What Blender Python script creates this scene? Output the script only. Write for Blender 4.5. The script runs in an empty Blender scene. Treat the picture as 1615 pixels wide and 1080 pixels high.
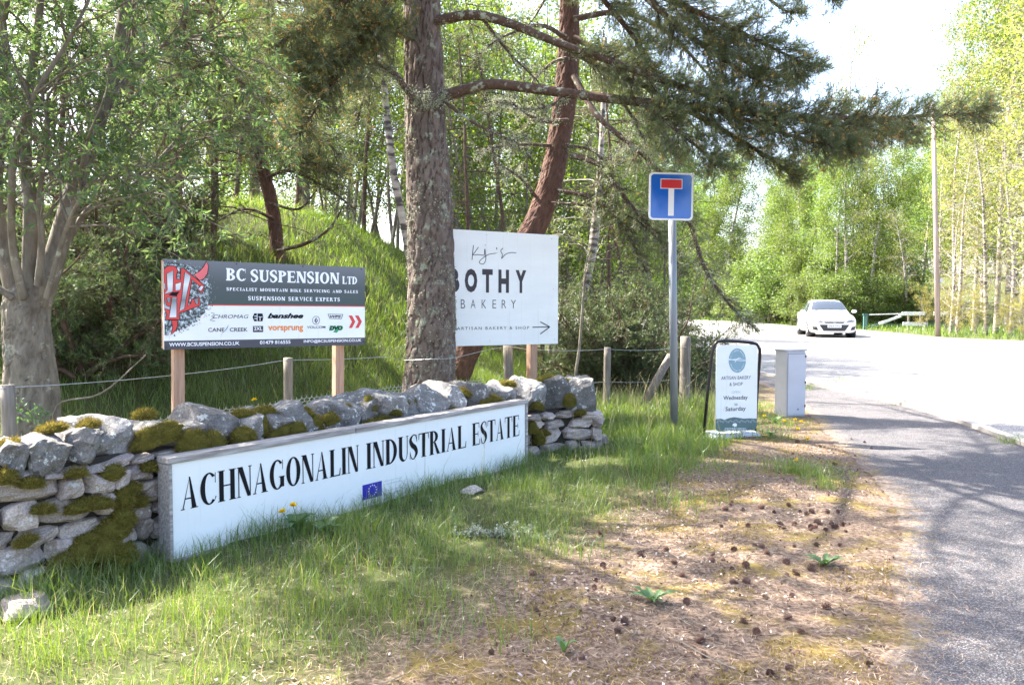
import bpy, bmesh, math, random
import numpy as np
from mathutils import Vector, Matrix, noise
from mathutils.bvhtree import BVHTree

# ------------------------------------------------------------------ camera, sky, sun
SC = bpy.context.scene
COL = SC.collection
CAM_H, F_PX, PITCH = 1.4, 1300.0, math.atan(63/1300)
cam_d = bpy.data.cameras.new('camera')
cam = bpy.data.objects.new('camera', cam_d); COL.objects.link(cam)
cam.location = (0, 0, CAM_H); cam.rotation_euler = (math.pi/2 - PITCH, 0, 0)
cam_d.sensor_width = 22.3; cam_d.lens = 22.3*F_PX/1615; cam_d.clip_end = 900; cam_d.clip_start = 0.05
SC.camera = cam
SUN_EL, SUN_AZ = math.radians(50), math.atan2(0.47, -0.88)
w = bpy.data.worlds.new('World'); SC.world = w; w.use_nodes = True
nt = w.node_tree; bg = nt.nodes['Background']
sky = nt.nodes.new('ShaderNodeTexSky'); sky.sky_type = 'NISHITA'; sky.sun_disc = False
sky.sun_elevation = SUN_EL
sky.sun_rotation = math.pi/2 - SUN_AZ
sky.dust_density = 4.0; sky.air_density = 0.9; sky.ozone_density = 1.0
nt.links.new(sky.outputs[0], bg.inputs[0]); bg.inputs[1].default_value = 0.15
sd = bpy.data.lights.new('sun', 'SUN'); sun = bpy.data.objects.new('sun', sd); COL.objects.link(sun)
sd.energy = 5.0; sd.angle = math.radians(0.53); sd.color = (1.0, 0.95, 0.86)
SV = Vector((math.cos(SUN_EL)*math.cos(SUN_AZ), math.cos(SUN_EL)*math.sin(SUN_AZ), math.sin(SUN_EL)))
sun.rotation_euler = SV.to_track_quat('Z', 'Y').to_euler(); sun.location = (-10, 5, 20)
SC.view_settings.view_transform = 'Standard'; SC.view_settings.look = 'None'
SC.view_settings.gamma = 1; SC.view_settings.use_curve_mapping = False
SC.view_settings.exposure = 2.55

# ------------------------------------------------------------------ helpers
R = np.random.default_rng(11)
FW = Vector((0, math.cos(PITCH), -math.sin(PITCH))); UPV = Vector((0, math.sin(PITCH), math.cos(PITCH)))
def ray(px, py): return FW + Vector((1, 0, 0))*((px-807.5)/F_PX) + UPV*((540-py)/F_PX)
def P(px, py, Y):
    d = ray(px, py); return Vector((0, 0, CAM_H)) + d*(Y/d.y)
def G(px, py, z=0.0):
    d = ray(px, py); return Vector((0, 0, CAM_H)) + d*((z-CAM_H)/d.z)
def S01(t): t = np.clip(t, 0, 1); return t*t*(3-2*t)

def tag(o, label=None, cat=None, group=None, kind=None):
    if label: o['label'] = label
    if cat: o['category'] = cat
    if group: o['group'] = group
    if kind: o['kind'] = kind
    return o
def thing(name, label, cat, loc=(0, 0, 0), rz=0, group=None):
    o = bpy.data.objects.new(name, None); COL.objects.link(o); o.empty_display_size = 0.1
    o.location = loc; o.rotation_euler = (0, 0, rz)
    return tag(o, label, cat, group)
def link(name, me, mat=None, parent=None, loc=None):
    o = bpy.data.objects.new(name, me); COL.objects.link(o)
    if mat is not None and len(me.materials) == 0: me.materials.append(mat)
    if parent is not None: o.parent = parent
    if loc is not None: o.location = loc
    return o

def mesh_np(name, V, polys, tint=None, smooth=False):
    """polys: list of (M,k) int arrays"""
    V = np.asarray(V, dtype=np.float32)
    me = bpy.data.meshes.new(name)
    me.vertices.add(len(V)); me.vertices.foreach_set('co', V.ravel())
    polys = [np.asarray(p, dtype=np.int32) for p in polys if len(p)]
    nl = sum(p.size for p in polys); npol = sum(len(p) for p in polys)
    me.loops.add(nl); me.polygons.add(npol)
    me.loops.foreach_set('vertex_index', np.concatenate([p.ravel() for p in polys]))
    tot = np.concatenate([np.full(len(p), p.shape[1], np.int32) for p in polys])
    st = np.zeros(npol, np.int32); st[1:] = np.cumsum(tot)[:-1]
    me.polygons.foreach_set('loop_start', st)
    if smooth: me.polygons.foreach_set('use_smooth', np.ones(npol, bool))
    else: me.polygons.foreach_set('use_smooth', np.zeros(npol, bool))
    me.update(calc_edges=True)
    if tint is not None:
        a = me.attributes.new('tint', 'FLOAT', 'POINT'); a.data.foreach_set('value', np.asarray(tint, np.float32))
    return me

class Acc:
    def __init__(s): s.V = []; s.Q = []; s.T = []; s.n = 0; s.t = []
    def add(s, V, Q=None, T=None, tint=0.5):
        V = np.asarray(V, float).reshape(-1, 3)
        s.V.append(V)
        if Q is not None and len(Q): s.Q.append(np.asarray(Q)+s.n)
        if T is not None and len(T): s.T.append(np.asarray(T)+s.n)
        s.t.append(np.full(len(V), tint) if np.isscalar(tint) else tint); s.n += len(V)
    def tube(s, pts, rad, k=5, tint=0.5, cap=False):
        pts = np.asarray([tuple(p) for p in pts], float); n = len(pts)
        rad = np.asarray(rad, float)*np.ones(n)
        d = np.gradient(pts, axis=0); d /= np.linalg.norm(d, axis=1)[:, None]+1e-9
        a = np.array([0.31, 0.17, 0.93]) if abs(d[0][2]) < 0.8 else np.array([0.95, 0.2, 0.1])
        u = np.cross(d, a); u /= np.linalg.norm(u, axis=1)[:, None]+1e-9
        v = np.cross(d, u)
        th = np.arange(k)*2*math.pi/k
        ring = pts[:, None, :]+rad[:, None, None]*(u[:, None, :]*np.cos(th)[None, :, None]+v[:, None, :]*np.sin(th)[None, :, None])
        i = np.arange(n-1)[:, None]*k; j = np.arange(k)[None, :]; j2 = (j+1) % k
        Q = np.stack([i+j, i+j2, i+k+j2, i+k+j], -1).reshape(-1, 4)
        T = None
        VV = ring.reshape(-1, 3)
        if cap:
            VV = np.vstack([VV, pts[:1], pts[-1:]]); c0 = n*k; jj = np.arange(k); j3 = (jj+1) % k
            T = np.vstack([np.stack([jj*0+c0, j3, jj], -1), np.stack([jj*0+c0+1, (n-1)*k+jj, (n-1)*k+j3], -1)])
        s.add(VV, Q, T, tint)
    def box(s, c, sz, M=None, tint=0.5):
        c = np.array(c, float); h = np.array(sz, float)/2
        X = np.array([[x, y, z] for x in (-1, 1) for y in (-1, 1) for z in (-1, 1)])*h
        if M is not None: X = X @ np.array(M.to_3x3()).T
        s.add(X+c, [[0, 1, 3, 2], [4, 6, 7, 5], [0, 4, 5, 1], [2, 3, 7, 6], [0, 2, 6, 4], [1, 5, 7, 3]], None, tint)
    def mesh(s, name, smooth=False):
        return mesh_np(name, np.vstack(s.V), ([np.vstack(s.Q)] if s.Q else [])+([np.vstack(s.T)] if s.T else []), np.concatenate(s.t), smooth)
    def build(s, name, mat, parent=None, smooth=False):
        return link(name, s.mesh(name, smooth), mat, parent)

def bevel_box(name, size, mat, parent=None, loc=(0, 0, 0), rot=(0, 0, 0), bev=0.004, seg=2):
    bm = bmesh.new(); bmesh.ops.create_cube(bm, size=1)
    bmesh.ops.scale(bm, vec=size, verts=bm.verts)
    if bev: bmesh.ops.bevel(bm, geom=bm.edges[:], offset=bev, segments=seg, affect='EDGES')
    me = bpy.data.meshes.new(name); bm.to_mesh(me); bm.free()
    o = link(name, me, mat, parent, loc); o.rotation_euler = rot
    return o

# ---- vectorised foliage
def rand_unit(n, rng=R):
    v = rng.normal(size=(n, 3)); return v/np.linalg.norm(v, axis=1)[:, None]
def leaves(C, size, asp=0.5, rng=R, flat=0.0, D=None):
    """diamond leaves at centres C; returns V,Q,tint"""
    n = len(C)
    d = rand_unit(n, rng) if D is None else D + rng.normal(size=(n, 3))*0.35
    d[:, 2] *= (1-flat); d /= np.linalg.norm(d, axis=1)[:, None]+1e-9
    b = np.cross(d, rand_unit(n, rng)); b /= np.linalg.norm(b, axis=1)[:, None]+1e-9
    s = (size*rng.uniform(0.6, 1.25, n))[:, None]
    nn = np.cross(d, b)
    V = np.stack([C, C+d*s*0.5+b*s*asp*0.5+nn*s*0.06, C+d*s, C+d*s*0.5-b*s*asp*0.5+nn*s*0.06], 1).reshape(-1, 3)
    Q = np.arange(n*4).reshape(n, 4)
    return V, Q, np.repeat(rng.uniform(0, 1, n), 4)
def needles(B, D, L, K=26, nl=0.055, wd=0.0026, rng=R, ang=0.75):
    """B base, D dir (unit), L shoot length arrays -> tri needles"""
    n = len(B)
    t = rng.uniform(0.1, 1.0, (n, K, 1))
    base = B[:, None, :]+D[:, None, :]*L[:, None, None]*t
    r = rng.normal(size=(n, K, 3)); r -= (r*D[:, None, :]).sum(-1, keepdims=True)*D[:, None, :]
    r /= np.linalg.norm(r, axis=-1, keepdims=True)+1e-9
    a = rng.uniform(ang-0.35, ang+0.25, (n, K, 1))
    nd = D[:, None, :]*np.cos(a)+r*np.sin(a)
    side = np.cross(nd, rng.normal(size=(n, K, 3))); side /= np.linalg.norm(side, axis=-1, keepdims=True)+1e-9
    ln = nl*rng.uniform(0.7, 1.15, (n, K, 1))
    V = np.stack([base-side*wd/2, base+side*wd/2, base+nd*ln], 2).reshape(-1, 3)
    return V, np.arange(n*K*3).reshape(-1, 3), np.repeat(np.repeat(rng.uniform(0, 1, n), K)*0.6+rng.uniform(0, .4, n*K), 3)
def walk(p0, d0, L, n, pull=(0, 0, 0), wig=0.1, rng=R):
    pts = [np.array(p0, float)]; d = np.array(d0, float); d /= np.linalg.norm(d)
    pull = np.array(pull, float)
    for i in range(n):
        d = d+pull/n+rng.normal(size=3)*wig; d /= np.linalg.norm(d)
        pts.append(pts[-1]+d*L/n)
    return np.array(pts)
def at(pts, t):
    x = t*(len(pts)-1); i = min(int(x), len(pts)-2); f = x-i
    d = pts[i+1]-pts[i]
    return pts[i]*(1-f)+pts[i+1]*f, d/(np.linalg.norm(d)+1e-9)
def perp(d, rng=R):
    r = rng.normal(size=3); r -= r.dot(d)*d; return r/(np.linalg.norm(r)+1e-9)
def smooth_path(pts, n=6):
    """Catmull-Rom through control rows"""
    pts = np.asarray(pts, float); out = []
    Pp = np.vstack([2*pts[0]-pts[1], pts, 2*pts[-1]-pts[-2]])
    for i in range(1, len(Pp)-2):
        for k in range(n):
            t = k/n; a, b, c, d = Pp[i-1:i+3]
            out.append(0.5*((2*b)+(-a+c)*t+(2*a-5*b+4*c-d)*t*t+(-a+3*b-3*c+d)*t**3))
    out.append(pts[-1]); return np.array(out)
def pxpath(rows, n=5):
    """rows (px,py,Y,halfwidth_px) -> smooth pts, radii"""
    a = np.array([[*P(r[0], r[1], r[2]), r[3]*r[2]/F_PX] for r in rows])
    s = smooth_path(a, n); return s[:, :3], np.maximum(s[:, 3], 0.002)

# ------------------------------------------------------------------ materials
def new_mat(name):
    m = bpy.data.materials.new(name); m.use_nodes = True
    t = m.node_tree; b = t.nodes['Principled BSDF']; return m, t, b
def ramp(t, src, stops, interp='LINEAR'):
    r = t.nodes.new('ShaderNodeValToRGB'); r.color_ramp.interpolation = interp
    e = r.color_ramp.elements
    e[0].position, e[0].color = stops[0][0], (*stops[0][1], 1)
    e[1].position, e[1].color = stops[-1][0], (*stops[-1][1], 1)
    for p, c in stops[1:-1]:
        q = e.new(p); q.color = (*c, 1)
    t.links.new(src, r.inputs[0]); return r.outputs[0]
def tex(t, kind, scale, coord='Object', detail=6, rough=0.6, vec=None, **kw):
    n = t.nodes.new('ShaderNodeTex'+kind)
    if vec is None:
        c = t.nodes.new('ShaderNodeTexCoord'); vec = c.outputs[coord]
    mp = t.nodes.new('ShaderNodeMapping'); t.links.new(vec, mp.inputs[0])
    if isinstance(scale, (tuple, list)): mp.inputs['Scale'].default_value = scale; sc = 1
    else: sc = scale
    t.links.new(mp.outputs[0], n.inputs['Vector']); n.inputs['Scale'].default_value = sc
    if kind == 'Noise': n.inputs['Detail'].default_value = detail; n.inputs['Roughness'].default_value = rough
    for k, v in kw.items(): setattr(n, k, v)
    return n
def mix(t, f, a, b, mode='MIX'):
    m = t.nodes.new('ShaderNodeMix'); m.data_type = 'RGBA'; m.blend_type = mode
    for i, v in ((0, f), (6, a), (7, b)):
        if isinstance(v, (int, float)): m.inputs[i].default_value = v
        elif isinstance(v, tuple): m.inputs[i].default_value = (*v, 1)
        else: t.links.new(v, m.inputs[i])
    return m.outputs[2]
def bump(t, b, h, strength=0.5, dist=0.01):
    n = t.nodes.new('ShaderNodeBump'); n.inputs['Strength'].default_value = strength; n.inputs['Distance'].default_value = dist
    t.links.new(h, n.inputs['Height']); t.links.new(n.outputs[0], b.inputs['Normal']); return n
def geo_pos(t): return t.nodes.new('ShaderNodeNewGeometry').outputs['Position']
def m_plain(name, col, rough=0.6, metal=0.0, var=0.12, scale=6, bmp=0.1, spec=0.5):
    m, t, b = new_mat(name)
    n = tex(t, 'Noise', scale)
    c = ramp(t, n.outputs['Fac'], [(0.3, tuple(x*(1-var) for x in col)), (0.7, tuple(min(1, x*(1+var)) for x in col))])
    t.links.new(c, b.inputs['Base Color']); b.inputs['Roughness'].default_value = rough; b.inputs['Metallic'].default_value = metal
    b.inputs['Specular IOR Level'].default_value = spec
    if bmp: bump(t, b, tex(t, 'Noise', scale*12).outputs['Fac'], bmp, 0.003)
    return m
def m_leaf(name, stops, trans=0.5, objvar=0.0, rough=0.5, tcol=None, gloss=0.03):
    m = bpy.data.materials.new(name); m.use_nodes = True; t = m.node_tree; t.nodes.clear()
    out = t.nodes.new('ShaderNodeOutputMaterial')
    a = t.nodes.new('ShaderNodeAttribute'); a.attribute_name = 'tint'
    c = ramp(t, a.outputs['Fac'], stops)
    if objvar:
        oi = t.nodes.new('ShaderNodeObjectInfo')
        h = t.nodes.new('ShaderNodeHueSaturation')
        mr = t.nodes.new('ShaderNodeMapRange'); mr.inputs[3].default_value = 1-objvar; mr.inputs[4].default_value = 1+objvar
        t.links.new(oi.outputs['Random'], mr.inputs[0]); t.links.new(mr.outputs[0], h.inputs['Value'])
        mr2 = t.nodes.new('ShaderNodeMapRange'); mr2.inputs[3].default_value = 0.5-objvar*0.06; mr2.inputs[4].default_value = 0.5+objvar*0.05
        t.links.new(oi.outputs['Random'], mr2.inputs[0]); t.links.new(mr2.outputs[0], h.inputs['Hue'])
        t.links.new(c, h.inputs['Color']); c = h.outputs[0]
    d = t.nodes.new('ShaderNodeBsdfDiffuse'); tr = t.nodes.new('ShaderNodeBsdfTranslucent')
    t.links.new(c, d.inputs[0])
    g = t.nodes.new('ShaderNodeHueSaturation'); g.inputs['Value'].default_value = 1.35; g.inputs['Saturation'].default_value = 1.1; g.inputs['Hue'].default_value = 0.487
    t.links.new(c, g.inputs['Color']); t.links.new(g.outputs[0], tr.inputs[0])
    mx = t.nodes.new('ShaderNodeMixShader'); mx.inputs[0].default_value = trans
    t.links.new(d.outputs[0], mx.inputs[1]); t.links.new(tr.outputs[0], mx.inputs[2])
    gl = t.nodes.new('ShaderNodeBsdfGlossy'); gl.inputs['Roughness'].default_value = rough
    gl.inputs[0].default_value = (0.9, 0.95, 0.9, 1)
    m2 = t.nodes.new('ShaderNodeMixShader'); m2.inputs[0].default_value = gloss
    t.links.new(mx.outputs[0], m2.inputs[1]); t.links.new(gl.outputs[0], m2.inputs[2]); t.links.new(m2.outputs[0], out.inputs[0])
    return m
def m_bark(name, c1, c2, lichen=None, lich_amt=0.5, sc=(14, 14, 4), bs=0.6):
    m, t, b = new_mat(name)
    n = tex(t, 'Noise', sc, detail=8, rough=0.65)
    c = ramp(t, n.outputs['Fac'], [(0.3, c1), (0.7, c2)])
    if lichen:
        n2 = tex(t, 'Noise', 9, detail=9, rough=0.7)
        f = ramp(t, n2.outputs['Fac'], [(lich_amt, (0, 0, 0)), (lich_amt+0.06, (1, 1, 1))])
        c = mix(t, f, c, lichen)
    t.links.new(c, b.inputs['Base Color']); b.inputs['Roughness'].default_value = 0.9; b.inputs['Specular IOR Level'].default_value = 0.2
    v = tex(t, 'Noise', tuple(x*3 for x in sc), detail=8, rough=0.7)
    bump(t, b, v.outputs['Fac'], bs, 0.02); return m

M = {}
M['pine_needle'] = m_leaf('pine_needle', [(0, (0.07, 0.092, 0.042)), (0.6, (0.14, 0.168, 0.07)), (1, (0.24, 0.25, 0.1))], 0.42, gloss=0.05)
M['juniper'] = m_leaf('juniper_needle', [(0, (0.045, 0.075, 0.03)), (1, (0.13, 0.17, 0.06))], 0.35, 0.2, gloss=0.04)
M['birch_leaf'] = m_leaf('birch_leaf', [(0, (0.07, 0.125, 0.018)), (0.5, (0.11, 0.18, 0.026)), (1, (0.17, 0.23, 0.04))], 0.5, 0.22)
M['willow_leaf'] = m_leaf('willow_leaf', [(0, (0.05, 0.10, 0.032)), (0.5, (0.09, 0.15, 0.048)), (1, (0.16, 0.22, 0.08))], 0.45, gloss=0.035)
M['shrub_leaf'] = m_leaf('shrub_leaf', [(0, (0.06, 0.105, 0.022)), (1, (0.14, 0.2, 0.045))], 0.48, 0.2)
M['yellow_leaf'] = m_leaf('young_yellow_leaf', [(0, (0.16, 0.17, 0.03)), (1, (0.30, 0.27, 0.06))], 0.5, 0.15)
M['grass'] = m_leaf('grass_blade', [(0, (0.085, 0.15, 0.022)), (0.55, (0.15, 0.22, 0.034)), (0.82, (0.24, 0.29, 0.07)), (1, (0.36, 0.31, 0.17))], 0.45, gloss=0.06)
M['bank_grass'] = m_leaf('bank_grass_blade', [(0, (0.075, 0.14, 0.02)), (0.7, (0.14, 0.22, 0.03)), (1, (0.26, 0.27, 0.1))], 0.5, gloss=0.05)
M['dead_needle'] = m_leaf('fallen_needle', [(0, (0.11, 0.06, 0.04)), (0.5, (0.30, 0.195, 0.125)), (1, (0.52, 0.41, 0.29))], 0.1)
M['dead_leaf'] = m_leaf('dry_leaf_bits', [(0, (0.035, 0.022, 0.018)), (0.35, (0.12, 0.075, 0.055)), (0.7, (0.34, 0.26, 0.21)), (1, (0.55, 0.48, 0.43))], 0.15)
M['moss'] = m_leaf('moss_strand', [(0, (0.075, 0.068, 0.015)), (0.6, (0.165, 0.14, 0.033)), (1, (0.3, 0.24, 0.08))], 0.25, gloss=0.0)
M['ground_moss'] = m_leaf('ground_moss', [(0, (0.17, 0.13, 0.04)), (0.6, (0.28, 0.21, 0.06)), (1, (0.42, 0.32, 0.12))], 0.3, gloss=0.0)
M['lichen'] = m_leaf('lichen_tuft', [(0, (0.22, 0.24, 0.17)), (1, (0.42, 0.45, 0.34))], 0.25, gloss=0.0)
M['pollen_cone'] = m_leaf('pollen_cone', [(0, (0.42, 0.22, 0.06)), (1, (0.6, 0.38, 0.12))], 0.2, gloss=0.0)
M['weed'] = m_leaf('weed_leaf', [(0, (0.06, 0.12, 0.04)), (1, (0.11, 0.2, 0.06))], 0.35, gloss=0.05)
M['petal'] = m_leaf('dandelion_petal', [(0, (0.75, 0.5, 0.01)), (1, (0.9, 0.68, 0.03))], 0.25, gloss=0.0)
M['pine_bark'] = m_bark('grey_pine_bark', (0.085, 0.062, 0.052), (0.215, 0.17, 0.145), (0.27, 0.285, 0.215), 0.56, (10, 10, 3.5), 0.8)
M['red_bark'] = m_bark('red_pine_bark', (0.075, 0.042, 0.034), (0.17, 0.095, 0.072), (0.33, 0.34, 0.27), 0.64, (18, 18, 9), 0.8)
M['branch_bark'] = m_bark('pine_branch_bark', (0.07, 0.045, 0.036), (0.16, 0.105, 0.08), (0.36, 0.38, 0.3), 0.55, (30, 30, 30), 0.6)
M['willow_bark'] = m_bark('grey_willow_bark', (0.10, 0.082, 0.065), (0.27, 0.235, 0.19), (0.33, 0.33, 0.27), 0.58, (14, 14, 4), 1.0)
M['dark_bark'] = m_bark('dark_twig_bark', (0.06, 0.04, 0.03), (0.15, 0.10, 0.075), None, 0.5, (20, 20, 20), 0.5)
M['grey_bark'] = m_bark('grey_stem_bark', (0.11, 0.09, 0.07), (0.28, 0.25, 0.2), (0.34, 0.35, 0.27), 0.58, (12, 12, 6), 0.5)
def m_birch():
    m, t, b = new_mat('birch_bark')
    n = tex(t, 'Noise', (4, 4, 14), detail=5)
    c = ramp(t, n.outputs['Fac'], [(0.42, (0.06, 0.05, 0.045)), (0.5, (0.30, 0.26, 0.23)), (0.75, (0.46, 0.42, 0.38))])
    t.links.new(c, b.inputs['Base Color']); b.inputs['Roughness'].default_value = 0.75; return m
M['birch_bark'] = m_birch()
M['pale_leaf'] = m_leaf('pale_birch_leaf', [(0, (0.15, 0.19, 0.035)), (1, (0.26, 0.28, 0.07))], 0.5, 0.15)
def m_rock(name, c1, c2, lich=(0.52, 0.53, 0.48), lth=0.6):
    m, t, b = new_mat(name)
    oi = t.nodes.new('ShaderNodeObjectInfo')
    ad = t.nodes.new('ShaderNodeVectorMath'); ad.operation = 'ADD'
    cb = t.nodes.new('ShaderNodeCombineXYZ')
    mu = t.nodes.new('ShaderNodeMath'); mu.operation = 'MULTIPLY'; mu.inputs[1].default_value = 40
    t.links.new(oi.outputs['Random'], mu.inputs[0]); t.links.new(mu.outputs[0], cb.inputs[0]); t.links.new(mu.outputs[0], cb.inputs[2])
    tc = t.nodes.new('ShaderNodeTexCoord'); t.links.new(tc.outputs['Object'], ad.inputs[0]); t.links.new(cb.outputs[0], ad.inputs[1])
    vec = ad.outputs[0]
    n = tex(t, 'Noise', 9, detail=8, rough=0.65, vec=vec)
    c = ramp(t, n.outputs['Fac'], [(0.3, c1), (0.68, c2)])
    sp = tex(t, 'Noise', 120, detail=3, vec=vec)
    c = mix(t, 0.5, c, ramp(t, sp.outputs['Fac'], [(0.35, (0.3, 0.3, 0.3)), (0.65, (0.95, 0.93, 0.92))]), 'OVERLAY')
    l = tex(t, 'Noise', 16, detail=7, rough=0.75, vec=vec)
    f = ramp(t, l.outputs['Fac'], [(lth, (0, 0, 0)), (lth+0.035, (1, 1, 1))])
    c = mix(t, f, c, lich)
    v = tex(t, 'Voronoi', 22, vec=vec)
    vf = ramp(t, v.outputs['Distance'], [(0.16, (1, 1, 1)), (0.22, (0, 0, 0))])
    l2 = tex(t, 'Noise', 5, vec=vec)
    lf = ramp(t, l2.outputs['Fac'], [(0.5, (0, 0, 0)), (0.6, (1, 1, 1))])
    mm = mix(t, 1.0, vf, lf, 'MULTIPLY')
    c = mix(t, mm, c, (0.55, 0.56, 0.52))
    hv = t.nodes.new('ShaderNodeHueSaturation'); mr = t.nodes.new('ShaderNodeMapRange'); mr.inputs[3].default_value = 0.72; mr.inputs[4].default_value = 1.25
    t.links.new(oi.outputs['Random'], mr.inputs[0]); t.links.new(mr.outputs[0], hv.inputs['Value']); t.links.new(c, hv.inputs['Color'])
    t.links.new(hv.outputs[0], b.inputs['Base Color']); b.inputs['Roughness'].default_value = 0.9
    b.inputs['Specular IOR Level'].default_value = 0.25
    bn = tex(t, 'Noise', 35, detail=10, rough=0.7, vec=vec); bump(t, b, bn.outputs['Fac'], 0.7, 0.02); return m
M['cope_rock'] = m_rock('cope_rock', (0.09, 0.085, 0.08), (0.21, 0.198, 0.185), lth=0.57)
M['wall_rock'] = m_rock('wall_rock', (0.24, 0.19, 0.17), (0.42, 0.36, 0.32), lth=0.62)
def m_asphalt(name, c1, c2, sc=1.0):
    m, t, b = new_mat(name); pos = geo_pos(t)
    v = tex(t, 'Voronoi', 190*sc, vec=pos)
    h = t.nodes.new('ShaderNodeSeparateColor'); t.links.new(v.outputs['Color'], h.inputs[0])
    c = ramp(t, h.outputs[0], [(0.0, tuple(x*0.55 for x in c1)), (0.45, c1), (0.8, c2), (0.97, tuple(min(1, x*2.1) for x in c2))])
    n = tex(t, 'Noise', 1.2, vec=pos, detail=7)
    c = mix(t, 1.0, c, ramp(t, n.outputs['Fac'], [(0.3, (0.78, 0.78, 0.8)), (0.7, (1, 0.98, 0.96))]), 'MULTIPLY')
    t.links.new(c, b.inputs['Base Color']); b.inputs['Roughness'].default_value = 0.85
    bump(t, b, v.outputs['Distance'], 0.9, 0.004); return m
M['path'] = m_asphalt('path_asphalt', (0.088, 0.081, 0.083), (0.142, 0.132, 0.134))
def litter_colour(t, pos, n2):
    n1 = tex(t, 'Noise', 2.2, vec=pos, detail=9, rough=0.7)
    lit = ramp(t, n2.outputs['Fac'], [(0.36, (0.03, 0.02, 0.015)), (0.5, (0.15, 0.106, 0.078)), (0.66, (0.37, 0.29, 0.22))])
    mos = ramp(t, n2.outputs['Fac'], [(0.34, (0.07, 0.055, 0.02)), (0.68, (0.28, 0.205, 0.06))])
    return mix(t, ramp(t, n1.outputs['Fac'], [(0.5, (0, 0, 0)), (0.6, (1, 1, 1))]), lit, mos)
def add_edge_litter(m):
    t = m.node_tree; b = t.nodes['Principled BSDF']; src = b.inputs['Base Color'].links[0].from_socket; pos = geo_pos(t)
    a = t.nodes.new('ShaderNodeAttribute'); a.attribute_name = 'tint'
    n = tex(t, 'Noise', 9, vec=pos, detail=9, rough=0.75); n2 = tex(t, 'Noise', 38, vec=pos, detail=10, rough=.8)
    s = t.nodes.new('ShaderNodeMath'); s.operation = 'SUBTRACT'; t.links.new(n.outputs['Fac'], s.inputs[0]); t.links.new(a.outputs['Fac'], s.inputs[1])
    f = ramp(t, s.outputs[0], [(0.30, (0, 0, 0)), (0.46, (1, 1, 1))])
    t.links.new(mix(t, f, src, litter_colour(t, pos, n2)), b.inputs['Base Color'])
    bp = tex(t, 'Voronoi', 130, vec=pos); hm_ = mix(t, f, bp.outputs['Distance'], n2.outputs['Fac']); bn = b.inputs['Normal'].links[0].from_node; t.links.new(hm_, bn.inputs['Height']); bn.inputs['Distance'].default_value = 0.012
add_edge_litter(M['path'])
M['road'] = m_asphalt('road_asphalt', (0.19, 0.185, 0.18), (0.29, 0.28, 0.27), 0.7)
def m_ground():
    m, t, b = new_mat('verge_ground'); pos = geo_pos(t)
    a = t.nodes.new('ShaderNodeAttribute'); a.attribute_name = 'green'
    n1 = tex(t, 'Noise', 2.2, vec=pos, detail=9, rough=0.7); n2 = tex(t, 'Noise', 38, vec=pos, detail=10, rough=0.8); n3 = tex(t, 'Noise', 1.1, vec=pos, detail=7, rough=0.6)
    lit = ramp(t, n2.outputs['Fac'], [(0.36, (0.03, 0.02, 0.015)), (0.5, (0.15, 0.106, 0.078)), (0.66, (0.37, 0.29, 0.22))])
    mos = ramp(t, n2.outputs['Fac'], [(0.34, (0.07, 0.055, 0.02)), (0.68, (0.28, 0.205, 0.06))])
    c = mix(t, ramp(t, n1.outputs['Fac'], [(0.5, (0, 0, 0)), (0.6, (1, 1, 1))]), lit, mos)
    gr = ramp(t, n2.outputs['Fac'], [(0.3, (0.035, 0.042, 0.016)), (0.7, (0.10, 0.11, 0.04))])
    c = mix(t, a.outputs['Fac'], c, gr)
    t.links.new(c, b.inputs['Base Color']); b.inputs['Roughness'].default_value = 0.95; b.inputs['Specular IOR Level'].default_value = 0.15
    bump(t, b, n2.outputs['Fac'], 0.9, 0.012); return m
M['ground'] = m_ground()
def m_weathered():
    m, t, b = new_mat('weathered_timber')
    n = tex(t, 'Noise', (4, 60, 60), detail=8, rough=0.65)
    c = ramp(t, n.outputs['Fac'], [(0.28, (0.13, 0.11, 0.10)), (0.5, (0.30, 0.27, 0.25)), (0.72, (0.5, 0.47, 0.45))])
    t.links.new(c, b.inputs['Base Color']); b.inputs['Roughness'].default_value = 0.85; bump(t, b, n.outputs['Fac'], 0.6, 0.006); return m
M['weathered'] = m_weathered()
def m_timber(name, c1, c2, sc=(50, 50, 4)):
    m, t, b = new_mat(name); n = tex(t, 'Noise', sc, detail=6)
    c = ramp(t, n.outputs['Fac'], [(0.3, c1), (0.7, c2)])
    t.links.new(c, b.inputs['Base Color']); b.inputs['Roughness'].default_value = 0.8; bump(t, b, n.outputs['Fac'], 0.4, 0.004); return m
M['new_post'] = m_timber('sawn_post', (0.30, 0.165, 0.105), (0.47, 0.30, 0.205))
M['old_post'] = m_timber('old_fence_post', (0.10, 0.085, 0.07), (0.24, 0.205, 0.17))
M['pole_wood'] = m_timber('pole_timber', (0.26, 0.19, 0.17), (0.42, 0.33, 0.3), (20, 20, 1))
M['wire'] = m_plain('galvanised_wire', (0.42, 0.42, 0.42), 0.45, 0.6)
def m_board():
    m, t, b = new_mat('white_sign_face')
    n = tex(t, 'Noise', (1.5, 1.5, 5), detail=6); c = ramp(t, n.outputs['Fac'], [(0.3, (0.83, 0.84, 0.82)), (0.7, (0.76, 0.77, 0.755))])
    s_ = tex(t, 'Noise', (26, 26, 1.1), detail=5, rough=.7); c = mix(t, ramp(t, s_.outputs['Fac'], [(0.58, (0, 0, 0)), (0.78, (.35, .35, .35))]), c, (0.5, 0.52, 0.47))
    g = tex(t, 'Noise', 55, detail=4); c = mix(t, ramp(t, g.outputs['Fac'], [(0.70, (0, 0, 0)), (0.76, (.6, .6, .6))]), c, (0.35, 0.33, 0.28))
    t.links.new(c, b.inputs['Base Color']); b.inputs['Roughness'].default_value = 0.42; return m
M['white_board'] = m_board()
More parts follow.
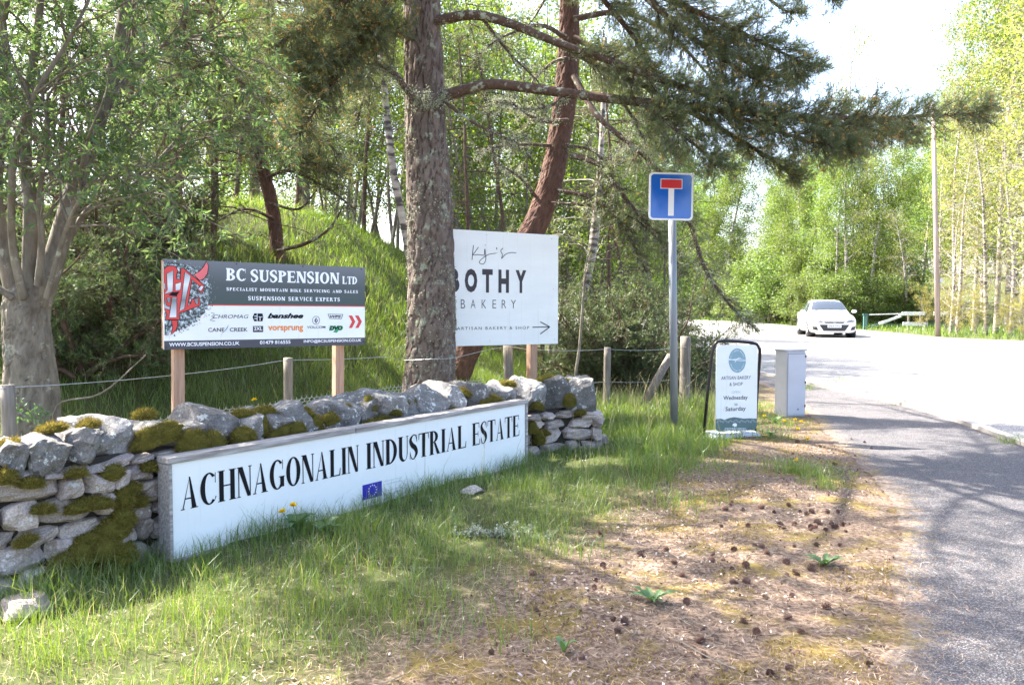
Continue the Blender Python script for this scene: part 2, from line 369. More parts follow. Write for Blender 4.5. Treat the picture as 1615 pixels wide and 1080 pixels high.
M['black_print'] = m_plain('black_print', (0.008, 0.008, 0.012), 0.6, 0, 0.1, spec=.15)
M['grey_print'] = m_plain('dark_grey_print', (0.06, 0.055, 0.062), 0.6, 0, 0.05, spec=.2)
M['pale_print'] = m_plain('pale_grey_print', (0.45, 0.47, 0.5), 0.5, 0, 0.05)
M['white_print'] = m_plain('white_print', (0.85, 0.85, 0.87), 0.45, 0, 0.02, 6, 0)
M['red_print'] = m_plain('red_print', (0.62, 0.045, 0.04), 0.45, 0, 0.06, 6, 0)
M['pink_print'] = m_plain('light_red_print', (0.72, 0.14, 0.15), 0.45, 0, 0.06, 6, 0)
M['orange_print'] = m_plain('orange_print', (0.8, 0.25, 0.03), 0.45, 0, 0.06, 6, 0)
M['green_print'] = m_plain('green_print', (0.03, 0.3, 0.12), 0.45, 0, 0.06, 6, 0)
M['eu_blue'] = m_plain('flag_blue', (0.025, 0.02, 0.34), 0.45, 0, 0.05, 6, 0)
M['strip_dark'] = m_plain('dark_grey_strip', (0.055, 0.055, 0.07), 0.45, 0, 0.05, 6, 0)
M['road_red'] = m_plain('road_sign_red', (0.62, 0.02, 0.025), 0.35, 0, 0.03, 6, 0)
M['teal_print'] = m_plain('dark_teal_print', (0.09, 0.15, 0.15), 0.5, 0, 0.08)
M['blue_grey'] = m_plain('blue_grey_print', (0.22, 0.35, 0.40), 0.5, 0, 0.05)
M['post_grey'] = m_plain('grey_post_paint', (0.22, 0.235, 0.26), 0.45, 0.2, 0.05)
M['black_metal'] = m_plain('black_tube', (0.015, 0.013, 0.014), 0.35, 0.3)
M['cabinet'] = m_plain('cabinet_grey', (0.50, 0.50, 0.54), 0.55, 0, 0.06, 4, 0.15)
M['cabinet_lid'] = m_plain('cabinet_lid', (0.42, 0.40, 0.42), 0.6, 0, 0.1, 6)
M['base_rubber'] = m_plain('grey_sign_base', (0.42, 0.43, 0.45), 0.7, 0, 0.12, 9)
M['gate_green'] = m_plain('gate_green', (0.04, 0.12, 0.11), 0.5)
M['gate_white'] = m_plain('gate_white', (0.8, 0.8, 0.8), 0.5)
M['kerb'] = m_plain('kerb_concrete', (0.30, 0.28, 0.26), 0.9, 0, 0.2, 5, 0.6)
M['soil'] = m_plain('wall_core_soil', (0.03, 0.024, 0.018), 1.0, 0, 0.3, 10, 0.8)
M['cone'] = m_plain('cone_scale', (0.11, 0.055, 0.04), 0.8, 0, 0.4, 40, 0.2)
def m_blue_sign():
    m, t, b = new_mat('road_sign_blue')
    b.inputs['Base Color'].default_value = (0.01, 0.12, 0.55, 1); b.inputs['Roughness'].default_value = 0.14; b.inputs['Specular IOR Level'].default_value = 0.7
    return m
M['road_blue'] = m_blue_sign()
def m_bc_grad():
    m, t, b = new_mat('grey_gradient_print')
    tc = t.nodes.new('ShaderNodeTexCoord'); s = t.nodes.new('ShaderNodeSeparateXYZ'); t.links.new(tc.outputs['Object'], s.inputs[0])
    mr = t.nodes.new('ShaderNodeMapRange'); mr.inputs[1].default_value = 0.32; mr.inputs[2].default_value = 0.65; t.links.new(s.outputs[2], mr.inputs[0])
    c = ramp(t, mr.outputs[0], [(0, (0.035, 0.065, 0.062)), (0.45, (0.06, 0.075, 0.08)), (1, (0.15, 0.16, 0.18))])
    t.links.new(c, b.inputs['Base Color']); b.inputs['Roughness'].default_value = 0.4; return m
M['bc_grad'] = m_bc_grad()
def m_splat():
    m, t, b = new_mat('black_splatter_print')
    n = tex(t, 'Noise', 45, detail=8, rough=0.75)
    c = ramp(t, n.outputs['Fac'], [(0.47, (0.02, 0.03, 0.03)), (0.54, (0.3, 0.36, 0.38)), (0.62, (0.7, 0.75, 0.77))])
    t.links.new(c, b.inputs['Base Color']); b.inputs['Roughness'].default_value = 0.4; return m
M['splat'] = m_splat()
def m_chrome_letter():
    m, t, b = new_mat('silver_letter_print')
    tc = t.nodes.new('ShaderNodeTexCoord'); s = t.nodes.new('ShaderNodeSeparateXYZ'); t.links.new(tc.outputs['Object'], s.inputs[0])
    wv = t.nodes.new('ShaderNodeMath'); wv.operation = 'MULTIPLY'; wv.inputs[1].default_value = 4.3; t.links.new(s.outputs[2], wv.inputs[0])
    fr = t.nodes.new('ShaderNodeMath'); fr.operation = 'FRACT'; t.links.new(wv.outputs[0], fr.inputs[0])
    c = ramp(t, fr.outputs[0], [(0, (0.7, 0.72, 0.75)), (0.5, (0.16, 0.18, 0.19)), (1, (0.75, 0.76, 0.8))])
    t.links.new(c, b.inputs['Base Color']); b.inputs['Roughness'].default_value = 0.4; return m
M['silver_print'] = m_chrome_letter()
m, t, b = new_mat('car_white_paint'); b.inputs['Base Color'].default_value = (0.8, 0.8, 0.8, 1); b.inputs['Roughness'].default_value = 0.25; b.inputs['Coat Weight'].default_value = 0.6; M['car_paint'] = m
m, t, b = new_mat('car_glass'); b.inputs['Base Color'].default_value = (0.035, 0.045, 0.06, 1); b.inputs['Roughness'].default_value = 0.05; b.inputs['Specular IOR Level'].default_value = 0.7; M['car_glass'] = m
m, t, b = new_mat('headlight_glass'); b.inputs['Base Color'].default_value = (0.2, 0.2, 0.21, 1); b.inputs['Roughness'].default_value = 0.15; M['headlight'] = m
M['tyre'] = m_plain('tyre_rubber', (0.02, 0.02, 0.02), 0.8)
M['dark_plastic'] = m_plain('dark_plastic', (0.02, 0.02, 0.022), 0.5)
M['alloy'] = m_plain('wheel_alloy', (0.5, 0.5, 0.52), 0.3, 0.8)
M['plate'] = m_plain('number_plate_white', (0.75, 0.75, 0.78), 0.4)
# ------------------------------------------------------------------ terrain, road, path
def hill(x, y):
    x = np.asarray(x, float); y = np.asarray(y, float)
    y0 = np.clip(9.7+0.9*x, 5.6, 11.5)
    h = 2.95*S01((1.6-x)/5.4)*S01((y-y0)/8.0)
    h = h*(1-0.35*S01((y-y0-14)/25))
    far = 4.0*S01((y-47)/28)*S01((x-18.5)/9)
    return h+far
def hz(x, y): return float(hill(x, y))
def gpoly(pxs): return [G(a, b) for a, b in pxs]
near_edge = gpoly([(3600, 1500), (2300, 930), (1900, 790), (1615, 702), (1520, 668), (1430, 641), (1300, 612), (1200, 590), (1100, 570), (1000, 547), (900, 527), (760, 510)])
far_edge = gpoly([(760, 497), (900, 500), (1050, 503), (1179, 508), (1251, 514), (1310, 519), (1370, 527), (1438, 544), (1539, 556), (1615, 563), (1900, 597), (2400, 650), (3600, 800)])
foot_far = gpoly([(1340, 519), (1421, 526), (1481, 532), (1560, 536), (1615, 538), (1900, 552), (2600, 590)])
path_left = gpoly([(1560, 1400), (1413, 1080), (1411, 1020), (1412, 932), (1414, 880), (1420, 838), (1410, 800), (1384, 765), (1350, 730), (1310, 690), (1276, 655), (1243, 628), (1190, 603), (1130, 590), (1050, 573), (960, 555)])
path_left = [Vector((0.9, 0.4, 0))]+path_left[1:]
def refine(poly, n=8): return [Vector(p) for p in smooth_path([tuple(q) for q in poly], n)]
def strip(name, xl, xr, ysamp, z, mat):
    """sheet between two edges given as x(y)"""
    A2 = np.array([xl(v) for v in ysamp]); B2 = np.array([xr(v) for v in ysamp]); rows = 14; k = len(ysamp); V = []; tn = []
    for j in range(rows):
        f = (j/(rows-1))**2.2; tn.append(np.clip(f*np.abs(B2-A2)*1.1, 0, 1)); V.append(np.stack([A2*(1-f)+B2*f, ysamp, np.full(k, z)], 1))
    V = np.vstack(V); i = np.arange(k-1)[None, :]; j = np.arange(rows-1)[:, None]; o = j*k+i
    Q = np.stack([o, o+k, o+k+1, o+1], -1).reshape(-1, 4)
    return tag(link(name, mesh_np(name, V, [Q], np.concatenate(tn)), mat), kind='structure')
def xof(line, n=10):
    p = np.array([[q.x, q.y] for q in refine(line, n)]); o = np.argsort(p[:, 1]); return lambda v: float(np.interp(v, p[o, 1], p[o, 0]))
x_near, x_far, x_foot = xof(near_edge), xof(far_edge), xof(foot_far)
yr = np.concatenate([np.linspace(1.0, 30, 160), np.linspace(31, 92, 60)])
strip('road', x_near, x_far, yr, 0.002, M['road'])
# ragged path edge
pl = refine(path_left, 14)
x_pl = xof(path_left, 14)
def x_rag(v): return x_pl(v)+0.07*noise.noise((v*1.3, 3, 0))+0.025*noise.noise((v*8.3, 9, 0))+.03*noise.noise((v*25, 1, 0))
strip('footpath', x_rag, x_near, np.linspace(0.6, 23, 420), 0.006, M['path'])
strip('far_footway', lambda v: x_far(v), lambda v: max(x_foot(v), x_far(v)+.02), np.linspace(6, 42, 120), 0.010, M['road'])
def kerb(name, line, z0=0.0, h=0.05, w_=0.11):
    a = Acc(); p = refine(line, 10)
    for i in range(len(p)-1):
        pass
    n = len(p); V = []
    for i in range(n):
        q = p[min(i+1, n-1)]-p[max(i-1, 0)]; nn = Vector((-q.y, q.x, 0)).normalized()
        for s, z in ((-w_/2, z0), (-w_/2, h), (w_/2, h), (w_/2, z0)): V.append(tuple(p[i]+nn*s+Vector((0, 0, z))))
    Q = []
    for i in range(n-1):
        for k in range(3): Q.append([i*4+k, i*4+k+1, i*4+k+5, i*4+k+4])
    a.add(V, Q); o = a.build(name, M['kerb']); return tag(o, kind='structure')
kerb('kerb', near_edge[1:])
kerb('far_kerb', far_edge[5:12])

# signed side test: distance left of the path edge, in plan
PLX = np.array([[p.x, p.y] for p in pl])
def left_of_path(x, y):
    """positive = metres to the left of the path's left edge (verge side)"""
    x = np.atleast_1d(x); y = np.atleast_1d(y)
    o = np.argsort(PLX[:, 1]); xe = np.interp(y, PLX[o, 1], PLX[o, 0]); return xe-x
def lin(a, b, n): return list(np.linspace(a, b, n, endpoint=False))
xs = np.array([-260, -150, -90, -55, -35, -24, -17, -13, -10]+lin(-9, 9, 200)+lin(9, 16, 30)+[16, 19, 23, 28, 35, 45, 60, 80, 120, 180, 260], float)
ys = np.array([-25, -12, -6, -3, -1]+lin(0, 12, 130)+lin(12, 24, 60)+[24, 26, 29, 33, 38, 44, 50, 56, 62, 68, 75, 83, 92, 105, 130, 180, 280, 480, 820], float)
X, Y = np.meshgrid(xs, ys); Z = hill(X, Y)
lp = left_of_path(X.ravel(), Y.ravel()).reshape(X.shape)
nz = np.array([noise.noise((a*1.3, b*1.3, 0))*0.035+noise.noise((a*4, b*4, 3))*0.02 for a, b in zip(X.ravel(), Y.ravel())]).reshape(X.shape)
amp = S01((lp-0.15)/0.6)*(Y < 14)+1.5*S01(Z/1.0)
Z = Z+nz*amp+0.015*S01((lp-.2)/1)*(Y < 14)
Z = np.where((lp < 1.2) & (Z < .3), np.maximum(Z, 0), Z); Z = np.where((lp < .25) & (Z < .3), 0, Z)
V = np.stack([X, Y, Z], -1).reshape(-1, 3); nx = len(xs)
i = np.arange(nx-1)[None, :]; j = np.arange(len(ys)-1)[:, None]; o_ = j*nx+i
me = mesh_np('ground', V, [np.stack([o_, o_+1, o_+nx+1, o_+nx], -1).reshape(-1, 4)], smooth=True)
grass_line = [(-9, -2), (-0.9, 2.2), (-0.55, 3.3), (0.45, 5.0), (0.9, 5.9), (1.7, 7.4), (2.6, 9), (3.6, 12), (6, 20), (10, 40), (12, 60)]
GL = np.array(grass_line, float)
def grassiness(x, y):
    xe = np.interp(y, GL[:, 1], GL[:, 0]); return S01((xe-x)/0.9+0.5)
gg = grassiness(X, Y); gg = np.where((Y > 20) & (X > 5), 1.0, gg)
at_ = me.attributes.new('green', 'FLOAT', 'POINT'); at_.data.foreach_set('value', gg.ravel().astype(np.float32))
tag(link('ground', me, M['ground']), kind='structure')
from mathutils.kdtree import KDTree
TX, TY, TZ = xs, ys, Z
def gz(x, y):
    """bilinear height of the built ground, vectorised"""
    x = np.atleast_1d(np.asarray(x, float)); y = np.atleast_1d(np.asarray(y, float))
    i = np.clip(np.searchsorted(TX, x)-1, 0, len(TX)-2); j = np.clip(np.searchsorted(TY, y)-1, 0, len(TY)-2)
    fx = np.clip((x-TX[i])/(TX[i+1]-TX[i]), 0, 1); fy = np.clip((y-TY[j])/(TY[j+1]-TY[j]), 0, 1)
    return (TZ[j, i]*(1-fx)+TZ[j, i+1]*fx)*(1-fy)+(TZ[j+1, i]*(1-fx)+TZ[j+1, i+1]*fx)*fy
def gz1(x, y): return float(gz(x, y)[0])

# ------------------------------------------------------------------ dry-stone wall
WL = [(-4.6, 2.7), (-3.5, 3.28), (-2.45, 3.86), (-2.08, 4.2), (-1.93, 4.56), (-0.98, 5.86), (-0.12, 7.05), (0.12, 7.4), (0.42, 7.66), (0.86, 7.74)]
WC = smooth_path([(a, b, 0) for a, b in WL], 12)[:, :2]
WD = np.concatenate([[0], np.cumsum(np.linalg.norm(np.diff(WC, axis=0), axis=1))]); WLEN = WD[-1]
def wall_at(s):
    x = np.interp(s, WD, WC[:, 0]); y = np.interp(s, WD, WC[:, 1])
    x2 = np.interp(s+0.05, WD, WC[:, 0]); y2 = np.interp(s+0.05, WD, WC[:, 1]); x1 = np.interp(s-0.05, WD, WC[:, 0]); y1 = np.interp(s-0.05, WD, WC[:, 1])
    t_ = Vector((x2-x1, y2-y1, 0)).normalized(); n_ = Vector((t_.y, -t_.x, 0))
    return Vector((x, y, 0)), t_, n_
PXS = np.array([807.5+F_PX*c[0]/c[1] for c in WC])
def s_at_px(px):
    o = np.argsort(PXS); return float(np.interp(px, PXS[o], WD[o]))
def wall_hit(px, py):
    s = s_at_px(px); p, t_, n_ = wall_at(s); d = ray(px, py); z = CAM_H+d.z*(p.y/d.y); return s, z
def course_top(s):
    return float(np.interp(s, [0, s_at_px(230), s_at_px(640), s_at_px(840), WLEN], [0.60, 0.58, 0.47, 0.385, 0.375]))
def rock_mesh(name, sz, rng, chop=7, cuts=5, d0=0.72, smooth=False, ex=5):
    n = cuts; V = []; Q = []
    lin_ = np.linspace(-1, 1, n)
    a, b = np.meshgrid(lin_, lin_); a = a.ravel(); b = b.ravel(); one = np.ones_like(a)
    faces = [(a, b, one), (b, a, -one), (one, a, b), (-one, b, a), (b, one, a), (a, -one, b)]
    for f in faces:
        k = len(V)*n*n; V.append(np.stack(f, -1))
        i = np.arange(n-1)[None, :]; j = np.arange(n-1)[:, None]; o = k+j*n+i
        Q.append(np.stack([o, o+1, o+n+1, o+n], -1).reshape(-1, 4))
    V = np.vstack(V); Q = np.vstack(Q)
    pn = (np.abs(V)**ex).sum(1)**(1/ex); V = V/pn[:, None]
    for _ in range(chop):
        nrm = rng.normal(size=3); nrm /= np.linalg.norm(nrm)
        sup = np.abs(nrm).sum(); d = d0*rng.uniform(0.85, 1.1)*(1+0.35*(sup-1)/0.73)
        e = np.maximum(0, V@nrm-d); V = V-e[:, None]*nrm
    off = rng.uniform(0, 50, 3)
    dsp = np.array([noise.noise(Vector(v*1.7+off))*0.10+noise.noise(Vector(v*4.5+off))*0.06+noise.noise(Vector(v*11+off))*0.03 for v in V])
    V = V*(1+dsp[:, None])*np.array(sz)/2*1.06
    key = {}; idx = np.zeros(len(V), int); U = []
    for q, v in enumerate(V):
        kk = tuple(np.round(v, 5))
        if kk not in key: key[kk] = len(U); U.append(v)
        idx[q] = key[kk]
    return mesh_np(name, U, [idx[Q]], smooth=smooth)
wall = thing('dry_stone_wall', 'low curved dry stone wall with rough boulder coping behind the long white sign', 'wall')
rng = np.random.default_rng(5)
THK = 0.42
def put(o, s, z, depth_off, tilt=0.0, yaw=0.0, roll=0.0):
    p, t_, n_ = wall_at(s)
    Mx = Matrix((t_, -n_, Vector((0, 0, 1)))).transposed().to_4x4()
    o.matrix_world = Matrix.Translation(p-n_*depth_off+Vector((0, 0, z))) @ Mx @ Matrix.Rotation(tilt, 4, 'Y') @ Matrix.Rotation(yaw, 4, 'Z') @ Matrix.Rotation(roll, 4, 'X')
z = -0.03; ci = 0
s_l, s_r = s_at_px(262)+0.1, s_at_px(820)
while z < 0.57:
    ch = rng.uniform(0.07, 0.15)
    s = 0.3+rng.uniform(0, 0.1)
    while s < WLEN-0.05:
        L = rng.uniform(0.09, 0.25)*(0.9+ch*2.5)
        if s+L > WLEN-0.09: L = WLEN-s
        top = course_top(s+L/2)
        hid = s_l < s < s_r
        if z < top-0.03:
            h = min(ch*rng.uniform(0.86, 1.05), top-z+0.015)
            if top-(z+h) < 0.035: h = top-z
            if hid: L = max(L, 0.26)
            if s+L > WLEN-0.05: L = WLEN-s
            me = rock_mesh('stone', (L*1.02, 0.26, h*1.05), rng, chop=12, cuts=7 if not hid else 4, d0=0.84, ex=10)
            o = link('stone', me, M['wall_rock'], wall)
            put(o, s+L/2, z+h/2, 0.12+rng.uniform(-0.02, 0.015), rng.normal()*0.045, rng.normal()*0.07, rng.normal()*0.05)
        s += L+0.004
    z += ch
# dark hearting inside the wall
a = Acc(); n = 60; V = []
for k in range(n):
    s = WLEN*k/(n-1); p, t_, n_ = wall_at(min(max(s, 0.02), WLEN-0.02)); tp = course_top(s)+0.02
    if k == n-1: p = p-t_*0.06
    for dd, zz in ((0.05, -0.05), (0.05, tp), (THK-0.06, tp), (THK-0.06, -0.05)): V.append(tuple(p-n_*dd+Vector((0, 0, zz))))
Q = [[i*4+k, i*4+k+4, i*4+k+5, i*4+k+1] for i in range(n-1) for k in range(3)]+[[0, 1, 2, 3], [(n-1)*4+k for k in (3, 2, 1, 0)]]
a.add(V, Q); a.build('wall_core', M['soil'], wall)
# back and end face stones
s = 0.3
for zz in (0.04, 0.15, 0.26, 0.36, 0.47):
    s = 0.3
    while s < WLEN-0.2:
        L = rng.uniform(0.22, 0.42)
        if zz < course_top(s+L/2)-0.04:
            o = link('stone', rock_mesh('stone', (L, 0.16, 0.115), rng, 5, 4, 0.85), M['wall_rock'], wall); put(o, s+L/2, zz, THK-0.08, rng.normal()*0.03)
        s += L
# cope boulders traced along the wall: px centre, px width, top y, lean deg
cope = [(-60, 70, 690, 5), (18, 62, 700, -20), (78, 72, 688, 12), (134, 42, 680, -28), (196, 92, 662, 6), (252, 40, 672, -8), (296, 56, 667, 4), (345, 58, 648, -10), (392, 50, 652, 8), (436, 52, 646, -6), (478, 50, 640, 5), (516, 44, 650, -16), (549, 52, 634, 0), (590, 42, 630, 8), (625, 40, 620, -18), (655, 36, 622, -30), (690, 54, 612, -26), (728, 44, 606, -20), (768, 50, 606, -10), (806, 46, 604, 4), (845, 50, 598, -14), (880, 44, 596, 8), (918, 54, 589, 10)]
for (cx, wpx, ty, lean) in cope:
    s = s_at_px(cx); s0 = s_at_px(cx-wpx/2); s1 = s_at_px(cx+wpx/2)
    _, zt = wall_hit(cx, ty)
    s = min(s, WLEN-0.13)
    p, t_, n_ = wall_at(s); bt = course_top(s)
    L = max(0.12, min(0.30, (s1-s0)*1.06)); H = (zt-bt)*.93+0.035
    if cx > 855: L = max(L, 0.24)
    zt2 = zt
    me = rock_mesh('cope_stone', (L, THK*rng.uniform(0.85, 1.0), H), rng, chop=10, cuts=9, d0=0.74, ex=6)
    o = link('cope_stone', me, M['cope_rock'], wall); put(o, s, bt-0.02+H/2, THK/2-0.02+rng.uniform(-0.03, 0.02), math.radians(-lean), rng.normal()*0.12, rng.normal()*0.1)
# moss cushions
def moss_mesh(rng, rx, ry, rz, K=900):
    n = 14; th = np.linspace(0, 2*math.pi, n, endpoint=False); V = []; off = rng.uniform(0, 99, 3)
    ph = np.linspace(0.02, math.pi*0.62, 8)
    for p in ph:
        for q in th:
            v = np.array([math.sin(p)*math.cos(q), math.sin(p)*math.sin(q), math.cos(p)])
            r = 1+0.28*noise.noise(Vector(v*1.6+off))+0.12*noise.noise(Vector(v*5+off)); V.append(v*r*np.array([rx, ry, rz]))
    V = np.array(V); Q = [[i*n+k, (i+1)*n+k, (i+1)*n+(k+1) % n, i*n+(k+1) % n] for i in range(7) for k in range(n)]
    ac = Acc(); ac.add(V*0.97, Q, None, rng.uniform(0.1, 0.45, len(V)))
    d = rand_unit(K, rng); d[:, 2] = np.abs(d[:, 2])*1.1-0.25; d /= np.linalg.norm(d, axis=1)[:, None]
    r = np.array([1+0.28*noise.noise(Vector(v*1.6+off))+0.12*noise.noise(Vector(v*5+off)) for v in d])
    B = d*r[:, None]*np.array([rx, ry, rz])*0.94
    s_ = np.cross(d, rand_unit(K, rng)); s_ /= np.linalg.norm(s_, axis=1)[:, None]
    ln = rng.uniform(0.006, 0.026, K)[:, None]; dd = d+rand_unit(K, rng)*0.6
    ac.add(np.stack([B-s_*0.0016, B+s_*0.0016, B+dd*ln], 1).reshape(-1, 3), None, np.arange(K*3).reshape(K, 3), np.repeat(rng.uniform(0.2, 1, K), 3))
    return ac.mesh('moss', True)
moss_spots = [(232, 690, 26, 20, 0.02), (262, 682, 30, 22, 0.04), (296, 694, 26, 24, -0.02), (328, 697, 22, 22, 0.0), (378, 686, 20, 18, 0), (410, 672, 26, 22, .06), (440, 683, 28, 17, 0.02), (462, 676, 20, 16, .03), (430, 650, 20, 9, .12), (497, 672, 24, 20, .05), (486, 655, 20, 16, .08),
              (597, 640, 16, 16, .12), (606, 665, 20, 11, .05), (645, 634, 14, 8, .12), (580, 668, 10, 9, .02), (688, 657, 16, 9, 0.03), (745, 620, 15, 9, .12), (768, 636, 15, 14, 0.01), (788, 640, 18, 12, 0.0), (782, 631, 14, 10, .05), (872, 601, 20, 8, .14), (893, 603, 14, 7, .14), (897, 630, 9, 14, -0.02), (915, 650, 9, 6, .0),
              (95, 880, 26, 18, -.02), (120, 868, 30, 22, -.02), (150, 862, 30, 24, -.03), (178, 872, 24, 22, -.02), (165, 835, 26, 26, -.01), (182, 815, 22, 20, 0), (135, 850, 24, 18, 0), (150, 895, 34, 14, -.02), (120, 797, 24, 12, 0), (145, 792, 20, 12, 0), (185, 785, 16, 22, 0), (170, 745, 20, 16, 0.02), (196, 770, 18, 10, 0), (60, 802, 14, 8, 0), (205, 790, 14, 12, 0), (240, 655, 14, 10, .1), (90, 680, 18, 7, .15), (850, 690, 9, 14, 0), (838, 675, 10, 12, 0), (857, 682, 7, 6, 0), (5, 750, 12, 16, 0), (20, 705, 18, 8, .14), (160, 672, 14, 8, .16), (395, 655, 18, 9, .12), (520, 660, 14, 12, .02), (555, 645, 14, 8, .12), (625, 650, 12, 8, .05), (665, 636, 14, 7, .14), (715, 650, 14, 7, .02), (820, 606, 16, 7, .14), (845, 640, 10, 8, -.01), (40, 760, 16, 8, -.01), (110, 745, 14, 8, 0), (30, 850, 14, 8, -.02), (70, 905, 18, 9, -.02), (225, 735, 12, 8, 0)]
for (mx, my, rx, ry, back) in moss_spots:
    s, zz = wall_hit(mx, my); p, t_, n_ = wall_at(s); k = p.y/F_PX
    me = moss_mesh(rng, rx*k*1.15, 0.05+0.02*rng.uniform(), max(ry*k*1.1, 0.03), int(600+rx*32))
    o = link('moss', me, M['moss'], wall); put(o, s, zz-ry*k*0.3, back-0.012, rng.normal()*0.15)
# ------------------------------------------------------------------ fallen rocks near the wall foot
for (px_, py_, w_, lab) in ((45, 970, 0.24, 'pale lichen covered rock lying in the grass at bottom left corner'), (745, 783, 0.15, 'small grey stone lying in grass under the long white sign'), (478, 815, 0.10, 'small pale pebble half hidden in grass below the flag logo')):
    g = G(px_, py_); me = rock_mesh('rock', (w_, w_*0.8, w_*0.42), rng, 7, 7, 0.72)
    o = link('rock', me, M['wall_rock']); o.location = (g.x, g.y, gz1(g.x, g.y)+w_*0.1); o.rotation_euler = (0.1, 0.1, rng.uniform(0, 3)); tag(o, lab, 'rock')

# ------------------------------------------------------------------ lettering
def arc(cx, cy, rx, ry, irx, iry, a0, a1, n=18, icx=None, icy=None):
    icx = cx if icx is None else icx; icy = cy if icy is None else icy
    ps = []
    for k in range(n):
        u, v = math.radians(a0+(a1-a0)*k/n), math.radians(a0+(a1-a0)*(k+1)/n)
        ps.append([(cx+rx*math.cos(u), cy+ry*math.sin(u)), (cx+rx*math.cos(v), cy+ry*math.sin(v)), (icx+irx*math.cos(v), icy+iry*math.sin(v)), (icx+irx*math.cos(u), icy+iry*math.sin(u))])
    return ps
def rect(x0, y0, x1, y1): return [(x0, y0), (x1, y0), (x1, y1), (x0, y1)]
def stroke(pts, wd, n=7):
    q = smooth_path([(a, b, c) for (a, b), c in zip(pts, wd)], n)
    d = np.gradient(q[:, :2], axis=0); d /= np.linalg.norm(d, axis=1)[:, None]+1e-9
    nn = np.stack([-d[:, 1], d[:, 0]], 1); L_ = q[:, :2]+nn*q[:, 2:3]/2; Rr = q[:, :2]-nn*q[:, 2:3]/2
    return [[tuple(L_[i]), tuple(Rr[i]), tuple(Rr[i+1]), tuple(L_[i+1])] for i in range(len(q)-1)]
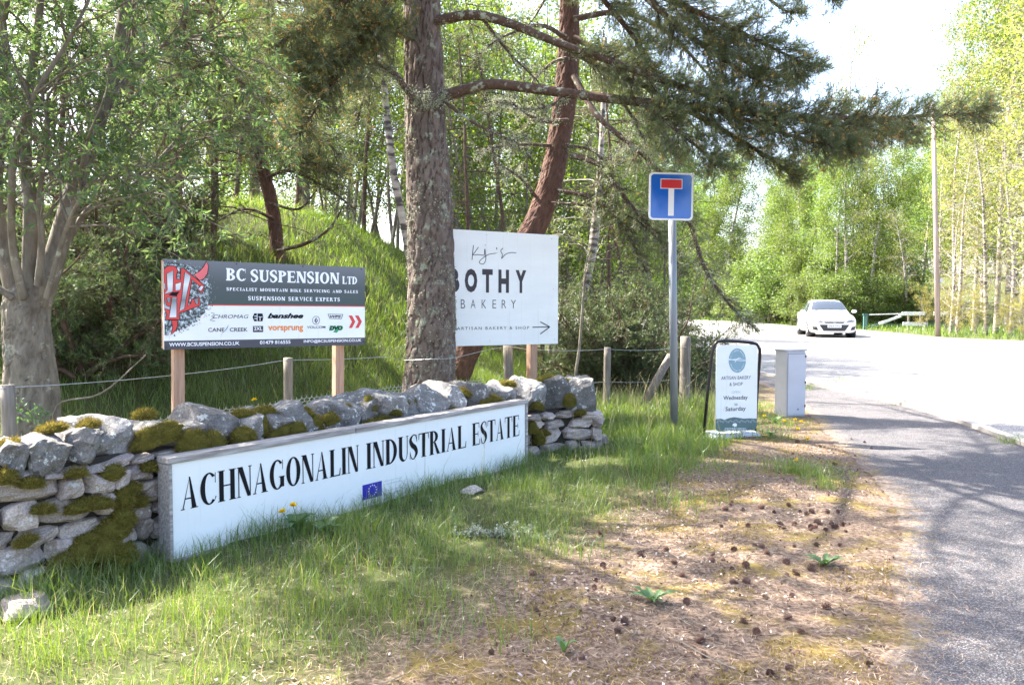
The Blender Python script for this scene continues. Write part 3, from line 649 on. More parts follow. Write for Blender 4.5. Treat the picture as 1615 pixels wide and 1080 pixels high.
def glyph(c, st, hr, sf, sh):
    """serif capital in a unit-height box; st stem, hr hairline, sf serif reach, sh serif height"""
    def ft(x, w_): return rect(x-sf, 0, x+w_+sf, sh)
    def hd(x, w_): return rect(x-sf, 1-sh, x+w_+sf, 1)
    f = []
    if c == 'I': f = [rect(sf, 0, sf+st, 1), ft(sf, st), hd(sf, st)]; w_ = st+2*sf
    elif c == 'L': x = sf; f = [rect(x, 0, x+st, 1), ft(x, st), hd(x, st), rect(x, 0, x+st+.32, hr), [(x+st+.32-hr*.9, 0), (x+st+.34, 0), (x+st+.36, .28), (x+st+.33, .28)]]; w_ = st+.36+sf
    elif c in 'EF':
        x = sf; e = x+st+.30; f = [rect(x, 0, x+st, 1), ft(x, st), hd(x, st), rect(x, 1-hr, e, 1), [(e-hr*.8, 1), (e, 1), (e+.01, .76), (e-.02, .76)], rect(x, .5-hr/2, e-.08, .5+hr/2), rect(e-.1, .38, e-.07, .62)]
        if c == 'E': f += [rect(x, 0, e+.02, hr), [(e+.02-hr*.8, 0), (e+.03, 0), (e+.06, .27), (e+.03, .27)]]
        w_ = e+.06
    elif c == 'T': w_ = .62; x = w_/2-st/2; f = [rect(x, 0, x+st, 1), ft(x, st), rect(0.01, 1-hr, w_-.01, 1), [(0, 1), (.01+hr*.8, 1), (.02, .74), (-.01, .74)], [(w_-.01-hr*.8, 1), (w_, 1), (w_+.01, .74), (w_-.02, .74)]]
    elif c == 'H': x = sf; x2 = x+st+.28; f = [rect(x, 0, x+st, 1), rect(x2, 0, x2+st, 1), ft(x, st), hd(x, st), ft(x2, st), hd(x2, st), rect(x+st, .5-hr/2, x2, .5+hr/2)]; w_ = x2+st+sf
    elif c == 'N': x = sf; x2 = x+.5; f = [rect(x, 0, x+hr, 1), rect(x2, 0, x2+hr, 1), [(x-.02, 1), (x+st*1.02, 1), (x2+hr, 0), (x2-st*.55, 0)], ft(x, hr), rect(x-sf, 1-sh, x+hr, 1), hd(x2, hr)]; w_ = x2+hr+sf
    elif c == 'M': x = sf; x2 = x+.62; mid = x+.33; f = [rect(x, 0, x+hr, 1), rect(x2, 0, x2+st, 1), [(x-.02, 1), (x+st*1.0, 1), (mid+st*.3, 0.02), (mid-st*.3, .02)], [(x2, 1), (x2+hr*1.1, 1), (mid+hr*.9, .02), (mid-.02, .02)], ft(x, hr), ft(x2, st), rect(x2, 1-sh, x2+st+sf, 1)]; w_ = x2+st+sf
    elif c == 'A': f = [[(sf, 0), (sf+hr*1.05, 0), (.36, 1), (.31, .86)], [(.62-st, 0), (.62, 0), (.38, 1), (.33, 1)], rect(.17, .31, .50, .31+hr), ft(sf, hr), rect(.62-st-sf, 0, .62+sf, sh)]; w_ = .66+sf
    elif c == 'V': f = [[(.05, 1), (.05+st*1.05, 1), (.37, 0), (.32, 0)], [(.58, 1), (.58+hr*1.1, 1), (.36, 0), (.32, 0)], hd(.05, st), hd(.58, hr)]; w_ = .68
    elif c == 'K': x = sf; f = [rect(x, 0, x+st, 1), ft(x, st), hd(x, st), [(x+st, .36), (x+st, .48), (x+.5, 1), (x+.44, 1)], [(x+st+.04, .56), (x+st+.18, .66), (x+.62, 0), (x+.62-st, 0)], rect(x+.38, 1-sh, x+.58, 1), rect(x+.58-st-.03, 0, x+.66, sh)]; w_ = x+.66
    elif c == 'X': f = [[(.05, 1), (.05+st, 1), (.62, 0), (.62-st, 0)], [(.52, 1), (.52+hr*1.2, 1), (.13+hr, 0), (.1, 0)], hd(.05, st), hd(.52, hr), ft(.1, hr), ft(.62-st, st)]; w_ = .68
    elif c == 'D': x = sf; f = [rect(x, 0, x+st, 1), rect(x-sf, 0, x+st, sh), rect(x-sf, 1-sh, x+st, 1)]+arc(x+st*.8, .5, .46, .5, .46-st, .5-hr, -90, 90); w_ = x+st*.8+.48
    elif c in 'PRB':
        x = sf; f = [rect(x, 0, x+st, 1), ft(x, st) if c != 'B' else rect(x-sf, 0, x+st, sh), rect(x-sf, 1-sh, x+st, 1)]+arc(x+st*.9, .745, .33, .255, .33-st*.95, .255-hr, -90, 90, 12)
        w_ = x+st+.32
        if c == 'R': f += [[(x+st+.04, .5), (x+st+.16, .5), (x+.62, 0), (x+.62-st, 0)], rect(x+.62-st-.02, 0, x+.66, sh)]; w_ = x+.66
        if c == 'B': f += arc(x+st*.9, .27, .37, .27, .37-st, .27-hr, -90, 90, 12); w_ = x+st+.36
    elif c == 'O': w_ = .72; f = arc(.36, .5, .35, .515, .35-st, .515-hr*1.1, 0, 360, 30)
    elif c in 'CG':
        f = arc(.37, .5, .36, .515, .36-st, .515-hr*1.1, 48, 312, 26, .375); f += [rect(.61, .66, .635, .99)]; w_ = .68
        if c == 'G': f += [rect(.69-st, .06, .69, .43), rect(.69-st-sf*1.1, .43-sh, .69+sf*.6, .43)]; w_ = .74
        else: f += [[(.60, .17), (.63, .24), (.66, .22), (.60, .10)]]
    elif c == 'U': x = sf; f = [rect(x, .3, x+st, 1), rect(x+.46, .3, x+.46+hr, 1), hd(x, st), hd(x+.46, hr)]+arc(x+(.46+hr)/2, .32, (.46+hr)/2, .335, (.46+hr)/2-(st+hr)/2, .335-hr*1.3, 180, 360, 16, x+st+(.46-st)/2); w_ = x+.46+hr+sf
    elif c == 'S': f = stroke([(.46, .72), (.38, .96), (.22, .97), (.08, .80), (.16, .60), (.36, .44), (.44, .24), (.30, .03), (.15, .04), (.05, .28)], [hr*.6, hr, hr*1.2, st*.8, st*1.1, st*1.1, st*.8, hr*1.2, hr, hr*.6]); f += [rect(.445, .68, .47, .99), rect(.04, .01, .065, .32)]; w_ = .53
    elif c == ' ': w_ = .34
    else: w_ = .5
    return w_, f
def serif_text(txt, gap=.05, **kw):
    x = 0; out = []
    for c in txt:
        w_, f = glyph(c, **kw)
        for p in f: out.append([(a+x, b) for a, b in p])
        x += w_+gap
    return out, x-gap
class Panel4:
    """flat board fixed by three photographed corners and its end distances"""
    def __init__(s, bl, br, tl, Yl, Yr):
        s.o = P(*bl, Yl); e = P(*br, Yr)-s.o; s.W = e.length; s.u = e.normalized(); v = P(*tl, Yl)-s.o; v -= s.u*v.dot(s.u); s.H = v.length; s.v = v.normalized(); s.n = s.u.cross(s.v)
    def uv(s, px, py):
        d = ray(px, py); o = Vector((0, 0, CAM_H)); t_ = (s.o-o).dot(s.n)/d.dot(s.n); q = o+d*t_-s.o
        return q.dot(s.u), q.dot(s.v)
    def euler(s): return Matrix((s.u, -s.n, s.v)).transposed().to_euler()
class Panel:
    """flat board; local X along the board, Z up, front face at local y=0 looking to -Y"""
    def __init__(s, pl_, pr_, z0, H):
        s.o = Vector((pl_[0], pl_[1], z0)); d = Vector((pr_[0]-pl_[0], pr_[1]-pl_[1], 0)); s.W = d.length; s.H = H
        s.u = d.normalized(); s.n = Vector((s.u.y, -s.u.x, 0)); s.rz = math.atan2(s.u.y, s.u.x)
    def uv(s, px, py):
        d = ray(px, py); o = Vector((0, 0, CAM_H)); t_ = (s.o-o).dot(s.n)/d.dot(s.n); q = o+d*t_-s.o
        return q.dot(s.u), q.z
def flat(name, polys, mat, parent, y=-0.001, step=0.00006):
    V = []; F = []
    bm = bmesh.new()
    for k, p in enumerate(polys):
        ar = sum(p[i][0]*p[(i+1) % len(p)][1]-p[(i+1) % len(p)][0]*p[i][1] for i in range(len(p)))
        if abs(ar) < 1e-10: continue
        if ar < 0: p = p[::-1]
        try: bm.faces.new([bm.verts.new((a, y-(k % 12)*step, b)) for a, b in p])
        except ValueError: pass
    bmesh.ops.triangulate(bm, faces=[f for f in bm.faces if len(f.verts) > 4])
    me = bpy.data.meshes.new(name); bm.to_mesh(me); bm.free(); return link(name, me, mat, parent)
def fit(polys, w_, h_, u0, v0, u1, v1):
    return [[(u0+a/w_*(u1-u0), v0+b/h_*(v1-v0)) for a, b in p] for p in polys]
_txt = {}
def sans(txt, bold=0.0, sx=1.0, spacing=1.0, shear=0.0):
    cu = bpy.data.curves.new('t', 'FONT'); cu.body = txt; cu.offset = bold; cu.space_character = spacing; cu.shear = shear; cu.resolution_u = 3
    o = bpy.data.objects.new('t', cu); COL.objects.link(o); dg = bpy.context.evaluated_depsgraph_get()
    me = bpy.data.meshes.new_from_object(o.evaluated_get(dg)); V = np.array([v.co[:2] for v in me.vertices]); F = [list(p.vertices) for p in me.polygons]
    bpy.data.objects.remove(o); bpy.data.curves.remove(cu); bpy.data.meshes.remove(me)
    V = V-V.min(0); W_, H_ = V.max(0)
    return [[tuple(V[i]) for i in f] for f in F], W_, H_
def sans_in(name, txt, u0, v0, u1, v1, mat, parent, y=-0.0012, **kw):
    p, W_, H_ = sans(txt, **kw); return flat(name, fit(p, W_, H_, u0, v0, u1, v1), mat, parent, y, 0)
# ------------------------------------------------------------------ long white estate sign
gl_, gr_ = G(262, 892), G(831, 735)
EP = Panel((-1.84, 4.386), (0.125, 7.06), 0.0, 0.557)
est = thing('estate_sign', 'long low white board reading Achnagonalin Industrial Estate in weathered timber frame', 'sign', EP.o, EP.rz)
PW = EP.W
bevel_box('sign_face', (PW-0.03, 0.012, 0.545), M['white_board'], est, (PW/2, 0.006, 0.265), bev=0.002)
def rail(name, x0, x1, z, h, d, mat, par, y=None):
    return bevel_box(name, (x1-x0, d, h), mat, par, ((x0+x1)/2, d/2-0.014 if y is None else y, z), bev=0.004)
rail('top_rail', -0.012, 1.33, 0.551, 0.034, 0.115, M['weathered'], est)
rail('top_rail', 1.337, PW+0.01, 0.549, 0.034, 0.115, M['weathered'], est)
bevel_box('end_board', (0.02, 0.112, 0.53), M['weathered'], est, (0.002, 0.046, 0.266), bev=0.003)
bevel_box('end_board', (0.034, 0.112, 0.53), M['weathered'], est, (PW-0.006, 0.046, 0.266), bev=0.003)
rail('bottom_rail', 0.012, PW-0.02, 0.004, 0.02, 0.10, M['weathered'], est)
bevel_box('back_board', (PW-0.06, 0.012, 0.5), M['weathered'], est, (PW/2, 0.085, 0.27), bev=0.0)
kw = dict(st=.188, hr=.043, sf=.055, sh=.028)
for word, xa, ya, xb, yb in (('ACHNAGONALIN', 285, 803, 565.5, 711), ('INDUSTRIAL', 577.5, 747, 735, 682), ('ESTATE', 744.5, 716, 819, 669)):
    p, w_ = serif_text(word, .045, **kw)
    u0, v0 = EP.uv(xa, ya); u1, _ = EP.uv(xb, yb)
    flat('lettering', fit(p, w_, 1, u0, 0.270, u1, 0.447), M['black_print'], est, -0.0015)
fl = [EP.uv(*q) for q in ((571.5, 765), (602, 758.5), (603, 782), (573, 788.5))]
fu0, fv1 = fl[0]; fu1 = fl[1][0]; fv0 = fl[3][1]
flat('flag_logo', [rect(fu0, fv0, fu1, fv1)], M['eu_blue'], est, -0.001)
fcx, fcy = (fu0+fu1)/2, (fv0+fv1)/2; fr = (fv1-fv0)*0.36
st = []
for k in range(12):
    a_ = math.radians(90+30*k); cx, cy = fcx+fr*math.cos(a_), fcy+fr*math.sin(a_)
    pts = [(cx+0.0072*(1 if i % 2 == 0 else .42)*math.cos(math.radians(90+36*i)), cy+0.0072*(1 if i % 2 == 0 else .42)*math.sin(math.radians(90+36*i))) for i in range(10)]
    for i in range(0, 10, 2): st.append([pts[i], pts[(i+1) % 10], (cx, cy), pts[(i-1) % 10]])
flat('flag_stars', st, M['white_print'], est, -0.002)
ta = EP.uv(605, 757); tb = EP.uv(634, 751); hh = 0.0105
for k, s_ in enumerate(('PROJECT PART FINANCED', 'BY THE EUROPEAN UNION')):
    v = ta[1]-0.006-k*0.021; sans_in('small_print', s_, ta[0]+.005, v-hh, tb[0], v, M['pale_print'], est, -.0015)
for k, s_ in enumerate(('European Regional', 'Development Fund')):
    v = ta[1]-0.072-k*0.026; sans_in('small_print', s_, ta[0]+.02-.015*k, v-hh, tb[0], v, M['pale_print' if k == 0 else 'grey_print'], est, -.0015)

# ------------------------------------------------------------------ suspension company board
def ptx(px, Yd): return ((px-807.5)/F_PX*Yd, Yd)
BP = Panel4((258.8, 551.3), (575.5, 543.8), (256.2, 408.3), 5.8, 6.8)
bc = thing('suspension_sign', 'grey and white company board reading BC Suspension Ltd with red horned logo on two posts', 'sign', BP.o); bc.rotation_euler = BP.euler()
W_, H_ = BP.W, BP.H
bevel_box('board', (W_, 0.012, H_), M['white_board'], bc, (W_/2, 0.0065, H_/2), bev=0.001)
bevel_box('edge_batten', (0.03, 0.045, H_-.01), M['new_post'], bc, (0.016, 0.036, H_/2), bev=0.002)
bevel_box('edge_batten', (W_-.1, 0.045, 0.045), M['new_post'], bc, (W_/2, 0.036, H_-.06), bev=0.002)
bevel_box('edge_batten', (W_-.1, 0.045, 0.045), M['new_post'], bc, (W_/2, 0.036, .09), bev=0.002)
def c4(x, y): return BP.uv(240+x/4.486, 390+y/4.486)
def c3(x, y):
    u, v = BP.uv(250+x/7.71, 400+y/7.71); return (max(u, 0.004), v)
vred = (c4(400, 408)[1]+c4(1497, 415)[1])/2
vst = (c4(90, 661)[1]+c4(1500, 639)[1])/2
flat('grey_band', [rect(0.0, vred, W_, H_)], M['bc_grad'], bc, -.0006)
flat('bottom_strip', [rect(0.0, 0.0, W_, vst)], M['strip_dark'], bc, -.0006)
flat('red_line', [rect(0.3, vred-.005, W_, vred+.003)], M['red_print'], bc, -.0012)
rr = np.random.default_rng(3)
sp = [c3(*q) for q in ((50, 130), (150, 118), (250, 112), (420, 170), (520, 250), (600, 330), (640, 450), (610, 560), (590, 640), (540, 740), (420, 850), (330, 900), (250, 930), (150, 960), (55, 985))]
spp = smooth_path([(a, b, 0) for a, b in sp], 6)[:, :2]
cxy = np.array(c3(55, 540)); spp = [tuple(cxy+(q-cxy)*(1+0.05*rr.normal()*0.5)) for q in spp]
spp = [(max(a, 0.003), b) for a, b in spp]
flat('splatter', [[tuple(cxy), spp[i], spp[i+1]] for i in range(len(spp)-1)], M['splat'], bc, -.0018, 0)
dots = []
for k in range(260):
    a_ = rr.uniform(-1.3, 1.3); r_ = rr.uniform(.9, 1.13); e = spp[int(rr.integers(2, len(spp)-2))]
    q = cxy+(np.array(e)-cxy)*r_; s_ = rr.uniform(.0015, .006)
    if q[0] > .01 and q[1] < H_-.01: dots.append([(q[0]-s_, q[1]), (q[0], q[1]-s_), (q[0]+s_, q[1]), (q[0], q[1]+s_)])
flat('splatter', dots, M['splat'], bc, -.0024)['kind'] = 'stuff'
A_ = [(50, 195), (100, 160), (165, 150), (210, 165), (228, 210), (210, 270), (215, 310), (265, 320), (275, 185), (300, 178), (400, 262), (550, 385), (555, 400), (530, 482), (468, 435), (505, 400), (400, 310), (350, 640), (395, 605), (400, 560), (490, 530), (505, 625), (370, 680), (245, 725), (250, 800), (78, 800), (105, 745), (50, 670)]
def tri_poly(poly):
    from mathutils.geometry import tessellate_polygon
    ts = tessellate_polygon([[Vector((a, b, 0)) for a, b in poly]]); return [[poly[i] for i in t_] for t_ in ts]
def grow(poly, g):
    n = len(poly); out = []
    ar = sum(poly[i][0]*poly[(i+1) % n][1]-poly[(i+1) % n][0]*poly[i][1] for i in range(n)); sg = 1 if ar > 0 else -1
    for i in range(n):
        a = np.array(poly[i-1]); b = np.array(poly[(i+1) % n]); d = b-a; d = d/(np.linalg.norm(d)+1e-9); out.append((poly[i][0]+d[1]*g*sg, poly[i][1]-d[0]*g*sg))
    return out
horn = [(430, 255), (500, 215), (550, 160), (580, 100), (603, 150), (590, 240), (550, 300), (500, 325)]
horn2 = [(158, 812), (225, 812), (228, 870), (205, 930), (150, 985), (175, 900)]
def uvp(poly): return [c3(*q) for q in poly]
for pl0, mt in ((A_, 'red_print'), (horn, 'pink_print'), (horn2, 'red_print')):
    flat('logo_outline', tri_poly(uvp(grow(pl0, 9))), M['black_print'], bc, -.003, 0)
    flat('logo_red', tri_poly(uvp(pl0)), M[mt], bc, -.0036, 0)
sil = [[(100, 245), (178, 205), (168, 460), (60, 492), (108, 440)], [(320, 225), (388, 275), (345, 465), (290, 478)], [(290, 480), (345, 465), (310, 670), (255, 695)], [(165, 530), (218, 530), (215, 772), (130, 775)], [(205, 370), (272, 350), (262, 440), (205, 450)], [(520, 390), (545, 400), (515, 455), (480, 430)], [(430, 555), (478, 545), (478, 610), (455, 612)], [(60, 545), (90, 630), (135, 650), (130, 680), (60, 660)], [(50, 360), (75, 360), (80, 430), (55, 430)], [(100, 535), (140, 535), (135, 590), (110, 592)]]
for s_ in sil:
    flat('logo_outline', tri_poly(uvp(grow(s_, 7))), M['black_print'], bc, -.0042, 0)
    flat('logo_silver', tri_poly(uvp(s_)), M['silver_print'], bc, -.0048, 0)
flat('logo_outline', tri_poly(uvp([(120, 505), (160, 470), (255, 462), (225, 500), (225, 520)])), M['black_print'], bc, -.0042, 0)
slab = dict(st=.2, hr=.10, sf=.05, sh=.10)
def ser_px(txt, xa, xb, yt, yb, mat, gap=.06, kw=slab):
    """box from px of crop 4: x range, y top/bottom at the left end"""
    p, w_ = serif_text(txt, gap, **kw); u0, v1 = c4(xa, yt); _, v0 = c4(xa, yb); u1, _ = c4(xb, yt)
    flat('lettering', fit(p, w_, 1, u0, v0, u1, v1), M[mat], bc, -.0014, .00003)
ser_px('BC', 522, 665, 147, 235, 'white_print'); ser_px('SUSPENSION', 695, 1323, 158, 242, 'white_print')
ser_px('LTD', 1345, 1450, 205, 259, 'white_print')
hv = dict(st=.19, hr=.12, sf=.045, sh=.11)
ser_px('SPECIALIST MOUNTAIN BIKE SERVICING AND SALES', 525, 1455, 284, 306, 'white_print', .16, hv)
ser_px('SUSPENSION SERVICE EXPERTS', 678, 1327, 346, 374, 'white_print', .16, hv)
def san_px(txt, xa, xb, yt, yb, mat, name='lettering', **kw):
    u0, v1 = c4(xa, yt); _, v0 = c4(xa, yb); u1, _ = c4(xb, yt); return sans_in(name, txt, u0, v0, u1, v1, M[mat], bc, -.0014, **kw)
san_px('WWW.BCSUSPENSION.CO.UK', 120, 618, 675, 702, 'white_print', bold=.02)
san_px('01479 816555', 762, 978, 660, 686, 'white_print', bold=.02)
san_px('INFO@BCSUSPENSION.CO.UK', 1072, 1480, 654, 680, 'white_print', bold=.02)
san_px('CHROMAG', 432, 682, 476, 503, 'grey_print', shear=.25)
san_px('banshee', 815, 1070, 465, 503, 'black_print', bold=.045, shear=.35)
san_px('CANE   CREEK', 395, 675, 570, 598, 'grey_print', bold=.015)
san_px('vorsprung', 820, 1068, 556, 603, 'orange_print', bold=.03)
san_px('VOLCOM', 1095, 1225, 556, 574, 'grey_print', bold=.01)
san_px('WPS', 1256, 1335, 480, 499, 'grey_print', bold=.04, shear=.2)
def q4(*pts): return [c4(*p) for p in pts]
flat('logo_mark', [q4((1242, 471), (1350, 473), (1350, 476), (1242, 474)), q4((1242, 474), (1246, 474), (1258, 503), (1254, 503)), q4((1346, 474), (1350, 474), (1340, 505), (1336, 505)), q4((1254, 502), (1340, 504), (1340, 507), (1254, 505))], M['grey_print'], bc, -.0014)
flat('logo_mark', [q4((710, 495), (722, 467), (780, 468), (786, 495), (780, 523), (722, 523))], M['black_print'], bc, -.0012)
flat('logo_mark', [q4((740, 467), (744, 467), (744, 523), (740, 523)), q4((722, 484), (740, 484), (740, 489), (722, 489)), q4((722, 502), (740, 502), (740, 507), (722, 507)), q4((752, 490), (780, 490), (780, 494), (752, 494)), q4((760, 494), (765, 494), (765, 518), (760, 518))], M['white_print'], bc, -.0020)
flat('logo_mark', [q4((713, 557), (785, 556), (785, 599), (713, 600))], M['grey_print'], bc, -.0012)
san_px('2XL', 720, 779, 562, 588, 'white_print', 'logo_mark', bold=.02).location.y = -.0008
san_px('DVO', 1250, 1350, 553, 590, 'green_print', 'logo_mark', bold=.1, shear=.2)
san_px('DVO', 1258, 1342, 559, 583, 'black_print', 'logo_mark', bold=.05, shear=.2).location.y = -.0008
flat('logo_mark', [q4((1280, 600), (1300, 574), (1330, 574), (1306, 604))], M['green_print'], bc, -.0013)
cc = arc(1159, 516, 27, 30, 24, 27, 0, 360, 20)
flat('logo_mark', [[c4(*p) for p in q] for q in cc]+[q4((1159, 496), (1172, 518), (1159, 538), (1147, 518))], M['grey_print'], bc, -.0014)
flat('logo_mark', [q4((1161, 503), (1163, 520), (1158, 528), (1157, 518))], M['white_print'], bc, -.0022)
mtn = stroke([(416, 462), (440, 470), (420, 490), (435, 500), (410, 515), (445, 522)], [3]*6, 3)
flat('logo_mark', [[c4(*p) for p in q] for q in mtn], M['grey_print'], bc, -.0014)
rn = stroke([(540, 548), (530, 570), (515, 590), (492, 612), (484, 640)], [2, 7, 5, 2, 1], 3)
flat('logo_mark', [[c4(*p) for p in q] for q in rn], M['blue_grey'], bc, -.0014)
for dx in (0, 46): flat('chevron', [q4((1389+dx, 482), (1414+dx, 482), (1437+dx, 526), (1413+dx, 526)), q4((1413+dx, 526), (1437+dx, 526), (1414+dx, 570), (1391+dx, 571))], M['red_print'], bc, -.0014)
sc_ = [c4(x, y) for x, y in ((80, 92), (597, 117), (1066, 135), (1479, 155), (98, 708), (600, 692), (1495, 668))]
for (u, v) in sc_:
    a = Acc(); a.tube([(u, -.006, v), (u, .0, v)], [.0045, .0055], 8, cap=True); a.build('screw', M['dark_plastic'], bc)
def post(par, u, z0, z1, wx, wy, yb, mat):
    return bevel_box('post', (wx, wy, z1-z0), mat, par, (u, yb+wy/2, (z0+z1)/2), bev=0.004)
for px_ in (287.5, 542):
    u, _ = BP.uv(px_, 600); post(bc, u, -1.4, 0.62, 0.075, 0.075, 0.0605, M['new_post'])
# ------------------------------------------------------------------ bakery board
KP = Panel4((668, 547), (880, 542), (664.5, 358.5), 9.27, 10.22)
kj = thing('bakery_sign', 'square white bakery board with black lettering and arrow, partly behind the big pine trunk', 'sign', KP.o); kj.rotation_euler = KP.euler()
bevel_box('board', (KP.W, 0.014, KP.H), M['white_board'], kj, (KP.W/2, 0.0075, KP.H/2), bev=0.001)
def k5(x, y): return KP.uv(600+x/3.858, 340+y/3.858)
def kj_box(txt, xa, xb, yt, yb, mat, **kw):
    u0, v1 = k5(xa, yt); _, v0 = k5(xa, yb); u1, _ = k5(xb, yt); sans_in('lettering', txt, u0, v0, u1, v1, M[mat], kj, -.0014, **kw)
for ch, xa, xb in (('B', 408, 481), ('O', 513, 589), ('T', 619, 683), ('H', 718, 782), ('Y', 822, 887)): kj_box(ch, xa, xb, 322+(xa-513)*.03, 467+(xa-513)*.012, 'grey_print', bold=.055 if ch in 'BO' else .05)
for ch, xa, xb in (('B', 489, 515), ('A', 549, 578), ('K', 616, 643), ('E', 682, 704), ('R', 738, 765), ('Y', 794, 824)): kj_box(ch, xa, xb, 510+(xa-489)*.012, 564, 'grey_print', bold=-.012)
kj_box('ARTISAN BAKERY & SHOP', 465, 905, 677, 696, 'grey_print', spacing=1.35)
def kst(pts, wd): return [[k5(*p) for p in q] for q in stroke(pts, [wd]*len(pts), 5)]
ks = kst([(566, 180), (561, 225), (557, 270)], 4)+kst([(596, 192), (575, 222), (562, 240), (590, 238), (632, 243)], 4)+kst([(632, 243), (634, 205)], 4)+kst([(636, 203), (641, 265), (625, 295), (602, 287), (612, 268), (655, 238), (702, 229)], 4)+kst([(706, 194), (708, 207)], 5)+kst([(745, 198), (732, 215), (742, 240), (736, 262), (760, 237), (790, 226), (826, 227)], 4)
for cx_, cy_ in ((637, 180), (708, 228)): ks.append([k5(cx_-3, cy_), k5(cx_, cy_-3), k5(cx_+3, cy_), k5(cx_, cy_+3)])
ks2 = kst([(925, 679), (1030, 677)], 6)+kst([(972, 646), (1001, 661), (1030, 677)], 6)+kst([(972, 720), (1001, 699), (1030, 677)], 6)
ks2.append([k5(442, 685), k5(447, 680), k5(452, 685), k5(447, 690)])
flat('lettering', ks, M['grey_print'], kj, -.0014); flat('arrow', ks2, M['grey_print'], kj, -.0014)
for x, y in ((645, 118), (1042, 143), (1052, 447), (1060, 752), (665, 760)):
    u, v = k5(x, y); a = Acc(); a.tube([(u, -.005, v), (u, .0, v)], [.004, .006], 8, cap=True); a.build('screw', M['cabinet'], kj)
u, _ = KP.uv(843.5, 570); post(kj, u, -1.0, 1.25, .10, .10, .016, M['new_post'])
post(kj, 0.25, -1.0, 1.25, .10, .10, .016, M['new_post'])

# ------------------------------------------------------------------ wire fence
fence = thing('wire_fence', 'post and wire fence with hexagonal netting running behind the stone wall', 'fence')
FPX = [(-150, 4.2), (12, 5.4), (452, 7.45), (805, 10.12), (957, 10.65), (1081, 11.2)]
FXY = [ptx(a, b) for a, b in FPX]
tops = [.85, .86, .90, .87, .82, .92]
def post_round(x, y, z0, z1, r, mat, par, name='post', lean=(0, 0), k=12):
    a = Acc(); zz = np.linspace(z0, z1, 9)
    off = R.uniform(0, 50)
    pts = [(x+lean[0]*(z-z0), y+lean[1]*(z-z0), z) for z in zz]; a.tube(pts, [r*(1.06-.1*i/8)*(1+.05*noise.noise((off, z*5, 0))) for i, z in enumerate(zz)], k, cap=True)
    return a.build(name, mat, par, True)
for i, ((x, y), tz) in enumerate(zip(FXY, tops)):
    g = gz1(x, y); r = (.035, .045, .042, .062, .047, .072)[i]
    post_round(x, y, g-.3, tz+(.02 if i == 5 else 0), r, M['old_post'], fence, lean=(R.normal()*.015, R.normal()*.02))
a0, a1 = P(1058, 560, 11.0), G(1006, 640); a = Acc(); a.tube([tuple(a0), (a0.x*.5+a1.x*.5, 10.9, (a0.z+.02)/2), (a1.x, 10.9, -0.05)], [.05, .055, .06], 10, cap=True); a.build('strut', M['old_post'], fence, True)
def fence_line(z_of):
    L = []
    for i in range(len(FXY)-1):
        x0, y0 = FXY[i]; x1, y1 = FXY[i+1]
        mids = [(0, 0)]+[(k/8, 0) for k in range(1, 8)]
        for k in range(8):
            f = k/8; sag = -.03*4*f*(1-f)
            L.append((x0+(x1-x0)*f, y0-.05+(y1-y0)*f, z_of[i]*(1-f)+z_of[i+1]*f+sag))
        if i == 2:
            # stapled to the bark of the big pine
            L = [q for q in L if not (-1.25 < q[0] < -.45 and i == 2)]
            L += [P(637, 568, 8.72).to_tuple(), P(680, 566, 8.60).to_tuple(), P(717, 564, 8.78).to_tuple()]
            L.sort(key=lambda q: q[0]*.6+q[1]*.8)
    L.append((FXY[-1][0], FXY[-1][1]-.07, z_of[-1])); return L
a = Acc(); a.tube(smooth_path(fence_line([.83, .845, .88, .855, .80, .80]), 3), .0032, 5); a.build('wire', M['wire'], fence)
a = Acc(); a.tube(smooth_path([(p[0], p[1]+.005, p[2]-.42) for p in fence_line([.83, .85, .88, .86, .80, .80])], 3), .0022, 4); a.build('wire', M['wire'], fence)
a = Acc(); a.tube(smooth_path([(p[0], p[1]+.005, p[2]-.72) for p in fence_line([.83, .85, .88, .86, .80, .80])], 3), .0022, 4); a.build('wire', M['wire'], fence)
# hexagonal netting between the first four posts
net = Acc(); cw = 0.062; hx = []
seg = []
def net_pt(s, z):
    i = 0; ss = s
    for i in range(3):
        d = math.hypot(FXY[i+1][0]-FXY[i][0], FXY[i+1][1]-FXY[i][1])
        if ss <= d or i == 2: break
        ss -= d
    f = ss/d; x0, y0 = FXY[i]; x1, y1 = FXY[i+1]; s_ = math.sin(s*2.1)*.02+math.sin(s*5.3+z*4)*.012
    return np.array([x0+(x1-x0)*f+s_, y0+(y1-y0)*f-.045-s_*.6, z*(1+0.02*math.sin(s*1.7))])
tot = sum(math.hypot(FXY[i+1][0]-FXY[i][0], FXY[i+1][1]-FXY[i][1]) for i in range(3))*0.93
E = []
rows = 17; rh = cw*.78
for r_ in range(rows):
    z0_ = .02+r_*rh*.62
    nS = int(tot/cw)
    for k in range(nS):
        s0_ = (k+(.5 if r_ % 2 else 0))*cw
        if s0_+cw > tot: continue
        top_ = z0_+rh*.62
        E.append(((s0_, z0_+rh*.2), (s0_+cw/2, z0_))); E.append(((s0_+cw/2, z0_), (s0_+cw, z0_+rh*.2)))
        E.append(((s0_, z0_+rh*.2), (s0_, top_)))
EA = np.array([net_pt(*e[0]) for e in E]); EB = np.array([net_pt(*e[1]) for e in E])
gA = gz(EA[:, 0], EA[:, 1]); gB = gz(EB[:, 0], EB[:, 1]); EA[:, 2] += gA*.6; EB[:, 2] += gB*.6
d_ = EB-EA; d_ /= np.linalg.norm(d_, axis=1)[:, None]; u_ = np.cross(d_, [.3, -.8, .5]); u_ /= np.linalg.norm(u_, axis=1)[:, None]; v_ = np.cross(d_, u_); rw = .0024
ring = [u_*rw, (-.5*u_+.87*v_)*rw, (-.5*u_-.87*v_)*rw]
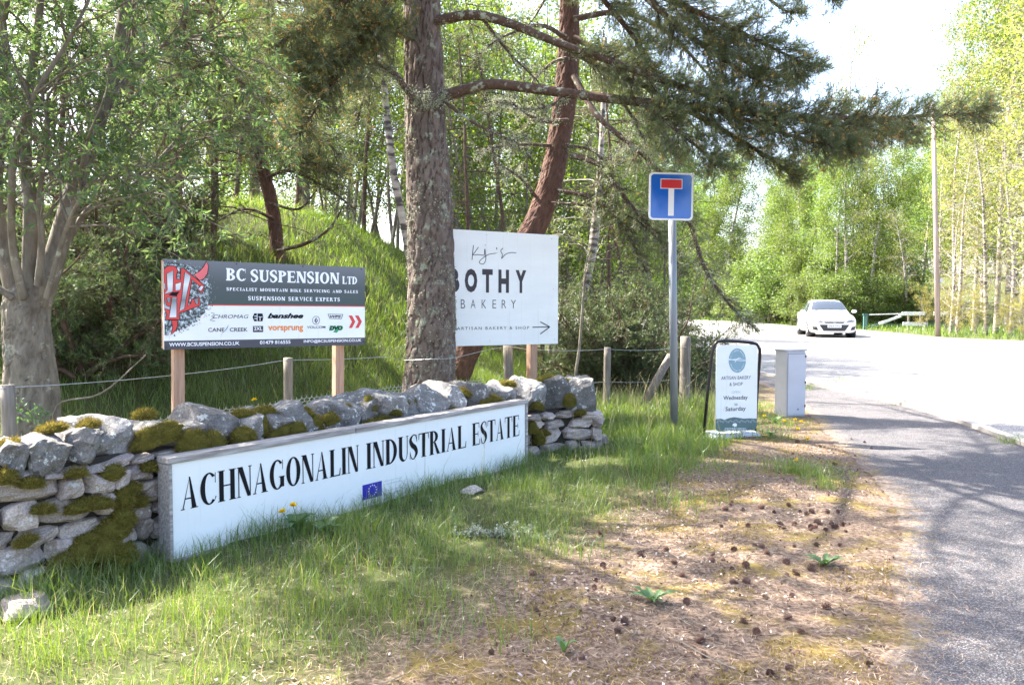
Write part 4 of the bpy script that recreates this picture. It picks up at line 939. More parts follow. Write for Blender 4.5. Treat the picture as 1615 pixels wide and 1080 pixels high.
VV = np.stack([EA+q for q in ring]+[EB+q for q in ring], 1).reshape(-1, 3); o = np.arange(len(E))[:, None]*6
Q = np.concatenate([o+np.array([[0, 1, 4, 3]]), o+np.array([[1, 2, 5, 4]]), o+np.array([[2, 0, 3, 5]])])
link('netting', mesh_np('netting', VV, [Q]), M['wire'], fence)['kind'] = 'stuff'

# ------------------------------------------------------------------ no through road sign
RY = 8.92
base = G(1069, 684); topc = P(1058.5, 276, RY)
rs = thing('road_sign', 'blue square no through road sign with red bar on tall grey pole', 'sign', (base.x, RY, 0))
def rel(v, o): return Vector(v)-Vector(o)
a = Acc(); pb = (0, 0, -.1); ptop = P(1059.5, 278, RY)-Vector((base.x, RY, 0)); a.tube([pb, tuple(ptop)], .0425, 20, cap=True); a.build('pole', M['post_grey'], rs, True)
def rrect(x0, y0, x1, y1, r, n=6):
    out = []
    for cx_, cy_, a0_ in ((x1-r, y1-r, 0), (x0+r, y1-r, 90), (x0+r, y0+r, 180), (x1-r, y0+r, 270)):
        for k in range(n+1): out.append((cx_+r*math.cos(math.radians(a0_+90*k/n)), cy_+r*math.sin(math.radians(a0_+90*k/n))))
    return out
def plate(name, poly, th, mat, par, y=0.0):
    bm = bmesh.new(); f = bm.faces.new([bm.verts.new((a, y, b)) for a, b in poly]); ex = bmesh.ops.extrude_face_region(bm, geom=[f])
    bmesh.ops.translate(bm, vec=(0, th, 0), verts=[v for v in ex['geom'] if isinstance(v, bmesh.types.BMVert)])
    bmesh.ops.recalc_face_normals(bm, faces=bm.faces); me = bpy.data.meshes.new(name); bm.to_mesh(me); bm.free(); return link(name, me, mat, par)
pw_, ph_ = .482, .505; pc = P(1058.5, 310, RY-.06)-Vector((base.x, RY, 0))
pl_o = plate('plate', rrect(-pw_/2, -ph_/2, pw_/2, ph_/2, .045), .004, M['white_print'], rs)
pl_o.location = pc; pl_o.rotation_euler = (0, math.radians(.6), math.radians(5))
for nm, poly, mt, y in (('blue_face', rrect(-pw_/2+.02, -ph_/2+.02, pw_/2-.02, ph_/2-.02, .035), 'road_blue', -.001), ('white_stem', rect(-.031, -ph_/2+.048, .031, .105), 'white_print', -.002), ('white_edge', rect(-.119, .080, .119, .186), 'white_print', -.0026), ('red_bar', rect(-.112, .087, .112, .179), 'road_red', -.0034)):
    q = flat(nm, tri_poly(poly) if len(poly) > 4 else [poly], M[mt], pl_o, y, 0)
for dz in (-.13, .13):
    b_ = bevel_box('clamp', (.13, .05, .03), M['post_grey'], rs, (pc.x, pc.y+.035, pc.z+dz), bev=.004)

# ------------------------------------------------------------------ A-frame style bakery board
AY = 8.5
ab0 = P(1128, 681, 8.46); ab1 = P(1193, 681, 8.58)
AP = Panel((ab0.x, ab0.y), (ab1.x, ab1.y), 0.0665, .895)
ab = thing('pavement_sign', 'white hanging bakery opening hours board in black tubular frame on pale grey base', 'sign', AP.o, AP.rz)
plate('hanging_panel', rrect(0, 0, AP.W, AP.H, .045), .005, M['white_board'], ab, -.003)
def k3(x, y): return AP.uv(1090+x/5.685, 520+y/5.685)
def abx(txt, xa, xb, yt, yb, mat, name='lettering', **kw):
    u0, v1 = k3(xa, yt); _, v0 = k3(xa, yb); u1, _ = k3(xb, yt); sans_in(name, txt, u0, v0, u1, v1, M[mat], ab, -.0045, **kw)
abx('ARTISAN BAKERY', 268, 533, 417, 448, 'grey_print'); abx('& SHOP', 343, 460, 472, 503, 'grey_print')
abx('OPEN', 362, 438, 547, 570, 'pale_print')
abx('to', 387, 414, 655, 680, 'grey_print')
for txt, xa, xb, yt, yb in (('Wednesday', 287, 505, 592, 640), ('Saturday', 307, 488, 690, 740)): abx(txt, xa, xb, yt, yb, 'grey_print', bold=.012)
el = arc(412, 275, 77, 109, 0.5, 0.5, 0, 360, 36); flat('round_logo', [[k3(*p) for p in q] for q in el], M['blue_grey'], ab, -.0045, 0)
ln = stroke([(336, 262), (400, 272), (488, 280)], [7, 6, 3], 4)+stroke([(336, 270), (400, 262), (445, 250)], [4, 5, 3], 4)+stroke([(390, 292), (402, 270), (425, 248)], [4, 4, 3], 4)+stroke([(400, 262), (440, 262), (488, 272)], [4, 4, 3], 4)
flat('round_logo_lines', [[k3(*p) for p in q] for q in ln], M['white_print'], ab, -.0056, .00003)
ring_txt = []
def ring_word(txt, a_start, a_end, rx, ry, sz, flip=False):
    n = len(txt)
    for i, c in enumerate(txt):
        if c == ' ': continue
        an = math.radians(a_start+(a_end-a_start)*i/(n-1)); cx_, cy_ = 412+rx*math.cos(an), 275-ry*math.sin(an)
        p_, w2, h2 = sans(c); th = an-math.pi/2 if not flip else an+math.pi/2
        for q in p_:
            out = []
            for (x, y) in q:
                x = (x-w2/2)*sz; y = (y-h2/2)*sz; out.append(k3(cx_+x*math.cos(th)-y*math.sin(th), cy_-(x*math.sin(th)+y*math.cos(th))))
            ring_txt.append(out)
ring_word("KJ'S BOTHY BAKERY", 158, 22, 62, 90, 15); ring_word('GRANTOWN ON SPEY', 202, 338, 62, 92, 15, True)
flat('round_logo_text', ring_txt, M['white_print'], ab, -.0056, 0)
mt_ = [(0, 800), (45, 795), (80, 805), (120, 790), (165, 782), (210, 788), (250, 795), (300, 792), (355, 795)]
vb = [k3(218+x, y) for x, y in mt_]; vb = [(min(max(u, .0), AP.W), v) for u, v in vb]; vb[0] = (0, vb[0][1]); vb[-1] = (AP.W, vb[-1][1])
bot = [(AP.W, .045), (AP.W-.013, .013), (AP.W-.045, 0), (.045, 0), (.013, .013), (0, .045)]
flat('mountain_band', tri_poly([*vb, *bot]), M['teal_print'], ab, -.0045, 0)
wl = []
for k in range(7):
    x0_ = 225+k*50; wl += stroke([(x0_, 832-8*(k % 2)), (x0_+22, 802+4*(k % 3)), (x0_+44, 820), (x0_+60, 828)], [2.5]*4, 3)+stroke([(x0_+8, 835), (x0_+28, 812), (x0_+40, 832)], [2]*3, 3)
flat('mountain_lines', [[k3(*p) for p in q] for q in wl], M['pale_print'], ab, -.0056, .00003)
bird = [(368, 850), (378, 838), (400, 835), (410, 850), (402, 870), (392, 864), (384, 872), (378, 856), (370, 862)]
flat('bird_mark', tri_poly([k3(*p) for p in bird]), M['white_print'], ab, -.0056, 0)
sm = []
for yy, xa, xb in ((884, 298, 490), (900, 290, 498)):
    x = xa
    while x < xb:
        l = rr.uniform(6, 18); sm.append([k3(x, yy-3.5), k3(min(x+l, xb), yy-3.5), k3(min(x+l, xb), yy+3.5), k3(x, yy+3.5)]); x += l+4
flat('small_print', sm, M['white_print'], ab, -.0056, 0)
Minv = ab.matrix_basis.inverted() if False else (Matrix.Translation(AP.o) @ Matrix.Rotation(AP.rz, 4, 'Z')).inverted()
tube_px = [(1110, 686, 8.50), (1116, 620, 8.505), (1123.5, 557, 8.51), (1126, 545, 8.51), (1131, 538.8, 8.515), (1140, 537.3, 8.52), (1160, 538, 8.54), (1186, 540.4, 8.57), (1194, 543, 8.58), (1198.3, 551, 8.59), (1198.5, 562, 8.6), (1194, 620, 8.64), (1190, 684, 8.68)]
a = Acc(); a.tube([tuple(Minv @ P(*q)) for q in tube_px], .0165, 12, cap=True); a.build('frame', M['black_metal'], ab, True)
for px_ in (1142, 1184.5):
    c_ = Minv @ P(px_, 541.8+(px_-1142)*.06, 8.50+(px_-1142)*.0017); a = Acc()
    a.tube([(c_.x+.016*math.cos(t_), c_.y, c_.z+.016*math.sin(t_)-.004) for t_ in np.linspace(0, 2*math.pi, 15)], .004, 6); a.build('hook', M['black_metal'], ab, True)
bq = [(-.055, 0, 0), (AP.W+.02, 0, 0)]
bm = bmesh.new()
prof = [(-.10, -.02), (-.10, .03), (.06, .062), (.20, .05), (.20, -.02)]
vs = []
for x in (-.07, -.05, AP.W-.02, AP.W+.02):
    e = .75 if x in (-.07, AP.W+.02) else 1; vs.append([bm.verts.new((x, y*e, (zz-.066)*1 if zz < 0 else zz*e-.066)) for y, zz in prof])
for i in range(3):
    for k in range(5): bm.faces.new([vs[i][k], vs[i][(k+1) % 5], vs[i+1][(k+1) % 5], vs[i+1][k]])
bm.faces.new(vs[0][::-1]); bm.faces.new(vs[-1]); bmesh.ops.recalc_face_normals(bm, faces=bm.faces)
bmesh.ops.bevel(bm, geom=bm.edges[:], offset=.008, segments=2, affect='EDGES')
me = bpy.data.meshes.new('base'); bm.to_mesh(me); bm.free(); link('base', me, M['base_rubber'], ab)

# ------------------------------------------------------------------ cable cabinet
cb0 = P(1239.5, 657, 10.05); th = math.radians(15)
cb = thing('cable_cabinet', 'narrow pale grey roadside cable cabinet standing at the edge of the footpath', 'cabinet', (cb0.x, cb0.y, 0), th)
cwid, cdep, chh = .268, .25, .80
bevel_box('body', (cwid, cdep, chh+.05), M['cabinet'], cb, (cwid/2, cdep/2, (chh-.05)/2), bev=.006)
bevel_box('lid', (cwid+.022, cdep+.024, .022), M['cabinet_lid'], cb, (cwid/2+.003, cdep/2, chh+.0125), (0, math.radians(-1.5), 0), bev=.004)
bevel_box('door', (cwid-.012, .008, chh-.05), M['cabinet'], cb, (cwid/2, -.0045, chh/2+.005), bev=.002)
for sx, sz, w2_, h2_ in ((cwid/2, .012, cwid-.02, .004), (.012, chh/2, .004, chh-.04), (cwid/2, chh-.028, cwid-.02, .004)): bevel_box('door_seam', (w2_, .006, h2_), M['dark_plastic'], cb, (sx, -.0068, sz), bev=0)
for hz_ in (.74, .42, .13): bevel_box('hinge', (.012, .014, .03), M['dark_plastic'], cb, (cwid-.012, -.012, hz_), bev=.002)
bevel_box('lock', (.012, .006, .022), M['dark_plastic'], cb, (cwid*.6, -.010, .09), bev=.002)

# ------------------------------------------------------------------ barrier gate, pole
gt = thing('barrier_gate', 'white and green roadside barrier gate beside the lane beyond the car', 'gate', (0, 0, 0))
GY = 42.0
def gp(px, py): return P(px, py, GY)
def bar(name, p0, p1, h, d, mat, par):
    v = p1-p0; o = bevel_box(name, (v.length, d, h), mat, par, (p0+p1)/2, (0, -math.atan2(v.z, math.hypot(v.x, v.y)), math.atan2(v.y, v.x)), bev=.01); return o
for dx in (0, 4.2): bar('gate_post', gp(1363+dx, 522)-Vector((0, 0, .15)), gp(1363+dx, 496), .07, .12, M['gate_green'], gt)
bar('gate_post', gp(1361, 496), gp(1370, 496), .08, .13, M['gate_green'], gt)
bar('top_rail', gp(1366, 496.3), gp(1421, 494.8), .05, .06, M['gate_white'], gt)
bar('diagonal_brace', gp(1368, 517), gp(1385, 510.5), .05, .06, M['gate_green'], gt)
for nm, q0, q1, h in (('white_board', (1385, 510.5), (1420, 498), .14), ('white_board', (1421, 494.6), (1458, 494.4), .19), ('white_board', (1471, 494.5), (1484, 494.6), .19), ('white_board', (1486, 493.8), (1501, 493.6), .19), ('white_board', (1422.5, 510.6), (1462, 511.3), .19)):
    bar(nm, gp(*q0)-Vector((0, .08, 0)), gp(*q1)-Vector((0, .08, 0)), h, .04, M['gate_white'], gt)
bar('bottom_rail', gp(1385, 511.6), gp(1500, 511.6), .04, .05, M['gate_green'], gt)
bar('top_rail', gp(1421, 495.5), gp(1530, 494.5), .05, .05, M['gate_green'], gt)
for px_ in (1433, 1452): bar('gate_post', gp(px_, 523)-Vector((0, 0, .1)), gp(px_, 496), .08, .08, M['old_post'], gt)
pb_ = G(1480, 531); pt_ = P(1471.5, 165, pb_.y)
pole = thing('utility_pole', 'tall bare wooden pole standing on the far verge in front of the gate', 'pole', (pb_.x, pb_.y, 0))
a = Acc(); dv = pt_-pb_; a.tube([(0, 0, -.3), (dv.x*.5, 0, dv.z*.5), (dv.x, 0, dv.z)], [.105, .09, .07], 14, cap=True); a.build('shaft', M['pole_wood'], pole, True)
for hz_ in (2.3, ): bevel_box('marker_plate', (.12, .01, .16), M['cabinet'], pole, (0, -.135, hz_), bev=.002)

# ------------------------------------------------------------------ car
def build_car():
    yaw = math.radians(11.7)
    car = thing('parked_car', 'white hatchback car with headlights facing the camera, standing on the sunlit road', 'car', (12.75, 32.6, 0.004))
    # local: front at y=0 facing -Y, length to +Y ; x lateral
    Wd = .90
    # stations: y, then per ring point (x,z): 0 bottom centre .. 8 roof centre
    def ring(y, zb, zs, zt, w_, ws, wt):  # bottom, shoulder height, top height; widths low/shoulder/top
        return [(0, y, zb), (w_*.8, y, zb), (w_*.985, y, zb+.10), (w_, y, (zb+zs)/2), (w_*.99, y, zs-.06), (ws, y, zs), (wt+(ws-wt)*.45, y, zs+(zt-zs)*.55), (wt, y, zt-.045 if zt-zs > .2 else zt-.012), (wt*.55, y, zt-.008), (0, y, zt)]
    ST = [ring(-.0, .26, .60, .66, .60, .56, .50), ring(.06, .20, .66, .74, .74, .66, .58), ring(.25, .18, .74, .83, .85, .76, .62), ring(.55, .18, .80, .91, .895, .80, .66), ring(1.0, .18, .88, .99, .905, .82, .68), ring(1.22, .18, .91, 1.05, .905, .83, .68), ring(1.6, .18, .93, 1.30, .905, .84, .62), ring(1.95, .18, .94, 1.46, .905, .85, .57), ring(2.4, .18, .95, 1.505, .905, .85, .57), ring(2.9, .18, .96, 1.50, .905, .85, .56), ring(3.4, .18, .97, 1.43, .905, .84, .54), ring(3.85, .19, .97, 1.26, .89, .82, .54), ring(4.15, .22, .96, 1.12, .84, .76, .56), ring(4.35, .30, .80, .90, .74, .68, .56), ring(4.42, .36, .70, .78, .66, .6, .5)]
    ST = np.array(ST); nS, nR, _ = ST.shape
    # spline along the length
    dens = np.stack([smooth_path(ST[:, k], 5) for k in range(nR)], 1)
    dens = np.stack([smooth_path(r_, 3) for r_ in dens], 0)
    m_, k_, _ = dens.shape
    V = np.concatenate([dens.reshape(-1, 3), (dens*np.array([-1, 1, 1])).reshape(-1, 3)])
    i = np.arange(m_-1)[:, None]*k_; j = np.arange(k_-1)[None, :]
    Q1 = np.stack([i+j, i+k_+j, i+k_+j+1, i+j+1], -1).reshape(-1, 4); N = m_*k_
    Q2 = (Q1+N)[:, ::-1]
    caps = [[0*k_+q, 0*k_+q+1, N+q+1, N+q] for q in range(k_-1)]+[[(m_-1)*k_+q+1, (m_-1)*k_+q, N+(m_-1)*k_+q, N+(m_-1)*k_+q+1] for q in range(k_-1)]
    me = mesh_np('body', V, [np.vstack([Q1, Q2, np.array(caps)])], smooth=True)
    bm = bmesh.new(); bm.from_mesh(me); bmesh.ops.remove_doubles(bm, verts=bm.verts, dist=1e-4); bmesh.ops.recalc_face_normals(bm, faces=bm.faces); bm.to_mesh(me)
    bvh = BVHTree.FromBMesh(bm); bm.free()
    body = link('body', me, M['car_paint'], car)
    def patch(name, corners, mat, view='front', n=8, m=6, off=.008, par=car):
        """corners: bottom-left, bottom-right, top-right, top-left in view plane"""
        c = np.array(corners, float); V = []
        for b in np.linspace(0, 1, m):
            for a in np.linspace(0, 1, n):
                p = (c[0]*(1-a)+c[1]*a)*(1-b)+(c[3]*(1-a)+c[2]*a)*b
                if view == 'front': o, d = Vector((p[0], -3, p[1])), Vector((0, 1, 0))
                elif view == 'wind': o, d = Vector((p[0], -1.0, p[1]+1.6)), Vector((0, .84, -.54))
                elif view == 'left': o, d = Vector((-3, p[0], p[1])), Vector((1, 0, 0))
                elif view == 'right': o, d = Vector((3, p[0], p[1])), Vector((-1, 0, 0))
                h, nn, _, _ = bvh.ray_cast(o, d)
                if h is None: h = bvh.find_nearest(o+d*3.2)[0]; nn = -d
                V.append(tuple(h-d*off))
        o_ = np.arange(m-1)[:, None]*n+np.arange(n-1)[None, :]
        return link(name, mesh_np(name, V, [np.stack([o_, o_+1, o_+n+1, o_+n], -1).reshape(-1, 4)], smooth=True), mat, par)
    patch('upper_grille', [(-.34, .575), (.34, .575), (.42, .675), (-.42, .675)], M['dark_plastic'], off=.012)
    patch('grille_bar', [(-.36, .615), (.36, .615), (.39, .638), (-.39, .638)], M['alloy'], off=.02)
    a = Acc(); a.tube([(.055*math.cos(t_), -.035, .645+.055*math.sin(t_)) for t_ in np.linspace(0, 2*math.pi, 17)], .009, 6)
    a.tube([(-.05, -.035, .66), (-.005, -.035, .65), (.005, -.035, .64), (.05, -.035, .63)], .008, 5); a.build('badge', M['alloy'], car, True)
    patch('lower_grille', [(-.40, .27), (.40, .27), (.56, .515), (-.56, .515)], M['dark_plastic'], off=.012)
    for s in (-1, 1):
        patch('fog_light_recess', [(s*.60, .30), (s*.79, .31), (s*.83, .47), (s*.66, .43)] if s > 0 else [(-.79, .31), (-.60, .30), (-.66, .43), (-.83, .47)], M['dark_plastic'], off=.012)
        patch('headlight', [(s*.42, .60), (s*.76, .63), (s*.80, .73), (s*.50, .70)] if s > 0 else [(-.76, .63), (-.42, .60), (-.50, .70), (-.80, .73)], M['headlight'], off=.014)
        v = 'right' if s > 0 else 'left'
        patch('side_window', [(1.55, .985), (2.45, .99), (2.42, 1.42), (1.98, 1.36)] , M['car_glass'], v, off=.008)
        patch('side_window', [(2.52, .995), (3.35, 1.0), (3.2, 1.36), (2.50, 1.42)], M['car_glass'], v, off=.008)
        patch('side_window', [(3.42, 1.005), (3.75, 1.02), (3.62, 1.17), (3.32, 1.33)], M['car_glass'], v, off=.008)
        # wheel arch liner, wheel
        for yw in (.86, 3.55):
            a = Acc(); a.tube([(s*.62, yw, .34), (s*.912, yw, .34)], [.385, .385], 28, cap=True); a.build('wheel_arch', M['dark_plastic'], car, True)
            wh = bpy.data.objects.new('wheel', None); COL.objects.link(wh); wh.parent = car; wh.location = (s*.81, yw, .322)
            a = Acc(); pr = [(-.11, .22), (-.11, .30), (-.085, .325), (.085, .325), (.11, .30), (.11, .22)]
            for (xa, ra), (xb, rb) in zip(pr[:-1], pr[1:]): a.tube([(xa, 0, 0), (xb, 0, 0)], [ra, rb], 28)
            a.build('tyre', M['tyre'], wh, True)
            a = Acc(); a.tube([(s*.06, 0, 0), (s*.075, 0, 0)], [.222, .222], 28, cap=False)
            a.tube([(s*.085, 0, 0), (s*.1, 0, 0)], [.05, .045], 12, cap=True)
            for k in range(5):
                an = 2*math.pi*k/5; a.tube([(s*.09, .04*math.cos(an), .04*math.sin(an)), (s*.085, .218*math.cos(an), .218*math.sin(an))], [.034, .026], 5)
            a.tube([(s*.082, .215*math.cos(t_), .215*math.sin(t_)) for t_ in np.linspace(0, 2*math.pi, 25)], .016, 6)
            a.build('rim', M['alloy'], wh, True)
            a = Acc(); a.tube([(s*.0, 0, 0), (s*.03, 0, 0)], [.215, .215], 24, cap=True); a.build('brake_disc', M['dark_plastic'], wh)
        # mirror
        mo = bevel_box('wing_mirror', (.20, .11, .13), M['car_paint'], car, (s*1.0, 1.42, 1.03), (0, 0, s*.2), bev=.035, seg=3)
        patch('door_seam', [(1.5, .25), (1.512, .25), (1.512, .95), (1.5, .95)], M['dark_plastic'], v, 2, 6, .004)
        patch('door_seam', [(2.48, .25), (2.492, .25), (2.492, .98), (2.48, .98)], M['dark_plastic'], v, 2, 6, .004)
        patch('door_handle', [(2.2, .85), (2.4, .855), (2.4, .885), (2.2, .88)], M['alloy'], v, 3, 2, .03)
    # windscreen: faces between cowl and roof
    V = []; n, m = 12, 8
    for b in np.linspace(0, 1, m):
        yy = 1.30+(1.93-1.30)*b; hw = .70-.15*b
        for a_ in np.linspace(-1, 1, n):
            h, nn, _, _ = bvh.ray_cast(Vector((a_*hw, yy, 3)), Vector((0, 0, -1))); V.append(tuple(h+nn.normalized()*.008 if nn.z > 0 else h-nn*.008))
    o_ = np.arange(m-1)[:, None]*n+np.arange(n-1)[None, :]
    link('windscreen', mesh_np('windscreen', V, [np.stack([o_, o_+1, o_+n+1, o_+n], -1).reshape(-1, 4)], smooth=True), M['car_glass'], car)
    a = Acc(); a.tube([(-.55, 1.27, 1.085), (0, 1.33, 1.12), (.1, 1.34, 1.125)], .012, 5); a.tube([(.0, 1.29, 1.10), (.6, 1.28, 1.075)], .012, 5); a.build('wiper', M['dark_plastic'], car)
    np_ = bevel_box('number_plate', (.52, .012, .112), M['plate'], car, (0, -.045, .455), bev=.004)
    p, w2, h2 = sans('SP64 OTD', bold=.01); q = flat('plate_text', fit(p, w2, h2, -.22, -.035, .22, .035), M['black_print'], np_, -.0085, 0)
    car.rotation_euler = (0, 0, -yaw)
    return car
car = build_car()
# ------------------------------------------------------------------ detailed pines
def bark_tube(path, rad, nu, nv, cell=(.05, .15), amp=.018, seed=0, flare=0.0):
    """tube with raised bark plates parted by fissures"""
    rg = np.random.default_rng(seed); path = np.asarray(path); L = np.concatenate([[0], np.cumsum(np.linalg.norm(np.diff(path, axis=0), axis=1))])
    u = np.linspace(0, L[-1], nv); c = np.stack([np.interp(u, L, path[:, k]) for k in range(3)], 1); r = np.interp(u, L, rad)
    d = np.gradient(c, axis=0); d /= np.linalg.norm(d, axis=1)[:, None]
    a = np.cross(d, [0.1, 1, 0.05]); a /= np.linalg.norm(a, axis=1)[:, None]; b = np.cross(d, a)
    th = np.linspace(0, 2*math.pi, nu, endpoint=False)
    rm = r.mean()*2*math.pi; ncx = max(6, int(rm/cell[0])); cw_ = 1/ncx; ch_ = cell[1]
    TH, UU = np.meshgrid(th/(2*math.pi), u)
    wz = np.array([[noise.noise((math.cos(q*6.283)*2.2, math.sin(q*6.283)*2.2, v*2.6)), noise.noise((math.cos(q*6.283)*5, math.sin(q*6.283)*5, v*6+9))] for q, v in zip(TH.ravel(), UU.ravel())]).reshape(*TH.shape, 2)
    TH2 = TH+0.05*wz[..., 0]+.02*wz[..., 1]; UU0 = UU; UU = UU+.16*wz[..., 1]+.1*wz[..., 0]
    gx = TH2/cw_; gy = np.maximum(UU, 0)/ch_; UU = UU0; nry = int(L[-1]/ch_)+4
    jx = rg.uniform(0.05, .95, (ncx, nry+4)); jy = rg.uniform(0.05, .95, (ncx, nry+4)); hh = rg.uniform(.5, 1, (ncx, nry+4))
    f1 = np.full(gx.shape, 9.); f2 = np.full(gx.shape, 9.); hb = np.zeros(gx.shape); ix = np.floor(gx).astype(int); iy = np.floor(gy).astype(int)
    for dx in (-1, 0, 1):
        for dy in (-1, 0, 1):
            cx_ = (ix+dx) % ncx; cy_ = np.clip(iy+dy, 0, nry+3)
            dd = np.hypot(gx-(ix+dx+jx[cx_, cy_]), gy-(iy+dy+jy[cx_, cy_])); n1 = dd < f1
            f2 = np.where(n1, f1, np.minimum(f2, dd)); hb = np.where(n1, hh[cx_, cy_], hb); f1 = np.where(n1, dd, f1)
    pl_ = S01((f2-f1)/.17)*(.55+.45*hb)
    nzv = np.array([noise.noise((math.cos(q*6.283)*3, math.sin(q*6.283)*3, v*7)) for q, v in zip(TH.ravel(), UU.ravel())]).reshape(TH.shape)
    rr_ = r[:, None]*(1+.05*nzv)+amp*(pl_-.5)+.004*nzv
    if flare: rr_ = rr_*(1+flare*np.exp(-UU/.35)*(1+.35*np.sin(TH*6.283*4+1)))
    V = c[:, None, :]+rr_[:, :, None]*(a[:, None, :]*np.cos(th)[None, :, None]+b[:, None, :]*np.sin(th)[None, :, None])
    i = np.arange(nv-1)[:, None]*nu; j = np.arange(nu)[None, :]; j2 = (j+1) % nu
    return V.reshape(-1, 3), np.stack([i+j, i+j2, i+nu+j2, i+nu+j], -1).reshape(-1, 4)

class Fol:
    def __init__(s): s.B = []; s.D = []; s.L = []; s.wood = Acc(); s.lich = []; s.cones = []
    def bough(s, path, rad, t0, n, width, rng, sides=6, droop=-.25, shoots=9, lichen=0, cone=.12, live=1.0, flat_=.6, sl=.13):
        s.wood.tube(path, rad, sides)
        for _ in range(n):
            t_ = t0+(1-t0)*rng.uniform()**1.05; p, d = at(path, t_)
            q = perp(d, rng); q[2] *= flat_; q /= np.linalg.norm(q)+1e-9
            dr = d*rng.uniform(.35, .9)+q*rng.uniform(.5, 1)+np.array([0, 0, .12]); Lt = width*rng.uniform(.25, 1.05)*(1-.62*(t_-t0)/(1-t0+1e-6))
            tw = walk(p, dr, Lt, 5, (0, 0, droop), .14, rng)
            s.wood.tube(tw, np.linspace(.0065, .0025, 6)*max(1, Lt), 3)
            if rng.uniform() > live: 
                if lichen: s.lich += [at(tw, rng.uniform())[0] for _ in range(3)]
                continue
            for _ in range(max(2, int(shoots*Lt/width*1.2))):
                b, dd = at(tw, rng.uniform(.25, 1)); sd_ = dd*.9+rand_unit(1, rng)[0]*.75+np.array([0, 0, .18]); sd_ /= np.linalg.norm(sd_)
                l_ = sl*rng.uniform(.6, 1.2); s.B.append(b); s.D.append(sd_); s.L.append(l_)
                if rng.uniform() < cone: s.cones.append(b+sd_*l_)
        if lichen:
            for _ in range(lichen): s.lich.append(at(path, rng.uniform(0, 1))[0])
    def dead(s, path, rad, n, width, rng, lichen=0):
        s.wood.tube(path, rad, 5)
        for _ in range(n):
            p, d = at(path, rng.uniform(.15, 1)); tw = walk(p, d*.6+perp(d, rng)*.9, width*rng.uniform(.3, 1), 5, (0, 0, -.3), .25, rng)
            s.wood.tube(tw, np.linspace(.005, .0015, 6), 3)
            for _ in range(2):
                p2, d2 = at(tw, rng.uniform(.2, .9)); t2 = walk(p2, d2*.6+perp(d2, rng)*.9, width*.35*rng.uniform(.4, 1), 3, (0, 0, -.3), .25, rng); s.wood.tube(t2, np.linspace(.003, .001, 4), 3)
                if lichen: s.lich.append(p2)
        for _ in range(lichen): s.lich.append(at(path, rng.uniform(0, 1))[0])
    def finish(s, par, rng, K=26, nl=.055, wd=.0026, wood=None, needle=None, branch='branch_bark'):
        s.wood.build('branches', M[branch] if wood is None else wood, par, True)
        if s.B:
            V, T, t_ = needles(np.array(s.B), np.array(s.D), np.array(s.L), K, nl, wd, rng)
            o = link('needles', mesh_np('needles', V, [T], t_), needle or M['pine_needle'], par); o['kind'] = 'stuff'
        if s.cones:
            C = np.array(s.cones); C = np.repeat(C, 9, 0)+rng.normal(size=(len(C)*9, 3))*.008
            V, Q, t_ = leaves(C, .014, .8, rng); o = link('pollen_cones', mesh_np('pollen_cones', V, [Q], t_), M['pollen_cone'], par); o['kind'] = 'stuff'
        if s.lich:
            C = np.array(s.lich); C = np.repeat(C, 17, 0)+rng.normal(size=(len(C)*17, 3))*np.array([.02, .02, .022]); C[:, 2] -= .012
            V, Q, t_ = leaves(C, .024, .5, rng); o = link('lichen', mesh_np('lichen', V, [Q], t_), M['lichen'], par); o['kind'] = 'stuff'

rng = np.random.default_rng(21)
YM = 8.97
pine = thing('scots_pine', 'thick grey scots pine trunk with flaky lichen bark rising in front of the bakery board', 'tree')
rows = [(674, 705, YM, 50), (675, 660, YM, 44), (677, 615, YM, 40), (679, 560, YM, 37.5), (681, 470, YM, 36), (679, 380, YM, 34.5), (676, 290, YM, 33), (671, 200, YM, 30), (668, 100, YM, 28), (665, 0, YM, 26.5), (662, -120, YM, 24), (658, -300, YM, 20), (655, -500, YM, 15), (650, -800, YM, 8), (650, -1000, YM, 3)]
pp, pr_ = pxpath(rows, 6)
V, Q = bark_tube(pp, pr_, 110, 480, (.05, .24), .027, 3)
link('trunk', mesh_np('trunk', V, [Q], np.full(len(V), .5), smooth=False), M['pine_bark'], pine)
# lichen flakes on the bark
n = 5200; k = rng.integers(0, len(V)//3, n); nrm = V[k]-np.stack([np.interp(V[k][:, 2], pp[:, 2], pp[:, q]) for q in range(3)], 1); nrm[:, 2] = 0; nrm /= np.linalg.norm(nrm, axis=1)[:, None]+1e-9
msk = np.array([noise.noise(Vector(V[q]*3.0))+.35*noise.noise(Vector(V[q]*11)) > .02 for q in k]); k = k[msk]; nrm = nrm[msk]
C = V[k]+nrm*.003; LV, LQ, LT = leaves(C, .019, .9, rng, D=nrm*.25+rng.normal(size=nrm.shape)*.8)
o = link('lichen', mesh_np('lichen', LV, [LQ], LT), M['lichen'], pine); o['kind'] = 'stuff'
F = Fol()
def bp(rows, n=5): return pxpath(rows, n)
def B_(rows, *a, **k): p, r = bp(rows); F.bough(p, r, *a, rng=rng, **k)
B_([(700, 152, 8.85, 9), (735, 141, 8.8, 8.5), (775, 133, 8.75, 8), (835, 139, 8.7, 8), (900, 148, 8.6, 7.5), (980, 158, 8.5, 7), (1060, 166, 8.4, 6.5), (1140, 175, 8.3, 5.5), (1230, 182, 8.2, 4.5), (1330, 186, 8.1, 3.5), (1430, 185, 8.0, 2.5), (1510, 180, 7.95, 1.5), (1552, 178, 7.9, 1)], t0=.46, n=270, width=.58, shoots=14, lichen=60, cone=.26, flat_=.75, droop=-.1)
